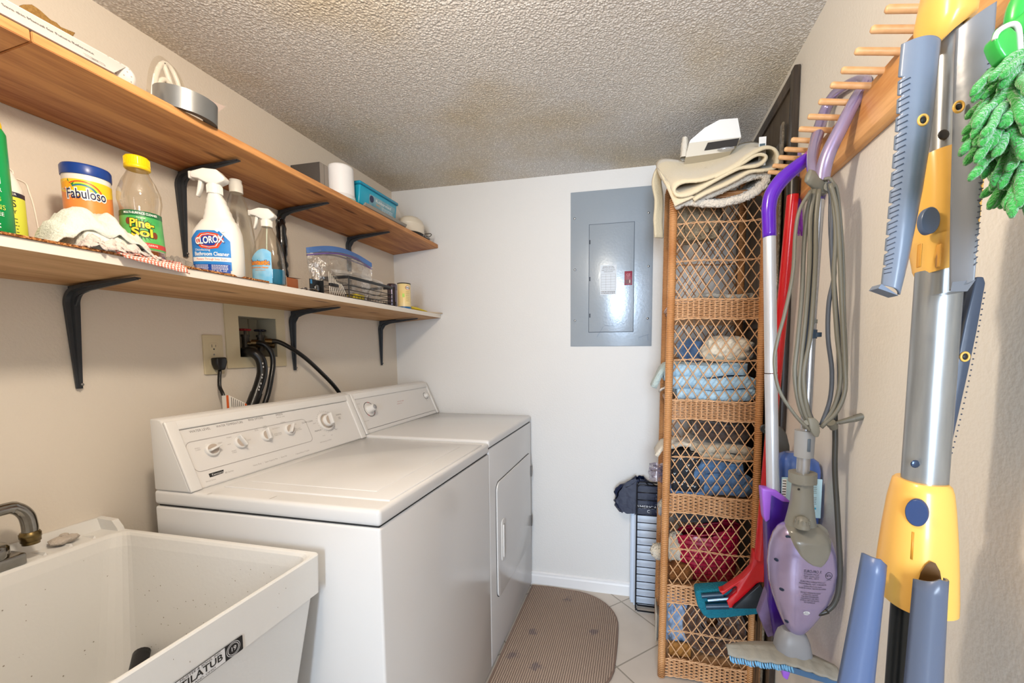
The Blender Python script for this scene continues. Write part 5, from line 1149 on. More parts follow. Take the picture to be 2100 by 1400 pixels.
for y in (EY0, EY1):
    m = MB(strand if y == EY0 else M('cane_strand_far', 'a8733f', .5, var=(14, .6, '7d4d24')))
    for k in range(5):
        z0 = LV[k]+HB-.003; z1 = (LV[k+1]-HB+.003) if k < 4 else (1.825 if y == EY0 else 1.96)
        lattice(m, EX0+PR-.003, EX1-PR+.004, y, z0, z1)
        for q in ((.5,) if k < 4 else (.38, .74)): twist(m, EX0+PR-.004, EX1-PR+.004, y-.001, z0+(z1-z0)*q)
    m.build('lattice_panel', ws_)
    for k in range(5):
        m = MB(weave); n = 11; per = .0368; x0, x1 = EX0+.002, EX1-.002
        for i in range(n):
            z = LV[k]-HB+.003+(2*HB-.006)*i/(n-1); ph = PI if (i % 2) else 0; N = 56
            m.tube([(x0+(x1-x0)*j/N, y+.0036*math.sin(2*PI*(x0+(x1-x0)*j/N)/per+ph)-.001, z+.0006*math.sin(j*1.7+i)) for j in range(N+1)], .0026, 5)
        s_ = int((x1-x0)/(per/2))
        m.use(strand)
        for j in range(1, s_+1):
            xx = x0+j*per/2; 
            if xx < x1-.01: m.cyl((xx-.0014, y, LV[k]-HB), (xx-.0014, y, LV[k]+HB), .0015, n=5); m.cyl((xx+.0014, y, LV[k]-HB), (xx+.0014, y, LV[k]+HB), .0015, n=5)
        m.use(strand)
        for z in (LV[k]-HB, LV[k]+HB): twist(m, x0, x1, y-.003 if y == EY0 else y, z, .002)
        m.build('woven_band', ws_)
for k in range(5):
    z = LV[k]+HB-.012; m = MB(weave)
    def f(u, v, z=z): x = EX0+(EX1-EX0)*u; y = EY0+.006+(EY1-EY0-.012)*v; return Vector((x, y, z+.002*math.sin(x*170)*math.sin(y*340)))
    m.grid(f, 40, 50); m.grid(lambda u, v: f(u, v)-Vector((0, 0, .006)), 4, 4)
    m.use(cane); 
    for xx in (EX0, EX1): m.cyl((xx, EY0, z-.002), (xx, EY1, z-.002), .010, n=12)
    m.use(darkc).cyl((EX0+.002, EY0, z-.018), (EX0+.002, EY1, z-.018), .006, n=10)
    m.build('woven_shelf', ws_)
SZ = [z+HB-.008 for z in LV]       # top of each woven shelf
# ---------------------------------------------------------------- textiles
def fabric(name, c, c2=None, sc=60, st=.5, amt=.5, sheen=.4, rough=.9): return M(name, c, rough, bump=(sc, st, 4), var=(sc*.5, amt, c2 or c), sheen=sheen)
def folded(name, label, cat, x0, x1, y0, y1, z0, h, layers, mat, seed=0, th=.010, jig=.006, slump=0, out=0):
    """a folded textile: serpentine layers in the X-Z plane running along Y, with soft noise. out: how far it sticks out on the -X side"""
    pts = []; lh = h/layers; r = lh*.5
    for i in range(layers):
        z = z0+lh*(i+.5); xa, xb = (x0-out*(1 if i % 2 else .6), x1) if i % 2 == 0 else (x1, x0-out)
        for k in range(11): t = k/10; pts.append((xa+(xb-xa)*t, z+.004*math.sin(t*6+i+seed)-slump*((1-t) if i % 2 else t)*0))
        if i < layers-1:
            d = 1 if xb > xa else -1
            for k in range(1, 6): a = PI*k/6; pts.append((xb+d*r*math.sin(a), z+lh*(1-math.cos(a))/2))
    m = MB(mat); n = len(pts); K = 10
    def f(u, v):
        i = min(int(u*(n-1)), n-2); q = u*(n-1)-i; x = pts[i][0]*(1-q)+pts[i+1][0]*q; z = pts[i][1]*(1-q)+pts[i+1][1]*q
        y = y0+(y1-y0)*v; e = (1-abs(v*2-1)**4)
        return Vector((x+jig*nz(u*9, v*3, seed), y+jig*1.2*nz(x*12, z*20, seed+4), z+jig*nz(x*9+seed, y*14, seed)+.0*e))
    m.grid(f, n-1, K)
    c = ((x0+x1)/2, (y0+y1)/2, z0)
    o = m.build(name, loc=c, solid=lh*.93, offset=0); tag(o, label, cat); return o
def pillowy(name, label, cat, c, sx, sy, sz, seed, mat, amp=.25, ridge=.0, n=36, p=.7, extra=None, freq=2.2):
    c = Vector(c)
    def f(u, v):
        a = 2*PI*u; b_ = PI*(v-.5); cb = abs(math.cos(b_))**p; sb = math.copysign(abs(math.sin(b_))**p, b_)
        ca, sa = math.copysign(abs(math.cos(a))**p, math.cos(a)), math.copysign(abs(math.sin(a))**p, math.sin(a))
        d = Vector((cb*ca, cb*sa, sb)); k = 1+amp*nz(d.x*freq+seed, d.y*freq, d.z*freq)+ridge*(1-abs(nz(d.x*5+seed, d.y*5, d.z*5))*3)
        q = Vector((d.x*sx*k, d.y*sy*k, d.z*sz*k)); 
        return c+q
    m = MB(mat); m.grid(f, n*2, n, wrap=True)
    zmin = c.z-sz
    for i, v in enumerate(m.v):
        if v.z < zmin: m.v[i].z = zmin
    if extra: extra(m)
    o = m.build(name, loc=c); return tag(o, label, cat)
shag = M('shag_rug', 'e2d8c8', .95, bump=(170, .8, 5), var=(110, .3, 'cfc3b4'), sheen=.5)
feltc = M('cream_felt', 'd6c7a8', .95, bump=(150, .25, 3), sheen=.3); feltb = M('grey_backing', 'a8a49c', .9, bump=(100, .2))
def px(u, v, y): return at(u, v, y=y)
# top: folded cream rug drooping over the near side
Z7 = lambda a, b_: (1330+a/7.367, 270+b_/7.367)
path = [(690, 1040), (900, 930), (1150, 810), (1400, 680), (1560, 605), (1720, 590), (1880, 570), (1950, 480), (1955, 350), (1890, 260), (1780, 245), (1650, 290), (1500, 385), (1300, 530), (1050, 660), (800, 740), (560, 762), (430, 815), (392, 900), (440, 975), (560, 970), (720, 910), (950, 775), (1200, 640), (1380, 560), (1560, 530), (1700, 490), (1775, 420), (1765, 360), (1680, 345), (1560, 390), (1400, 490), (1200, 600), (1000, 690)]
near = [px(*Z7(a, b_), 1.505) for a, b_ in path]; near = catmull(near, 3)
vec = px(1347, 338, 1.75)-px(1383, 392, 1.505); vec2 = px(1562, 300, 1.75)-px(1588, 306, 1.505)
m = MB(feltc)
def f(u, v):
    i = min(int(u*(len(near)-1)), len(near)-2); q = u*(len(near)-1)-i; p = near[i].lerp(near[i+1], q); t = max(0, min(1, (p.x-.11)/.32))
    w = vec.lerp(vec2, t); w = Vector((w.x, w.y, w.z*(1-.15*math.sin(v*PI)))); return p+w*v+Vector((0, 0, .003*nz(u*20, v*4)))
m.grid(f, len(near)-1, 8)
tr_ = thing('folded_rug', 'folded cream rug drooping over the top of the wicker shelf', 'rug', (.26, 1.62, 1.9))
m.v = [Vector((min(p.x, .425), p.y, p.z)) for p in m.v]; o = m.build('rug_fold', tr_, solid=.0085, offset=0)
# tail hanging on the room side
m = MB(feltc); A = px(1352, 345, 1.78); 
pts_ = [A+Vector((.05, 0, .012)), A+Vector((.01, 0, .008)), px(1349, 352, 1.78), px(1344, 372, 1.78), px(1349, 410, 1.78), px(1347, 450, 1.78), px(1349, 486, 1.78)]
pts_ = catmull(pts_, 4); m.grid(lambda u, v: pts_[min(int(u*(len(pts_)-1)+.5), len(pts_)-1)]+Vector((.034*v-.012+.003*nz(u*8, v*2), .02*v, 0)), len(pts_)-1, 5)
lab(m.build('rug_tail', tr_, solid=.010, offset=0), 'narrow end hanging down the left side')
m = MB(feltc); A, B, C_ = px(1350, 345, 1.60), px(1384, 424, 1.515), px(1425, 405, 1.515); D = px(1383, 392, 1.53)
m.grid(lambda u, v: (A.lerp(B, v)).lerp(D.lerp(C_, v), u), 6, 8); m.build('rug_corner', tr_, solid=.006)
# shaggy white rug beneath it
sp_ = [(1386, 424), (1410, 414), (1450, 418), (1500, 414), (1545, 398), (1572, 372), (1570, 358), (1545, 360), (1505, 378), (1460, 398), (1425, 404)]
nr = catmull([px(u, v, 1.530) for u, v in sp_], 4)
m = MB(shag)
m.grid(lambda u, v: nr[min(int(u*(len(nr)-1)+.5), len(nr)-1)]+Vector((0, .20*v, .075*v))+Vector((.004*nz(u*30, v*9), .003*nz(u*40, v*12, 2), .005*nz(u*34, v*11, 5))), (len(nr)-1), 26)
sr = m.build('shaggy_rug', loc=(.28, 1.6, 1.83), solid=.020, offset=0); tag(sr, 'folded shaggy white rug beneath the cream rug', 'rug')
sr.modifiers.new('s2', 'SUBSURF').levels = 2; sr.modifiers['s2'].render_levels = 2
tx = bpy.data.textures.new('shagtex', 'CLOUDS'); tx.noise_scale = .006; d_ = sr.modifiers.new('d', 'DISPLACE'); d_.texture = tx; d_.strength = .013; d_.mid_level = .4
# shaggy bulk inside the top tier
o = pillowy('shaggy_mat', 'beige shaggy mat hanging inside the top of the wicker shelf', 'mat', (.205, 1.70, 1.775), .075, .055, .085, 3.1, M('shag_beige', 'a8977c', .95, bump=(150, 1., 5), var=(90, .6, '6c5d48')), .35, .08)
# white box fixture on top
bxm = M('box_white', 'e6e5e2', .5); 
bx = thing('range_hood_box', 'white angular cover with dark grille on top of the wicker shelf', 'box', (.25, 1.68, 2.0))
Yq = 1.655
P = {k: px(u, v, Yq) for k, (u, v) in dict(a=(1406, 322), b=(1413, 293), c=(1416, 287), d=(1445, 262), e=(1476, 245), g=(1513, 242), h=(1520, 281), i=(1500, 309)).items()}
up_ = Vector((-.015, .28, -.0)); 
front = [P['b'], P['h'], P['g'], P['e'], P['d'], P['c']]; F2 = [v+Vector((0, .09, -.006)) for v in front]
m = MB(bxm); n = len(front); m.add(front+F2, [list(range(n))[::-1], list(range(n, 2*n))]+[(i, (i+1) % n, n+(i+1) % n, n+i) for i in range(n)])
m.build('sloped_cover', bx)
low = [P['a'], P['i'], P['h'], P['b']]; L2 = [v+Vector((0, .09, -.003)) for v in low]; off = Vector((0, .0015, 0))
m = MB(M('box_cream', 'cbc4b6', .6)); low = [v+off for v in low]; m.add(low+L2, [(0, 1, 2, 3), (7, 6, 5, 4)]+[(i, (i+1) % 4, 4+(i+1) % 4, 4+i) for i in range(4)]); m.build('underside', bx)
gq = [px(*Z7(a, b_), Yq-.0005) for a, b_ in ((840, 285), (1330, 215), (1375, 95), (895, 165))]; m = MB(M('grille_black', '2d2926', .7)); m.add(gq, [(0, 1, 2, 3)]); m.build('grille', bx)
m = MB(glass('crumpled_film', 'e9edf5', fac=.45)); c0 = px(*Z7(1170, 262), Yq-.006); m.ball(c0, .030, 14, sx=1, sy=.3, sz=.20)
tag(m.build('plastic_film', loc=c0), 'crumpled clear film between the white cover and cream rug', 'film')
m = MB(M('crumple_paper', 'cfc8bb', .7, bump=(60, .6))); c0 = px(1404, 305, 1.70); m.grid(lambda u, v: c0+Vector((.016*math.cos(6.28*u)*(1+.3*nz(u*6, v*5))*(1-.3*v), .02*math.sin(6.28*u), -.035+.07*v+.006*nz(u*9, v*6))), 16, 8, wrap=True)
tag(m.build('crumpled_paper', loc=c0), 'crumpled paper end left of the white cover', 'paper')
a, c_ = px(1557, 281, 1.56), px(1571, 300, 1.56); m = MB(bxm).box(a.x, c_.x, 1.560, 1.563, c_.z-.06, a.z); m.use(M('tag_dark', '4d6068', .6)).box(a.x+.002, c_.x-.003, 1.5592, 1.560, c_.z-.012, a.z-.022)
tag(m.build('price_tag', loc=a), 'small white tag standing behind the right end of cream rug', 'tag')
# ---------------------------------------------------------------- contents tier by tier (top to bottom)
ix0, ix1 = EX0+.025, EX1-.020; iy0, iy1 = EY0+.022, EY1-.02
folded('striped_cloth', 'flat grey and white cloth on the top woven shelf', 'cloth', .20, ix1-.014, iy0+.004, iy1-.05, SZ[4]+.001, .028, 2, fabric('stripe_cloth', 'b9b3a6', '4a4743', 90, .4, .9), 2)
folded('blue_quilt', 'folded pale blue quilt on the second woven shelf', 'quilt', ix0+.004, ix1-.014, iy0+.004, iy1-.01, SZ[3]+.002, .140, 3, fabric('quilt_blue', 'b3d0e0', '86aecb', 44, .7, .7), 1, jig=.014)
pillowy('denim_bundle', 'small dark denim bundle behind the cream quilt', 'bundle', (.21, 1.83, SZ[3]+.19), .05, .06, .045, 5.5, fabric('denim_d', '5f7ea6', '2c3f5e', 80, .4, .8), .3, .1)
def pil(m):
    pass
pillowy('cream_quilt', 'puffy cream quilt on top of the pale blue quilt', 'quilt', (.325, 1.705, SZ[3]+.195), .085, .078, .048, 2.5, fabric('quilt_cream', 'e6ddc9', 'cfc2aa', 30, .6, .5), .22, .06, p=.8)
# green-grey towel spilling out to the left
m = MB(fabric('towel_green', 'b9c6c2', '98aaa8', 120, .7, .5)); q0, q1 = px(1341, 735, 1.74), px(1366, 800, 1.74)
m.grid(lambda u, v: Vector((q0.x+.06*(math.cos(3.0*u-.2)*-.5+.5)*0+ (.13*(1-u)+0*u) * (1 if u < .5 else 1) + (0 if u > .5 else 0), 1.70+.14*v, SZ[3]+.135+.012*math.sin(u*PI)*0-.0*u-.09*max(0, (u-.62)/.38)**1.3+.006*nz(u*6, v*5))), 20, 8)
o = tag(m.build('green_towel', loc=q0, solid=.022, offset=0), 'grey green towel sticking out left between the wicker posts', 'towel'); 
m = MB(fabric('cloth_offwhite', 'd8cfc4', 'bfb3a4', 100, .4, .4)); q0 = px(1352, 775, 1.72); m.grid(lambda u, v: Vector((q0.x+.07*u, 1.69+.10*v, q0.z-.045+.05*u-.015*v+.006*nz(u*5, v*5))), 10, 8)
tag(m.build('offwhite_cloth', loc=q0, solid=.006), 'off white cloth corner hanging below the grey green towel', 'cloth')
# third tier
folded('jeans', 'folded blue jeans on the third woven shelf', 'jeans', .245, ix1-.016, iy0+.004, iy1-.03, SZ[2]+.004, .125, 3, fabric('denim', '5a83b0', '2b3a52', 70, .5, .9), 4, th=.02, jig=.012)
folded('tan_trousers', 'folded tan and grey trousers on top of blue jeans', 'trousers', .20, ix1-.012, iy0+.01, iy1-.02, SZ[2]+.135, .060, 2, fabric('tan_cloth', 'c6bba6', '8f8472', 60, .5, .8), 6, th=.016, jig=.016)
folded('brown_jacket', 'dark brown garment folded on top of tan trousers', 'garment', .22, ix1-.02, iy0+.04, iy1-.02, SZ[2]+.205, .060, 2, fabric('brown_cloth', '5c4c45', '2e2524', 40, .5, .9), 8, th=.02, jig=.018)
def vmarks(m):
    R = random.Random(5); m.use(M('mark_white', 'd9dfe0', .6))
    for i in range(22):
        x = .135+.085*R.random(); z = SZ[2]+.02+.13*R.random(); y = iy0-.0035; s_ = .0045
        m.add([(x-s_, y, z+s_), (x-s_*.5, y, z+s_), (x, y, z), (x, y, z-s_*.6)], [(0, 1, 2, 3)]); m.add([(x+s_, y, z+s_), (x+s_*.5, y, z+s_), (x, y, z), (x, y, z-s_*.6)], [(0, 1, 2, 3)])
m = MB(M('bag_black', '1b1c20', .7, bump=(50, .3))); m.box(.128, .232, iy0, iy0+.15, SZ[2]+.012, SZ[2]+.165, .012, 3); vmarks(m)
tag(m.build('patterned_bag', loc=(.18, iy0+.07, SZ[2])), 'black bag with small white chevrons at the left of the third shelf', 'bag')
m = MB(fabric('blue_pad', '5a8fd0', '3a66a0', 60, .3, .4)); m.box(.125, .25, iy0-.002, iy0+.17, SZ[2]+.001, SZ[2]+.011, .004); tag(m.build('blue_pad', loc=(.18, iy0, SZ[2])), 'flat bright blue pad under the black chevron bag', 'pad')
m = MB(fabric('cream_cloth', 'e2d8c6', 'c4b8a2', 80, .5, .4)); q0 = px(1346, 915, 1.70)
m.grid(lambda u, v: Vector((q0.x+.20*u, 1.66+.13*v, q0.z+.02*math.sin(u*PI*.9)+.012*nz(u*5, v*5)-(.03*max(0, .15-u)/.15))), 16, 8); tag(m.build('cream_cloth', loc=q0, solid=.014, offset=0), 'cream cloth poking out left on the third woven shelf', 'cloth')
m = MB(glass('purple_film', 'd9d3e6', fac=.35)); q0 = px(1346, 968, 1.72); m.grid(lambda u, v: q0+Vector((.028*math.cos(6.28*u)*(1+.5*nz(u*7, v*6)), .03*math.sin(6.28*u), -.03+.06*v+.02*nz(u*5, v*9, 3))), 24, 14, wrap=True)
tag(m.build('crinkled_bag', loc=q0), 'crinkled clear bag sticking out left below the cream cloth', 'bag')
m = MB(black); q0 = px(1364, 965, 1.66); m.tube([q0+Vector((.004, .015*math.sin(t), .034*math.cos(t))) for t in [2*PI*i/20 for i in range(20)]], .0018, 6, closed=True); m.tube([q0+Vector((.010, .012*math.sin(t), .030*math.cos(t))) for t in [2*PI*i/20 for i in range(20)]], .0018, 6, closed=True)
tag(m.build('black_cable', loc=q0), 'looped thin black cable hanging beside the near wicker post', 'cable')
m = MB(fabric('grey_nylon', '9b9ba0', '6e6e76', 30, .3, .4)); q0, q1 = px(1350, 990, 1.76), px(1372, 1045, 1.76)
m.grid(lambda u, v: Vector((q0.x+.10*u-.0*v, 1.70+.13*v, q0.z+(q1.z-q0.z)*(1-u)*1.0*(0 if u > .9 else 1)-.0+.01*nz(u*4, v*4))), 10, 6); tag(m.build('grey_sleeve', loc=q0, solid=.01), 'grey nylon sleeve drooping left above the fourth woven shelf', 'sleeve')
# fourth tier: magenta quilted bag, plush toy
def quilt_mat():
    m = M('magenta_quilt', 'b3123f', .35, var=(30, .5, '7d0a2a'), coat=.3); nt = m.node_tree; b = nt.nodes['Principled BSDF']; tc = nt.nodes.new('ShaderNodeTexCoord')
    br = nt.nodes.new('ShaderNodeTexBrick'); br.inputs['Scale'].default_value = 1; br.inputs['Brick Width'].default_value = .035; br.inputs['Row Height'].default_value = .016; br.inputs['Mortar Size'].default_value = .003; br.inputs['Mortar Smooth'].default_value = 1
    mp_ = nt.nodes.new('ShaderNodeMapping'); mp_.inputs['Rotation'].default_value = (PI/2, 0, 0); nt.links.new(tc.outputs['Object'], mp_.inputs[0]); nt.links.new(mp_.outputs[0], br.inputs['Vector'])
    bp = nt.nodes.new('ShaderNodeBump'); bp.invert = True; bp.inputs['Strength'].default_value = .8; bp.inputs['Distance'].default_value = .008; nt.links.new(br.outputs['Fac'], bp.inputs['Height']); nt.links.new(bp.outputs[0], b.inputs['Normal']); return m
m = MB(quilt_mat(), TR((.272, 1.72, SZ[1]+.003)))
rows = [(.100, .055, 0, 0), (.112, .062, .012, 0), (.118, .064, .08, 0), (.122, .060, .14, 0), (.124, .050, .185, 0)]
sqloft(m, rows, 48); 
for i, v in enumerate(m.v):
    if v.z > SZ[1]+.15: m.v[i].z += .030*(v.x-.27)/.12+.012*math.sin(v.x*40)
rb = thing('quilted_bag', 'shiny magenta quilted bag on the fourth woven shelf', 'bag', (.272, 1.72, SZ[1]))
m.build('bag_body', rb); m = MB(M('magenta_trim', '8f0c30', .4)); m.tube([(.272+.124*math.cos(t), 1.72+.05*math.sin(t), SZ[1]+.190+.03*math.cos(t)) for t in [2*PI*i/30 for i in range(30)]], .004, 8, closed=True); m.build('rim_binding', rb)
pillowy('dark_bundle', 'dark grey bundle behind the magenta quilted bag', 'bundle', (.25, 1.85, SZ[1]+.21), .09, .06, .035, 1.3, fabric('dark_grey', '4a4648', '2a282a', 60, .4, .6), .3, .1)
plush = M('cream_plush', 'e6dac4', .95, bump=(160, 1., 5), var=(120, .4, 'bfae92'), sheen=.6)
tv = thing('plush_toy', 'fluffy cream plush toy poking out left of the fourth woven shelf', 'plush toy', (.12, 1.78, SZ[1]+.15))
for nm, c_, s_ in (('head', px(1352, 1130, 1.76), (.036, .034, .034)), ('body', px(1388, 1125, 1.72), (.038, .045, .075)), ('ear', px(1362, 1040, 1.76), (.020, .03, .035))):
    m = MB(plush); m.grid(lambda u, v: c_+Vector((s_[0]*math.cos(PI*(v-.5))*math.cos(6.283*u), s_[1]*math.cos(PI*(v-.5))*math.sin(6.283*u), s_[2]*math.sin(PI*(v-.5))))*1+Vector((.006*nz(u*30, v*30, 1), .006*nz(u*30, v*30, 4), .006*nz(u*30, v*30, 9))), 40, 24, wrap=True); m.build(nm, tv)
pillowy('brown_plush', 'brown furry bundle at the left of the fourth woven shelf', 'bundle', (.165, 1.66, SZ[1]+.035), .05, .035, .034, 8.8, M('fur_brown', '8a5527', .95, bump=(170, 1., 5), var=(60, .6, '5a3216')), .2, .05)
# bottom tier
pillowy('blue_bag', 'pale blue plastic bag at the left of the bottom shelf', 'bag', (.170, 1.70, SZ[0]+.105), .045, .05, .104, 6.1, M('bag_paleblue', '9fb4cf', .35, bump=(30, .5), var=(20, .6, '5f86b8')), .25, .1)
wrh = fabric('coil_brown', '6b4a35', '33221a', 90, .8, .9)
m = MB(wrh)
for k in range(4):
    r = .105-.024*k; c0 = Vector((.300, 1.655+.012*k, SZ[0]+.125)); m.tube([c0+Vector((r*math.cos(t), .006*math.sin(3*t+k), r*math.sin(t))) for t in [2*PI*i/36 for i in range(36)]], .0135-.001*k, 10, closed=True)
tag(m.build('coiled_wreath', loc=(.3, 1.66, SZ[0])), 'brown coiled wreath standing inside the bottom wicker tier', 'wreath')
m = MB(M('carton_brown2', '8a5a34', .7)).box(.135, .33, 1.74, 1.90, SZ[0]+.001, SZ[0]+.10, .002); tag(m.build('brown_carton', loc=(.2, 1.8, SZ[0])), 'low brown carton at the back of the bottom wicker tier', 'carton')
m = MB(M('tan_basket', '9b6a30', .8, bump=(60, .5))).box(.13, .215, 1.625, 1.70-.055, SZ[0]+.0005, SZ[0]+.055, .006); 
tag(m.build('tan_bundle', loc=(.17, 1.64, SZ[0])), 'small tan bundle at the bottom left of the wicker shelf', 'bundle')
# folded boards leaning at the foot of the far post
a, b_ = px(1349, 1235, 1.86), px(1362, 1326, 1.86)
m = MB(M('board_cream', 'd3cdbf', .6)); 
for k in range(3): m.box(.088+.006*k, .092+.006*k, 1.80+.02*k, 1.92, .002, .13-.02*k, .001)
tag(m.build('cream_boards', loc=(.09, 1.86, 0)), 'thin cream boards standing on the floor against the far wicker post', 'boards')
# ================================================================ WIRE RACK, WHITE PANELS, BAG
rk = thing('wire_rack', 'tall black wire rack beside the wicker shelf', 'rack', (.04, 2.0, 0))
wr2 = M('rack_wire', '23242a', .3, .6)
for yy in (1.990, 2.035):
    m = MB(wr2); x0, x1 = -.001, .094; zt = .640
    m.tube([(x1, yy, .010), (x0+.01, yy, .010), (x0, yy, .022), (x0, yy, zt-.012), (x0+.012, yy, zt), (x1, yy, zt)], .0034, 8)
    m.build('side_loop', rk)
m = MB(wr2)
for i in range(16):
    z = .640-.037*(i+1); m.tube([(0, 1.990, z), (.094, 1.990, z)], .0024, 6)
m.build('cross_wires', rk)
m = MB(wr2); 
for z in (.012, .636): m.tube([(0, 1.99, z), (0, 2.035, z)], .003, 6)
m.build('spacer', rk)
a = px(1294, 1070, 2.08)
m = MB(M('panel_bluewhite', 'c9d5e6', .5)); m.box(-.026, .10, 2.062, 2.078, .002, .47, .002); m.box(-.012, .10, 2.043, 2.058, .002, .47, .002); m.box(-.031, .10, 2.082, 2.092, .002, .46, .001)
tag(m.build('folding_board', loc=(.03, 2.06, 0)), 'pale blue white panels standing on the floor behind the black wire rack', 'panels')
bagm = M('navy_plastic', '0b1838', .3, coat=.15, bump=(24, .35))
bg = thing('plastic_bag', 'dark navy plastic bag stuffed over the white panels in the wire rack', 'bag', (.0, 2.05, .47))
m = MB(bagm); c0 = Vector((.012, 2.055, .545))
def f(u, v):
    a = 2*PI*u; zz = v; wd_ = .100*(.78+.35*math.sin(PI*min(1, zz*.9+.15)))*(1 if zz < .75 else 1-.75*(zz-.75)/.25)
    k = 1+.16*nz(math.cos(a)*2.5, math.sin(a)*2.5, zz*4)+.12*(1-abs(nz(a*1.6, zz*5, 3))*3)
    return Vector((c0.x+(wd_*k*math.cos(a) if math.cos(a) < 0 else min(wd_*k*math.cos(a), .085)), max(2.044, min(c0.y+.05*k*math.sin(a), 2.122)), .475+.175*zz+.014*nz(math.cos(a)*3, math.sin(a)*3, zz*3+7)+(.02*(c0.x+.02) if zz > .8 else 0)))
m.grid(f, 60, 34, wrap=True)
m.build('bag_body', bg)
m = MB(M('bag_print', 'f0f4fa', .4)); mp3 = planemap((-.002, 2.0395, .510), (1, 0, 0), (0, 0, 1)); m.text('AMERICAN', mp3, -.002, .004, .022, .001, align='LEFT', width=.115); m.text('C', mp3, .050, -.017, .022, .001, align='LEFT', width=.012); m.build('lettering', bg)
# ================================================================ RIGHT WALL
# dark panelled screen flat against the wall
dkw = wood('dark_walnut', '4a3f35', '2a221c', 'Z', 1.5, .35, knots=False, spec=.5)
dkp = wood('dark_walnut_panel', '5d5142', '40362b', 'Z', 1.2, .55, knots=False)
sc = thing('dark_screen', 'tall dark wood panelled screen behind the wicker shelf', 'screen', (XR-.012, 1.78, 0))
sy0, sy1, sz1 = 1.425, 2.125, 2.118; x1 = XR-.001; x0 = x1-.018
m = MB(dkw); m.box(x0, x1, sy0, sy0+.034, .003, sz1, .003); m.build('stile', sc); m = MB(dkw); m.box(x0, x1, sy1-.034, sy1, .003, sz1, .003); m.build('stile', sc)
for z in (.02, .70, 1.36, sz1-.04): m = MB(dkw); m.box(x0+.001, x1, sy0+.034, sy1-.034, z, z+.038, .003); m.build('rail', sc)
m = MB(dkp).box(x0+.009, x1-.002, sy0+.03, sy1-.03, .02, sz1-.02); m.build('centre_panel', sc)
s2 = thing('folding_stand', 'shorter dark carved frame standing against the dark screen', 'frame', (.43, 1.6, 0))
m = MB(M('lacquer_brown', '4b4036', .18, coat=.4, bump=(90, .8, 3), var=(60, .7, '8d8069')))
fx0, fx1 = x0-.0085, x0-.0005
zt = 1.99
m = MB(MATS['lacquer_brown']); m.box(fx0, fx1, 1.486, 1.512, .003, zt, .003); m.build('frame_post', s2); m = MB(dkw); m.box(fx0+.001, fx1, 1.512, 1.56, .003, zt-.05, .001); m.build('inner_strip', s2)
m = MB(dkw); 
for z in (zt-.075, 1.38): m.box(fx0, fx1, 1.55, 1.575, .3 if z > 1.5 else .003, z, .002)
m.build('inner_post', s2)
# ---- peg rail
pw = wood('peg_pine', 'e9b67a', 'c07f41', 'Y', 1.3, .4, knots=True)
rail = thing('peg_rail', 'long pine peg rail on the right wall above the mops', 'peg rail', (XR-.01, .9, 1.75))
m = MB(pw); prof = [(XR-.0005, 1.700), (XR-.012, 1.700), (XR-.021, 1.709), (XR-.021, 1.797), (XR-.012, 1.806), (XR-.0005, 1.806)]
m.prism([(a, z) for a, z in prof], .30, 1.420, axes='xzy', bev=.001); m.build('board', rail)
pgm = M('peg_wood', 'e2b483', .4, var=(60, .6, 'c08a55'), bump=(60, .1))
for y in (.45, .50, .56, .615, .675, .73, .786, .8275, .879, .930, .975, 1.031, 1.089, 1.143, 1.195, 1.245, 1.292, 1.345, 1.388):
    L_ = .070; T = basis((XR-.0205, y, 1.793), (0, 1, 0), (.16, 0, .987), (-.987, 0, .16)); r = .0060
    MB(pgm).lathe([(r, -.004), (r, L_-.003), (r-.002, L_), (0, L_+.0004)], 18, T).build('peg', rail)
# ================================================================ PURPLE SPRAY MOP
def P_(u, v, y): return at(u, v, y=y)
alu = M('brushed_aluminium', 'c9ccd2', .33, .45, bump=(120, .03), stretch=(1, 1, .05)); pur = M('purple_plastic', '5a1fb0', .18, coat=.4); dpur = M('deep_purple', '3a1480', .3, coat=.2); lpur = M('light_purple', '9a5fd0', .3)
ym = 1.125
pm = thing('spray_mop', 'silver pole spray mop with a curved purple handle and blue bottle', 'mop', P_(1590, 1250, ym))
m = MB(pur); m.tube([P_(1578, 486, ym), P_(1577, 450, ym), P_(1577, 425, ym), P_(1583, 398, ym), P_(1602, 370, ym), P_(1630, 345, ym+.005), P_(1652, 328, ym+.01), P_(1661, 321, ym+.012)], [.0155, .0158, .0165, .0172, .0172, .016, .0145, .012], 20, spl=5); m.use(M('pink_purple', '9b4f96', .3)).tube([P_(1655, 327, ym+.008), P_(1664, 318, ym+.014)], .0150, 16); m.build('handle', pm)
m = MB(alu); m.cyl(P_(1578, 484, ym), P_(1581, 764, ym), .0142, n=24); m.cyl(P_(1581, 766, ym), P_(1585, 1008, ym), .0146, n=24); m.build('pole', pm)
def pxprism(m, poly, y0, y1, bev=.003, seg=3):
    """outline traced at depth y0, given real thickness y0..y1"""
    a = [P_(u, v, y0) for u, v in poly]; m.prism([(p.x, p.z) for p in a], y0, y1, bev=bev, seg=seg, axes='xzy'); return m
m = MB(dpur); pxprism(m, [(1572, 1006), (1597, 1009), (1627, 1034), (1630, 1200), (1618, 1318), (1592, 1322), (1578, 1240), (1574, 1080)], ym-.018, ym+.03, .006); m.build('body', pm)
m = MB(lpur); pxprism(m, [(1562, 1001), (1592, 1005), (1624, 1031), (1606, 1030), (1583, 1016), (1580, 1066), (1571, 1072), (1567, 1062)], ym-.022, ym+.01, .004); lab(m.build('trim', pm), 'light purple trim')
m = MB(M('dusty_purple', '6b5a80', .6, bump=(60, .3))); pxprism(m, [(1556, 1262), (1576, 1205), (1592, 1210), (1596, 1300), (1575, 1308)], ym+.0, ym+.03, .004); m.build('joint_cover', pm)
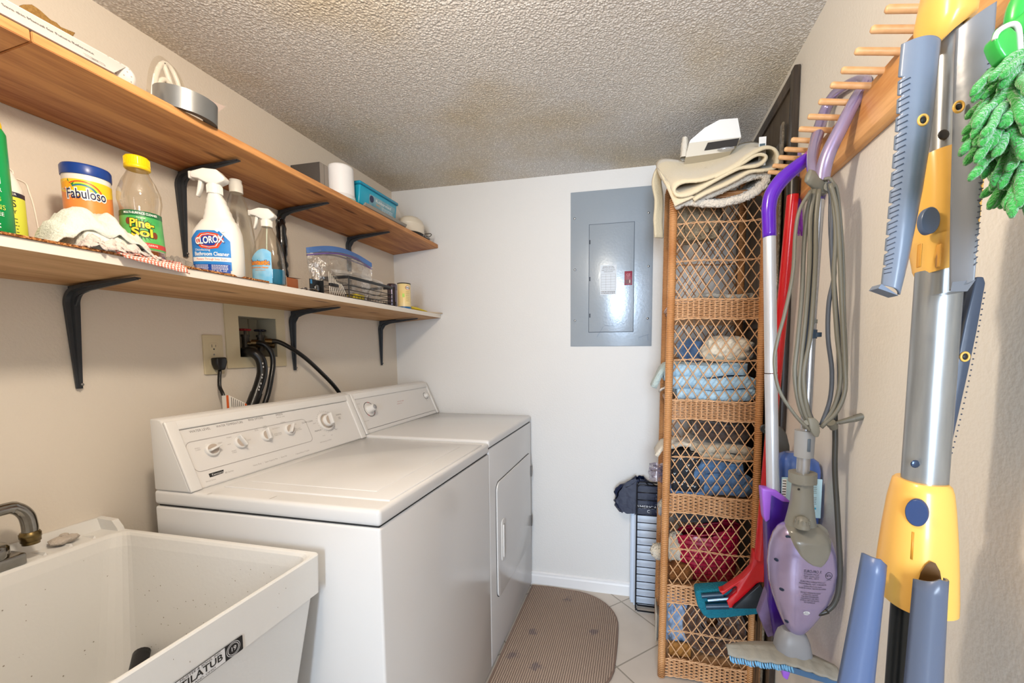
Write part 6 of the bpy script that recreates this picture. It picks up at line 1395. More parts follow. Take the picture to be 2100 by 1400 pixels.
m = MB(lpur); pxprism(m, [(1602, 1300), (1640, 1292), (1634, 1345), (1616, 1396), (1606, 1390), (1600, 1340)], ym-.02, ym+.02, .004); m.build('mop_foot', pm)
bb = MB(M('blue_bottle', '5577c4', .22, trans=.25, coat=.3)); yb = 1.150
rws = []
for v, ul, ur, d in ((1082, 1606, 1690, .030), (1060, 1600, 1691, .034), (985, 1598, 1690, .034), (962, 1597, 1688, .033), (945, 1597, 1680, .030), (934, 1602, 1664, .022), (929, 1612, 1650, .012)):
    a, b_ = P_(ul, v, yb), P_(ur, v, yb); rws.append(((min(b_.x, .449)-a.x)/2, d, (a.z+b_.z)/2, (a.x+min(b_.x, .449))/2))
vs = []; n = 40
for w_, d, z, cx in rws: vs += [(cx+a_, yb+.012+b_, z) for a_, b_ in sq(w_, d, 3.2, n)]
bb.add(vs, [(j*n+i, j*n+(i+1) % n, (j+1)*n+(i+1) % n, (j+1)*n+i) for j in range(len(rws)-1) for i in range(n)], True); bb.add(vs[:n], [list(range(n))[::-1]]); bb.add(vs[-n:], [list(range(n))]); bo = bb.build('solution_bottle', pm)
m = MB(M('bottle_label', 'b9dbe6', .4)); yl = yb+.012-.0346; a, b_ = P_(1600, 1056, yl), P_(1688, 983, yl)
m.box(a.x, min(b_.x, .444), yl-.0006, yl+.002, a.z, b_.z); mp4 = planemap((a.x, yl-.0007, a.z), (1, 0, 0), (0, 0, 1)); H_ = b_.z-a.z; W4 = b_.x-a.x
m.use(M('can_white', 'f2f2ee')).patch(mp4, .001, .011, H_*.3, H_-.004, .0003); m.use(ink)
for i in range(9): m.patch(mp4, .002, .010, H_*.34+.0068*i, H_*.34+.0068*i+.0028, .0006)
m.lines(mp4, W4*.62, W4*.86, H_-.008, H_*.62, 6, .0012, .0006, 2); m.lines(mp4, W4*.62, W4*.86, H_*.55, H_*.34, 5, .0012, .0006, 4); m.use(M('teal_logo', '1f9bc0')).patch(mp4, W4*.7, W4*.86, H_*.22, H_*.27, .0006); m.use(M('maroon_dot', '7b1c3c')).shape(mp4, [(W4*.78+.006*math.cos(t), H_*.13+.006*math.sin(t)) for t in [2*PI*i/16 for i in range(16)]], .0006)
m.build('bottle_label', bo)
# ================================================================ RED MOP
yr = 1.36
rm = thing('red_mop', 'red pole mop with a teal wedge head hanging in front of the wicker', 'mop', P_(1510, 1230, 1.46))
red = M('red_pole', 'c4101c', .2, coat=.4); blk = M('black_grip', '26241f', .3)
m = MB(red); m.cyl(P_(1626, 398, yr-.03), P_(1557, 1145, 1.44), .0152, .0158, n=24); m.build('pole', rm)
m = MB(blk); m.cyl(P_(1627, 366, yr-.031), P_(1626, 400, yr-.03), .0162, n=24); m.ball(P_(1628, 340, yr-.03), .010, 10); m.cyl(P_(1628, 340, yr-.03), P_(1627, 368, yr-.031), .009); m.build('end_cap', rm)
Q = lambda a, b_: (1400+a/7.777, 1120+b_/7.777)
ya = 1.455
m = MB(red); pxprism(m, [Q(*p) for p in ((1135, 90), (1312, 110), (1300, 580), (1240, 575), (1180, 600), (980, 800), (820, 930), (790, 985), (730, 985), (715, 900), (700, 870), (860, 730), (870, 650), (840, 635), (780, 680), (640, 785), (620, 750), (585, 720), (660, 705), (960, 500), (1090, 360), (1120, 220))], ya-.02, ya+.012, .003); m.build('yoke', rm)
m = MB(M('teal_microfibre', '0c7286', .85, bump=(180, .6), var=(30, .5, '0b5f78'))); pxprism(m, [Q(*p) for p in ((205, 715), (700, 680), (1000, 720), (1330, 780), (1290, 1010), (1200, 1095), (700, 1150), (420, 1165), (330, 1110), (240, 960), (205, 800))], ya+.005, ya+.06, .008); m.build('pad', rm)
m = MB(M('black_clip', '15202a', .25)); pxprism(m, [Q(*p) for p in ((1000, 800), (1240, 600), (1330, 760), (1290, 1000), (790, 1000))], ya-.03, ya+.004, .004); m.build('clip_plate', rm)
m = MB(M('clip_bar', '0f3850', .3)); m.cyl(P_(*Q(300, 790), ya-.006), P_(*Q(640, 765), ya-.006), .0080, n=14); m.cyl(P_(*Q(370, 955), ya-.012), P_(*Q(730, 945), ya-.012), .0105, n=14); m.build('clip_bar', rm)
m = MB(M('clip_steel', '7fa0c0', .25, .8)); m.cyl(P_(*Q(400, 860), ya-.010), P_(*Q(740, 830), ya-.010), .0060, n=12); m.build('spring_rod', rm)
# ================================================================ GREY TOOL BETWEEN POLES, PURPLE BRUSH
yk = 1.27
m = MB(M('grey_rubber', '4c4b48', .5)); pxprism(m, [(1592, 872), (1604, 876), (1614, 890), (1620, 915), (1623, 970), (1596, 975)], yk, yk+.02, .004)
m.use(blk).tube([P_(1604, 960, yk+.01), P_(1606, 1060, yk+.01), P_(1608, 1200, yk+.02)], .006, 8)
gt = thing('grey_tool', 'rounded dark grey tool head behind the silver mop pole', 'tool', P_(1604, 950, yk)); m.build('blade', gt)
m = MB(blk); c0 = P_(1570, 880, 1.30); m.cyl(c0, c0+Vector((0, .012, 0)), .0125, n=20); m.use(screw).cyl(c0-Vector((0, .001, 0)), c0, .003, n=10); m.use(blk).cyl(c0+Vector((0, .006, 0)), P_(1594, 885, yk+.01), .004); m.build('knob', gt)
yb2 = 1.34
br_ = thing('purple_brush', 'small lavender brush with purple bristles hanging on the last peg', 'brush', P_(1640, 400, yb2))
m = MB(M('lavender_handle', '8a72b8', .3)); pxprism(m, [(1637, 312), (1644, 310), (1646, 330), (1644, 400), (1632, 400), (1637, 350)], yb2, yb2+.008, .002); m.build('brush_handle', br_)
m = MB(M('purple_bristle', '7a2f8e', .6)); R = random.Random(9)
for i in range(70):
    a = P_(1633+11*R.random(), 398, yb2+.008*R.random()); b_ = P_(1626+21*R.random(), 470+14*R.random(), yb2+.012*R.random()-.003); m.tube([a, (a+b_)/2+Vector((.001*R.uniform(-1, 1), 0, 0)), b_], .0007, 4)
m.build('bristles', br_)['kind'] = 'stuff'
# ================================================================ LAVENDER STEAM MOP
yl = 1.03
lav = M('lavender_metallic', 'a194b4', .24, .5, coat=.6, var=(8, .3, '8f86c0')); lgrey = M('mop_grey', '85847c', .4, bump=(60, .05), var=(30, .3, '77766a')); lsil = M('mop_silver', 'b7b9bd', .25, .7)
sm = thing('steam_mop', 'lavender steam mop with a looped handle hanging on the peg rail', 'steam mop', P_(1645, 1180, yl))
m = MB(lav)
rt = [P_(1684, 395, yl), P_(1688, 352, yl), P_(1700, 312, yl-.005), P_(1726, 260, yl-.012), P_(1756, 202, yl-.018), P_(1775, 172, yl-.02), P_(1768, 163, yl+.01), P_(1742, 172, yl+.06), P_(1712, 193, yl+.12), P_(1692, 228, yl+.15), P_(1677, 275, yl+.12), P_(1667, 318, yl+.07), P_(1668, 352, yl+.02), P_(1680, 380, yl)]
m.tube(rt, [.0145, .0150, .0145, .0135, .0120, .0105, .0100, .0105, .0115, .0128, .0135, .0125, .0115, .011], 18, spl=5, cap=True); m.use(M('lavender_seam', '7a6690', .4)).tube([p+Vector((0, -.012, 0)) for p in catmull(rt[:6], 5)], .0010, 5)
m.build('handle', sm)
m = MB(M('violet_collar', '4d3f86', .25, coat=.4)); m.cyl(P_(1683, 398, yl), P_(1681, 410, yl), .0105, .0098, n=20); m.build('collar', sm)
m = MB(lsil); m.cyl(P_(1681, 408, yl), P_(1664, 660, yl), .0094, .0092, n=20); m.cyl(P_(1664, 662, yl), P_(1652, 885, yl), .0102, n=20); m.use(lgrey).cyl(P_(1664.5, 655, yl), P_(1664, 663, yl), .0112, n=20); m.build('pole', sm)
m = MB(M('clip_blue', '3c4c5c', .35)); m.cyl(P_(1663, 676, yl), P_(1662, 694, yl), .0125, n=18); a = P_(1680, 686, yl-.006); m.box(a.x-.012, a.x+.004, a.y-.004, a.y+.006, a.z-.005, a.z+.005, .001); m.build('cable_clip', sm)
m = MB(M('joint_grey', '9a9b9c', .35)); m.cyl(P_(1651, 882, yl), P_(1648, 936, yl), .0205, .0195, n=28); m.use(lsil).cyl(P_(1648, 936, yl), P_(1646, 972, yl), .0135, n=20); m.use(M('latch_slate', '56626e', .4)); a, b_ = P_(1655, 926, yl-.0198), P_(1663, 900, yl-.0198); m.box(a.x, b_.x, yl-.0215, yl-.015, a.z, b_.z, .001); m.build('pole_joint', sm)
m = MB(lgrey); m.cyl(P_(1646, 968, yl), P_(1645.5, 988, yl), .0285, n=32); 
rw = []; 
for v, ul, ur, d in ((1085, 1606, 1676, .026), (1050, 1616, 1670, .024), (1025, 1622, 1667, .023), (985, 1626, 1666, .023)):
    a, b_ = P_(ul, v, yl), P_(ur, v, yl); rw.append(((b_.x-a.x)/2, d, a.z, (a.x+b_.x)/2))
vs = []; n = 36
for w_, d, z, cx in rw: vs += [(cx+a_, yl+b_, z) for a_, b_ in sq(w_, d, 2.4, n)]
m.add(vs, [(j*n+i, j*n+(i+1) % n, (j+1)*n+(i+1) % n, (j+1)*n+i) for j in range(len(rw)-1) for i in range(n)], True)
c0 = P_(1638, 1003, yl-.0235); m.use(black).ball(c0, .0028, 8, sy=.3); m.build('neck', sm)
# teardrop body
prof = [(1069, 1632, 1660, .008), (1073, 1612, 1676, .022), (1082, 1597, 1690, .033), (1098, 1586, 1703, .041), (1125, 1577, 1713, .045), (1160, 1573.5, 1717, .046), (1195, 1576, 1710, .044), (1225, 1584, 1697, .040), (1250, 1593, 1682, .034), (1272, 1602, 1666, .027), (1288, 1611, 1653, .020), (1297, 1621, 1642, .012), (1299, 1627, 1637, .005)]
def bodyrow(v):
    if v <= prof[0][0]: q = prof[0]
    elif v >= prof[-1][0]: q = prof[-1]
    else:
        for i in range(len(prof)-1):
            if prof[i][0] <= v <= prof[i+1][0]: t = (v-prof[i][0])/(prof[i+1][0]-prof[i][0]); q = tuple(prof[i][k]*(1-t)+prof[i+1][k]*t for k in range(4)); break
    a, b_ = P_(q[1], v, yl), P_(q[2], v, yl); return (a.x+b_.x)/2, (b_.x-a.x)/2, q[3], (a.z+b_.z)/2
XSQ = .93
def bodypt(v, a, h=0):
    cx, w_, d, z = bodyrow(v); cx = min(cx, XR-.003-w_); p = 2.3; c_, s_ = math.cos(a), math.sin(a)
    return Vector((cx+(w_+h)*math.copysign(abs(c_)**(2/p), c_), yl+(d+h)*math.copysign(abs(s_)**(2/p), s_), z))
m = MB(lav); vr = [1069+230*i/46 for i in range(47)]
m.grid(lambda u, v: bodypt(1069+230*v, 2*PI*u), 56, 46, wrap=True); bd = m.build('body', sm)
covm = M('cover_grey', '7d7b72', .22, coat=.3, var=(30, .3, '6b695f'))
def bm_(x, y, h=0):      # point on the near face of the body: x in metres from its centre line, y = height
    v0, v1 = 1069, 1299
    for _ in range(14):
        vm = (v0+v1)/2
        if bodyrow(vm)[3] > y: v0 = vm
        else: v1 = vm
    cx, w_, d, z = bodyrow((v0+v1)/2); cx = min(cx, XR-.003-w_); q = max(-.985, min(.985, x/w_)); return Vector((cx+x, yl-(d)*(1-abs(q)**2.3)**(1/2.3)-h, y)), cx
def bodyat(u, v, h=0):
    yy = yl-.035
    for _ in range(9):
        p = P_(u, v, yy); cx = bm_(0, p.z)[1]; yy = yy*.4+.6*bm_(p.x-cx, p.z)[0].y
    return bm_(p.x-cx, p.z, h)[0]
def lerpt(tb, v):
    for (a, x), (c, y) in zip(tb, tb[1:]):
        if v <= c: return x+(y-x)*max(0, (v-a))/(c-a)
    return tb[-1][1]
LT = [(1074, 1609), (1085, 1614), (1100, 1620), (1120, 1629), (1140, 1642), (1152, 1655), (1160, 1668), (1163, 1682)]; RT = [(1074, 1682), (1085, 1696), (1110, 1705), (1130, 1704), (1145, 1699), (1156, 1692), (1163, 1684)]
m = MB(covm)
def cov(a_, b_):
    v = 1074+89*b_; e = min(1, a_*12, (1-a_)*12, b_*12, (1-b_)*12); return bodyat(lerpt(LT, v)+(lerpt(RT, v)-lerpt(LT, v))*a_, v, .0018*e+.0002)
m.grid(cov, 26, 26); m.build('tank_cover', sm)
m = MB(lgrey); c0 = P_(1645, 1078, yl-.034); m.lathe([(.0155, -.004), (.0155, .004), (.0145, .005), (.0140, .010), (.011, .017), (.006, .021), (0, .022)], 28, TR(c0))
for i in range(10): t = 2*PI*i/10; m.box(.008, .0150, -.0012, .0012, .006, .015, T=TR(c0) @ Matrix.Rotation(t, 4, 'Z'))
m.build('filler_cap', sm)
for u, v in ((1616, 1100), (1592, 1147), (1603, 1208), (1613, 1273)):
    p = bodyat(u, v, .0002); n_ = (bodyat(u, v, .0)-bodyat(u+3, v, .0)).cross(Vector((0, 0, 1))).normalized(); n_ = n_ if n_.y < 0 else -n_; ex = Vector((0, 0, 1)).cross(n_).normalized()
    MB(M('screw_hole', '1d2a44', .3), basis(p, ex, n_.cross(ex), n_)).lathe([(.0052, 0), (.0052, .0008), (.0035, .0010), (0, .0002)], 18, sy=.7).build('screw_recess', sm)
bq = bm_
bm_ = lambda x, y, h=0: bq(x, y, h)[0]
m = MB(M('body_print', '33303c', .5)); z0 = P_(1650, 1168, yl-.04).z
m.text('EURO-PRO X', bm_, .006, z0, .0095, .0006, shear=.3, width=.036); 
for i, t_ in enumerate(('STEAM MOP', 'Model / Modelo: S3101', '120 V., 60Hz., 1200 W.')): m.text(t_, bm_, .004, z0-.0065-.0045*i, .0045, .0006, width=.030)
for i, (t_, w_) in enumerate((('EURO-PRO OPERATING LLC', .05), ('MONTREAL, QC, CANADA', .055), ('www.sharkvac.com', .036), ('MADE IN CHINA / HECHO EN CHINA', .055))): m.text(t_, bm_, .008, z0-.024-.0052*i, .0048, .0006, width=w_)
for i, (t_, w_) in enumerate((('DO NOT IMMERSE IN LIQUID', .040), ('ATTENTION / CAUTION', .03), ('NE PAS IMMERGER', .034), ('HOUSEHOLD USE ONLY', .036), ('UNPLUG BEFORE FILLING', .038), ('NO SUMERGIR', .022))): m.text(t_, bm_, .005, z0-.050-.0048*i, .0045, .0006, width=w_)
m.tube([bm_(.040+.0075*math.cos(t), z0-.008+.0075*math.sin(t), .0006) for t in [2*PI*i/22 for i in range(22)]], .0005, 4, closed=True); m.text('ETL', bm_, .040, z0-.008, .0065, .0006, bold=.02); m.text('LISTED', bm_, .040, z0-.018, .0035, .0006)
m.build('body_print', bd)
m = MB(M('sticker_pale', 'd8d8dc', .4)); z1 = P_(1646, 1252, yl-.03).z; m.shape(bm_, [(.0025+.0068*math.cos(t), z1+.0052*math.sin(t)) for t in [2*PI*i/20 for i in range(20)]], .0006); m.use(MATS['body_print']).text('Q.C.\nPASSED', bm_, .0025, z1, .0040, .0009); m.build('round_sticker', bd)
# head
hh = thing  # (alias kept short)
m = MB(M('hinge_blue', '46617c', .4)); m.cyl(P_(1631, 1292, yl), P_(1629, 1312, yl), .012, n=18); m.build('swivel_joint', sm)
m = MB(M('head_grey', '85868a', .38)); 
rw = []
for v, ul, ur, d in ((1332, 1587, 1666, .030), (1324, 1587, 1664, .030), (1306, 1590, 1660, .027), (1293, 1595, 1654, .022), (1286, 1603, 1645, .014)):
    a, b_ = P_(ul, v, yl), P_(ur, v, yl); rw.append(((b_.x-a.x)/2, d, a.z, (a.x+b_.x)/2))
vs = []; n = 36
for w_, d, z, cx in rw: vs += [(cx+a_, yl+b_, z) for a_, b_ in sq(w_, d, 2.6, n)]
m.add(vs, [(j*n+i, j*n+(i+1) % n, (j+1)*n+(i+1) % n, (j+1)*n+i) for j in range(len(rw)-1) for i in range(n)], True); m.add(vs[-n:], [list(range(n))]); m.build('head_dome', sm)
m = MB(M('head_dusty', '827f76', .6, bump=(80, .15), var=(24, .5, '9c978a')))
def headtop(u, v):      # u along the head, v front to back
    t = u*2-1; px_ = P_(1489+(1732-1489)*u, 1314+(6*u), yl); x = px_.x; yc = yl-.008-.02*max(0, u-.45)/.55
    half = .036*(1-abs(t)**3*.55); z = P_(1589, 1340, yl).z+.018*(1-abs(t)**1.5)-.003*abs(math.sin(u*PI*9))*(1 if v < .5 else 0)
    y = yc-half+2*half*v; z -= .012*abs(v*2-1)**2; return Vector((min(x, .446), y, z+.010*(1-u)))
m.grid(headtop, 60, 14); m.build('head_plate', sm, solid=.004)
m = MB(M('pad_blue', '6fa8cf', .7, bump=(120, .5)))
for i in range(26):
    u = .02+.50*i/26; p = headtop(u, 0); m.tube([p+Vector((0, .004, -.003)), p+Vector((.001, .001, -.011-.004*math.sin(i*1.7))), p+Vector((.004, .003, -.016))], .0022, 6)
m.build('fringe', sm)['kind'] = 'stuff'
m = MB(M('under_blue', '3f5f80', .5)); a = headtop(.42, 0); b_ = headtop(.88, 0); 
m.add([a+Vector((0, .004, -.002)), b_+Vector((0, .004, -.002)), b_+Vector((0, .004, -.015)), a+Vector((0, .004, -.015)), a+Vector((0, .08, -.015)), b_+Vector((0, .08, -.015))], [(0, 1, 2, 3), (3, 2, 5, 4)]); m.build('squeegee', sm, solid=.002)
# cord hooks
hk = M('hook_grey', '7f7e74', .35)
ha = P_(1657, 362, yl-.05); hb_ = P_(1695, 382, yl-.03)
m = MB(hk); m.tube([P_(1656, 360, yl-.055), P_(1664, 365, yl-.05), P_(1674, 376, yl-.04), P_(1686, 383, yl-.03), P_(1696, 381, yl-.028)], [.0105, .0125, .0105, .0105, .0120], 12, spl=4, sy=1.3, sx=.6); c0 = P_(1699, 382, yl-.040); m.cyl(c0, c0+Vector((0, .035, .0)), .0088, n=20); m.use(screw).cyl(c0-Vector((0, .0006, 0)), c0, .0035, n=12); m.build('upper_cord_hook', sm)
m = MB(hk); pxprism(m, [(1657, 856), (1672, 857), (1680, 865), (1683, 886), (1679, 897), (1671, 896), (1662, 884)], yl-.055, yl-.046, .003); m.cyl(P_(1655, 866, yl-.05), P_(1651, 875, yl-.005), .006, n=12); m.build('lower_cord_hook', sm)
cabm = M('grey_cable', '6f6d62', .4); cabd = M('dark_cable', '4a4f58', .4)
cb = []
def cab(pts, r=.0036, mat=cabm, y=None):
    m = MB(mat); m.tube([P_(u, v, yy) for u, v, yy in pts], r, 8, spl=5, sx=1.35); return m
yc = yl-.040
strands = [
 [(1668, 385, yc), (1655, 440, yc), (1648, 520, yc), (1645, 600, yc), (1636, 700, yc), (1630, 770, yc), (1642, 840, yc), (1664, 872, yc)],
 [(1671, 388, yc-.004), (1662, 450, yc-.004), (1660, 540, yc-.006), (1653, 640, yc-.004), (1643, 740, yc-.004), (1640, 800, yc-.006), (1652, 850, yc-.006), (1668, 875, yc-.006)],
 [(1676, 388, yc), (1668, 450, yc), (1668, 560, yc), (1660, 660, yc), (1650, 760, yc), (1652, 820, yc), (1668, 868, yc)],
 [(1680, 388, yc-.006), (1674, 450, yc-.008), (1672, 540, yc-.006), (1666, 640, yc-.006), (1660, 700, yc-.006), (1648, 770, yc-.009), (1656, 840, yc-.008), (1672, 874, yc-.008)],
 [(1662, 392, yc-.010), (1640, 430, yc-.012), (1631, 480, yc-.012), (1626, 560, yc-.012), (1610, 640, yc-.012), (1594, 700, yc-.012), (1588, 745, yc-.012), (1598, 800, yc-.012), (1630, 850, yc-.012), (1660, 882, yc-.012)],
 [(1700, 374, yc), (1707, 430, yc), (1705, 500, yc), (1712, 600, yc), (1718, 680, yc), (1722, 780, yc), (1716, 830, yc), (1690, 868, yc)],
 [(1703, 376, yc-.006), (1716, 430, yc-.006), (1722, 520, yc-.006), (1727, 640, yc-.006), (1732, 740, yc-.006), (1733, 800, yc-.006), (1715, 845, yc-.006), (1684, 876, yc-.008)],
 [(1706, 372, yc+.004), (1718, 400, yc+.004), (1728, 520, yc+.004), (1731, 640, yc+.004), (1735, 760, yc+.004), (1728, 822, yc+.004), (1700, 862, yc+.004)],
 [(1704, 400, yc+.002), (1704, 480, yc+.002), (1711, 560, yc+.002), (1700, 620, yc+.002), (1698, 690, yc), (1706, 760, yc), (1702, 820, yc), (1684, 872, yc-.004)],
 [(1708, 392, yc-.003), (1714, 480, yc-.003), (1710, 570, yc-.003), (1716, 680, yc-.003), (1724, 770, yc-.003), (1712, 830, yc-.002), (1688, 870, yc-.006)],
]
pc = thing('steam_mop_cable', 'long grey power cable looped over the hooks of the lavender steam mop', 'cable', P_(1690, 600, yc))
m = MB(cabm)
for i, s_ in enumerate(strands):
    m.use(cabm if i % 3 != 2 else cabd).tube([P_(u, v, y) for u, v, y in s_], .0036, 8, spl=5, sx=1.3)
m.use(cabm).tube([P_(1690, 368, yc+.005), P_(1700, 366, yc), P_(1706, 372, yc), P_(1710, 385, yc)], .0038, 8, spl=4)
m.build('looped_cable', pc)
m = MB(M('cable_black', '3b3a36', .4)); m.tube([P_(u, v, yc+.012) for u, v in ((1712, 845), (1713, 900), (1712, 960), (1716, 1030), (1720, 1100), (1723, 1170), (1719, 1215), (1709, 1240), (1694, 1254))], .0042, 10, spl=5, sx=1.3); m.use(blk).tube([P_(1698, 1252, yc+.012), P_(1680, 1257, yc+.014), P_(1668, 1254, yl-.02)], .0060, 10, spl=4); m.build('feed_cable', pc)
m = MB(M('plug_grey', '66645a', .45)); m.cyl(P_(1697, 873, yc-.008), P_(1722, 865, yc-.010), .0036, n=12); m.cyl(P_(1720, 866, yc-.010), P_(1752, 858, yc-.012), .0045, .0066, n=14); m.cyl(P_(1752, 858, yc-.012), P_(1769, 853, yc-.013), .0075, n=6); m.use(screw); a, b_ = P_(1768, 852, yc-.015), P_(1788, 847, yc-.016); m.tube([a, b_], .0022, 4, sx=.5); m.tube([a+Vector((.002, .008, -.004)), b_+Vector((.002, .008, -.004))], .0022, 4, sx=.5); m.use(cabm).cyl(P_(1704, 866, yc-.012), P_(1710, 876, yc-.004), .0085, n=14); m.build('plug', pc)
# ================================================================ BIG DRYING RACK
yd = .60
slate = M('slate_plastic', '6f7c90', .3, bump=(50, .04), var=(9, .3, '7d8896')); slat2 = M('slate_plastic_grey', '787d85', .28, bump=(50, .04)); slat3 = M('slate_arm_blue', '56678a', .33, bump=(60, .04)); yel = M('amber_plastic', 'efbb5c', .3, coat=.2); gal = M('galvanised', 'a9aeb1', .28, .7, bump=(40, .06), var=(90, .5, '6f7375'), stretch=(1, 1, .12))
dk = thing('drying_rack', 'folding drying rack with yellow hubs and slate blue arms', 'drying rack', (P_(1840, 1400, yd).x-.01, yd, 0))
m = MB(gal); a, b_ = P_(1926, 556, yd), P_(1894, 1000, yd); m.cyl(a, b_, .0222, .0227, n=32); d_ = (b_-a).normalized()
c0 = P_(1877, 951, yd-.0222); m.use(M('hole_bright', '41506a', .2, .6)).ball(c0, .0050, 10, sy=.25); m.build('lower_pole', dk)
m = MB(gal); m.cyl(P_(1945, 40, yd), P_(1932, 380, yd), .0123, n=28); m.use(black).ball(P_(1935, 276, yd-.0122), .0058, 10, sy=.25); m.build('upper_pole', dk)
m = MB(M('dark_tube', '33383c', .3, .5)); a = P_(1850, 1210, yd+.01); b_ = P_(1836, 1400, yd+.01); dd_ = (b_-a)/(b_.z-a.z); m.cyl(a+Vector((0, 0, .05)), a+dd_*(.003-a.z), .0108, n=20); m.build('leg_tube', dk)
m = MB(yel); rw = []
for v, ul, ur, d in ((1226, 1808, 1944, .045), (1205, 1807, 1945, .045), (1150, 1813, 1945.5, .043), (1090, 1821, 1945, .040), (1030, 1831, 1943, .036), (1000, 1838, 1941, .033), (988, 1841, 1938, .031), (983, 1846, 1932, .028)):
    a, b_ = P_(ul, v, yd), P_(ur, v, yd); rw.append(((b_.x-a.x)/2, d, (a.z+b_.z)/2, (a.x+b_.x)/2))
vs = []; n = 56
for w_, d, z, cx in rw: vs += [(cx+a_, yd+b_, z) for a_, b_ in sq(w_, d, 2.5, n)]
# closed hub wall; the arch for the right arm is painted on below
fs = []
for j in range(len(rw)-1):
    for i in range(n):
        q = (Vector(vs[j*n+i])+Vector(vs[(j+1)*n+(i+1) % n]))/2; 
        fs.append((j*n+i, j*n+(i+1) % n, (j+1)*n+(i+1) % n, (j+1)*n+i))
m.add(vs, fs, True); m.add(vs[-n:], [list(range(n))]); hub = m.build('lower_hub', dk)
ar = MB(M('arch_shade', '5c3d12', .5)); cx_, w_, d_, z_ = rw[1][3], rw[1][0], rw[1][1], rw[1][2]
def hubpt(u, v, h=0):
    best = None
    yy = yd-.03
    for _ in range(6):
        pp = P_(u, v, yy); yy = _hub(pp.x, pp.z)[1]
    q = _hub(pp.x, pp.z); return Vector((q[0], q[1]-h, pp.z))
def _hub(x, z):
    j = max(0, min(len(rw)-2, next((k for k in range(len(rw)-1) if rw[k+1][2] >= z), len(rw)-2))); t = (z-rw[j][2])/(rw[j+1][2]-rw[j][2]) if rw[j+1][2] != rw[j][2] else 0
    w_, d, cx = (rw[j][k]*(1-t)+rw[j+1][k]*t for k in (0, 1, 3)); q = max(-.99, min(.99, (x-cx)/w_)); return (x, yd-d*(1-abs(q)**2.5)**.4)
arch = [(1879, 1222), (1879, 1190), (1885, 1170), (1895, 1155), (1905, 1148), (1915, 1152), (1924, 1168), (1928, 1190), (1929, 1222)]
ar.add([hubpt(u, v, .0030) for u, v in arch], [list(range(len(arch)))[::-1]]); lab(ar.build('slot_shade', dk), 'dark arched sheet for the shade in the arm slot')  # dark sheet over the hub stands in for shade in the arch cut-out
bt = MB(M('navy_button', '33466f', .3)); c0 = hubpt(1857, 1036, 0); n_ = (hubpt(1857, 1036, .01)-c0); nh = (hubpt(1857, 1036)-hubpt(1861, 1036)).cross(Vector((0, 0, 1))).normalized(); nh = nh if nh.y < 0 else -nh; T = basis(c0+nh*.0015, Vector((0, 0, 1)).cross(nh)*-1, (0, 0, 1), nh); bt.lathe([(.0105, -.004), (.0105, .0025), (.0098, .0032)], 30, T, sy=1.55); bt.build('release_button', dk)
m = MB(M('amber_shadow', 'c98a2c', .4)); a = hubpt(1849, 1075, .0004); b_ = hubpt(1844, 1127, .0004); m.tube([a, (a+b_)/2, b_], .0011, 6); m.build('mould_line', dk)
# arms below the hub: folded channel sections
def channel(m, top, bot, yA, w=None, depth=.016, notch=True):
    """top=(u0,u1,v) bot=(u0,u1,v) edges of a long channel; extended past the frame along its own direction"""
    A0, A1 = P_(top[0], top[2], yA), P_(top[1], top[3], yA); B0, B1 = P_(bot[0], bot[2], yA), P_(bot[1], bot[2], yA)
    k = 2.1; C0 = A0+(B0-A0)*k; C1 = A1+(B1-A1)*k
    def f(u, v):
        a, b_ = A0.lerp(C0, v), A1.lerp(C1, v); p = a.lerp(b_, u); s_ = u*2-1; p.y -= depth*(1-abs(s_)**3)*(1); 
        if v < .001: p.z += .008*(1-abs(s_))**.8*(1)
        return p
    m.grid(f, 16, 24); return m
m = MB(slat3); channel(m, (1771, 1809, 1133, 1158), (1720, 1787, 1400), yd-.015); m.build('arm', dk, solid=.003)
m = MB(M('slate_arm_grey', '5a6478', .3, bump=(60, .04))); channel(m, (1877, 1934, 1186, 1184), (1857, 1925, 1400), yd-.055); m.build('arm', dk, solid=.003)
# upper hubs
m = MB(yel); pl_ = [(1894, 22), (1898, 10), (1912, -20), (1990, -25), (1985, 10), (1980, 50), (1970, 55), (1940, 62), (1915, 74), (1897, 90), (1896, 60)]
rwu = []
for v, ul, ur, d in ((88, 1896, 1966, .030), (60, 1895, 1980, .034), (30, 1894, 1984, .036), (0, 1900, 1988, .036), (-40, 1908, 1990, .034)):
    a, b_ = P_(ul, v, yd), P_(ur, v, yd); rwu.append(((b_.x-a.x)/2, d, (a.z+b_.z)/2, (a.x+b_.x)/2))
vs = []; n = 40
for w_, d, z, cx in rwu: vs += [(cx+a_, yd+b_, z+.012*(a_/w_ if z == rwu[0][2] else 0)) for a_, b_ in sq(w_, d, 2.6, n)]
m.add(vs, [(j*n+i, j*n+(i+1) % n, (j+1)*n+(i+1) % n, (j+1)*n+i) for j in range(len(rwu)-1) for i in range(n)], True); m.add(vs[-n:], [list(range(n))]); m.build('top_hub', dk, solid=.003)
m = MB(yel)
rwm = []
for v, ul, ur, d in ((490, 1876, 1950, .030), (440, 1877, 1951, .030), (380, 1879, 1953, .029), (330, 1879, 1956, .027), (318, 1880, 1956, .026)):
    a, b_ = P_(ul, v, yd), P_(ur, v, yd); rwm.append(((b_.x-a.x)/2, d, (a.z+b_.z)/2, (a.x+b_.x)/2))
vs = []
for w_, d, z, cx in rwm: vs += [(cx+a_, yd+b_, z+.004*a_/w_) for a_, b_ in sq(w_, d, 2.6, n)]
m.add(vs, [(j*n+i, j*n+(i+1) % n, (j+1)*n+(i+1) % n, (j+1)*n+i) for j in range(len(rwm)-1) for i in range(n)], True); m.add(vs[-n:], [list(range(n))]); m.build('sliding_hub', dk)
m = MB(yel); rwc = []
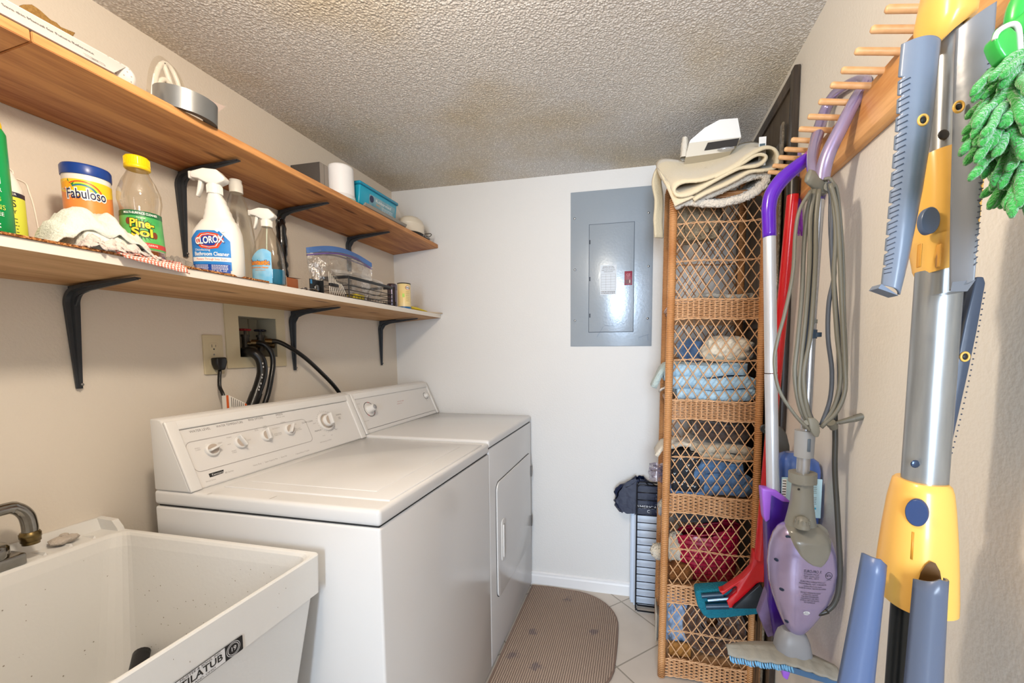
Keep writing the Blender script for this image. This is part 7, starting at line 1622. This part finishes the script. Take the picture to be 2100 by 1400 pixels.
for v, ul, ur, d in ((556, 1888, 1948, .024), (548, 1885, 1949, .026), (505, 1879, 1951, .029), (494, 1873, 1954, .032), (486, 1873, 1954, .032)):
    a, b_ = P_(ul, v, yd), P_(ur, v, yd); rwc.append(((b_.x-a.x)/2, d, (a.z+b_.z)/2, (a.x+b_.x)/2))
vs = []
for w_, d, z, cx in rwc: vs += [(cx+a_, yd+b_, z+.004*a_/w_) for a_, b_ in sq(w_, d, 2.6, n)]
m.add(vs, [(j*n+i, j*n+(i+1) % n, (j+1)*n+(i+1) % n, (j+1)*n+i) for j in range(len(rwc)-1) for i in range(n)], True); m.add(vs[:n], [list(range(n))[::-1]])
for u0, u1 in ((1884, 1889), (1922, 1931)):
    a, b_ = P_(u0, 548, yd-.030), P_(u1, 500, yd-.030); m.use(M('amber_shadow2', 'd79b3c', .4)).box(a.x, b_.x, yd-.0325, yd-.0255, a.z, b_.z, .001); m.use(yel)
m.build('collar', dk)
bt = MB(M('slate_button', '566680', .3)); c0 = P_(1905, 453, yd-.0295); T = basis(c0, (.98, .1, 0), (0, 0, 1), (.1, -.99, 0)); bt.lathe([(.0100, -.004), (.0100, .0022), (.0093, .0030)], 30, T, sy=1.5); bt.build('release_button', dk)
# notched blades
def blade(name, L, Rr, yA, mat, notches, side, curve=.010, bow=0):
    """L and R are lists of (u, v) down the left and right edges; notches cut one side"""
    def edge(E, t, dy=0):
        x = t*(len(E)-1); i = min(int(x), len(E)-2); q = x-i; return P_(E[i][0]*(1-q)+E[i+1][0]*q, E[i][1]*(1-q)+E[i+1][1]*q, yA+dy)
    tl = .009 if side > 0 else 0; N = 240; K = 14; m = MB(mat)
    def notch(t):
        s_ = t*notches; fr = s_-math.floor(s_); 
        return .085*max(0, 1-abs(fr-.5)/.12)**.6 if .16 < t < .955 and fr is not None else 0
    def f(u, v):
        a, b_ = edge(L, v, tl), edge(Rr, v, -tl); q = notch(v); uu = u*(1-q) if side > 0 else q+u*(1-q)
        p = a.lerp(b_, uu); s_ = uu*2-1; p.y -= curve*(1-s_*s_); return p
    m.grid(f, K, N); o = m.build(name, dk, solid=.0028, offset=0)
    g = MB(M('groove_dark', '3a4252', .5))
    for k in range(int(notches)):
        for dq in (-.02, .30, .62):
            t = (k+.8+dq)/notches
            if t < .17 or t > .95: continue
            u0, u1 = (.80, 1.0) if side > 0 else (0, .20)
            pts = [Vector(f(u0+(u1-u0)*i/3, t-.003*i))+Vector((0, -.0022, 0)) for i in range(4)]; g.tube(pts, .0006, 4)
    g.build('grip_grooves', o)
    return o, f
o, f = blade('notched_arm', [(1849, 92), (1843, 150), (1839, 230), (1833, 310), (1826, 390), (1820, 460), (1814, 530), (1808, 585)], [(1927, 84), (1920, 150), (1912, 230), (1902, 310), (1889, 390), (1876, 455), (1861, 530), (1843, 604)], yd-.045, slate, 15, -1)
m = MB(slate); a, b_, c_ = P_(1801, 591, yd-.05), P_(1808, 582, yd-.05), P_(1843, 606, yd-.05); m.add([a, c_, b_, a+Vector((0, .02, 0)), c_+Vector((0, .02, 0)), b_+Vector((0, .02, 0))], [(0, 1, 2), (5, 4, 3), (0, 3, 4, 1), (1, 4, 5, 2), (2, 5, 3, 0)]); m.build('arm_tip', o)
def eyelet(parent, u, v, y):
    c0 = P_(u, v, y); m = MB(yel); m.tube([c0+Vector((.0042*math.cos(t), 0, .0052*math.sin(t))) for t in [2*PI*i/20 for i in range(20)]], .0013, 8, closed=True); m.use(black).ball(c0, .0032, 8, sy=.3); m.build('eyelet', parent)
eyelet(o, 1893, 246, yd-.0565)
o, f = blade('notched_arm', [(1962, 62), (1958, 130), (1956, 200), (1955, 270), (1953, 340), (1951, 420), (1950, 500), (1949, 596)], [(2043, 4), (2035, 110), (2029, 190), (2023, 270), (2016, 350), (2010, 425), (2004, 500), (1998, 574)], yd-.060, slat2, 15, 1, .004)
eyelet(o, 1966, 219, yd-.0635)
m = MB(slat2); a, b_, c_, d2 = P_(1949, 598, yd-.062), P_(1953, 578, yd-.068), P_(2001, 573, yd-.066), P_(1984, 597, yd-.06); m.add([a, b_, c_, d2, a+Vector((0, .03, 0)), d2+Vector((0, .03, 0))], [(0, 3, 2, 1), (0, 4, 5, 3)]); m.build('arm_tip', o)
# folded arm behind the pole
m = MB(M('slate_dark', '454e5e', .35, bump=(50, .05))); yB = yd+.012
pol = [(2003, 567), (2018, 567), (2022, 580), (2004, 680), (1985, 770), (1960, 880), (1936, 990), (1930, 988), (1930, 960), (1944, 860), (1962, 750), (1980, 660)]
pxprism(m, pol, yB, yB+.022, .002, 2)
for i in range(34):
    t = i/34; u = 2018+(1936-2018)*t+6*math.sin(PI*t); v = 600+385*t; p = P_(u, v, yB+.002); m.ball(p+Vector((.0008, 0, 0)), .0010, 5)
o = m.build('folded_arm', dk); c0 = P_(1980, 731, yB-.0005); eyelet(o, 1979, 731, yB-.001)
m = MB(yel); pxprism(m, [(1957, 590), (1972, 590), (1971, 660), (1966, 700), (1967, 735), (1950, 738), (1951, 690), (1954, 640)], yd+.016, yd+.03, .002); m.build('hub_strut', dk)
m = MB(yel); pxprism(m, [(2022, 310), (2022, 340), (2012, 440), (2008, 470), (2008, 430)], yd-.01, yd+.01, .001); m.build('hub_strut', dk)
m = MB(black); pxprism(m, [(1960, 585), (2000, 585), (1978, 660), (1955, 760), (1948, 760)], yd+.032, yd+.036, .0005, 1); m.build('gap_shade', dk)  # black sheet put in for the shade of the gap behind the pole
# ================================================================ GREEN DUSTER
yg = .47
dg = thing('duster', 'fluffy bright green microfibre duster hanging at the right edge', 'duster', P_(2080, 240, yg))
gm = M('green_chenille', '2fa93b', .95, bump=(420, .7, 4), var=(200, .2, '259a35'), sheen=.7)
gh = M('green_plastic', '35b04a', .3, coat=.3); R = random.Random(21)
m = MB(gh); m.tube([P_(2112, -20, yg), P_(2094, 10, yg), P_(2088, 45, yg), P_(2098, 50, yg)], .009, 12, spl=4); m.tube([P_(2120, 30, yg-.01), P_(2090, 55, yg-.01), P_(2062, 70, yg-.01), P_(2048, 76, yg-.01)], .0072, 12, spl=4)
pxprism(m, [(2044, 70), (2062, 58), (2074, 52), (2088, 64), (2091, 104), (2078, 116), (2060, 118), (2048, 100), (2041, 82)], yg-.022, yg-.008, .004); m.build('handle', dg)
m = MB(M('white_band', 'dcd8cf', .7)); m.tube([P_(2040, 82, yg-.02), P_(2048, 64, yg-.02), P_(2074, 50, yg-.02), P_(2088, 60, yg-.02), P_(2092, 110, yg-.02)], .0022, 8, spl=5); m.build('trim_band', dg)
m = MB(gm); core = P_(2085, 230, yg)
m.ball(core+Vector((.002, 0, 0)), .045, 18, sx=.5, sy=.7, sz=1.5)
def finger(p, d, L, r):
    q = [p+d*L*k/4+Vector((0, 0, -.010*(k/4)**2))+Vector((R.uniform(-.0015, .0015), 0, R.uniform(-.0015, .0015))) for k in range(5)]
    q = catmull(q, 3); rr = [r*(1-.12*abs(math.sin(i*1.9))) for i in range(len(q))]; rr[0] *= .8; rr[-1] *= .45
    m.tube(q, rr, 10)
for i in range(330):
    v = 105+250*R.random(); 
    lo_ = {0: 2045, 1: 2005, 2: 2010, 3: 2030, 4: 2055}[min(4, int((v-105)/55))]
    u = lo_+36+(2150-lo_)*R.random()*.9; y = yg+R.uniform(-.035, .02)
    p = P_(u, v, y); d = Vector((-.9 if R.random() < .55 else R.uniform(-.6, .3), R.uniform(-.7, .1), -.25-1.2*(v-100)/270*R.random()-.2)).normalized(); p.x = min(p.x, XR-.02)
    finger(p, d, .026+.014*R.random(), .0039)
m.build('microfibre_fingers', dg)['kind'] = 'stuff'
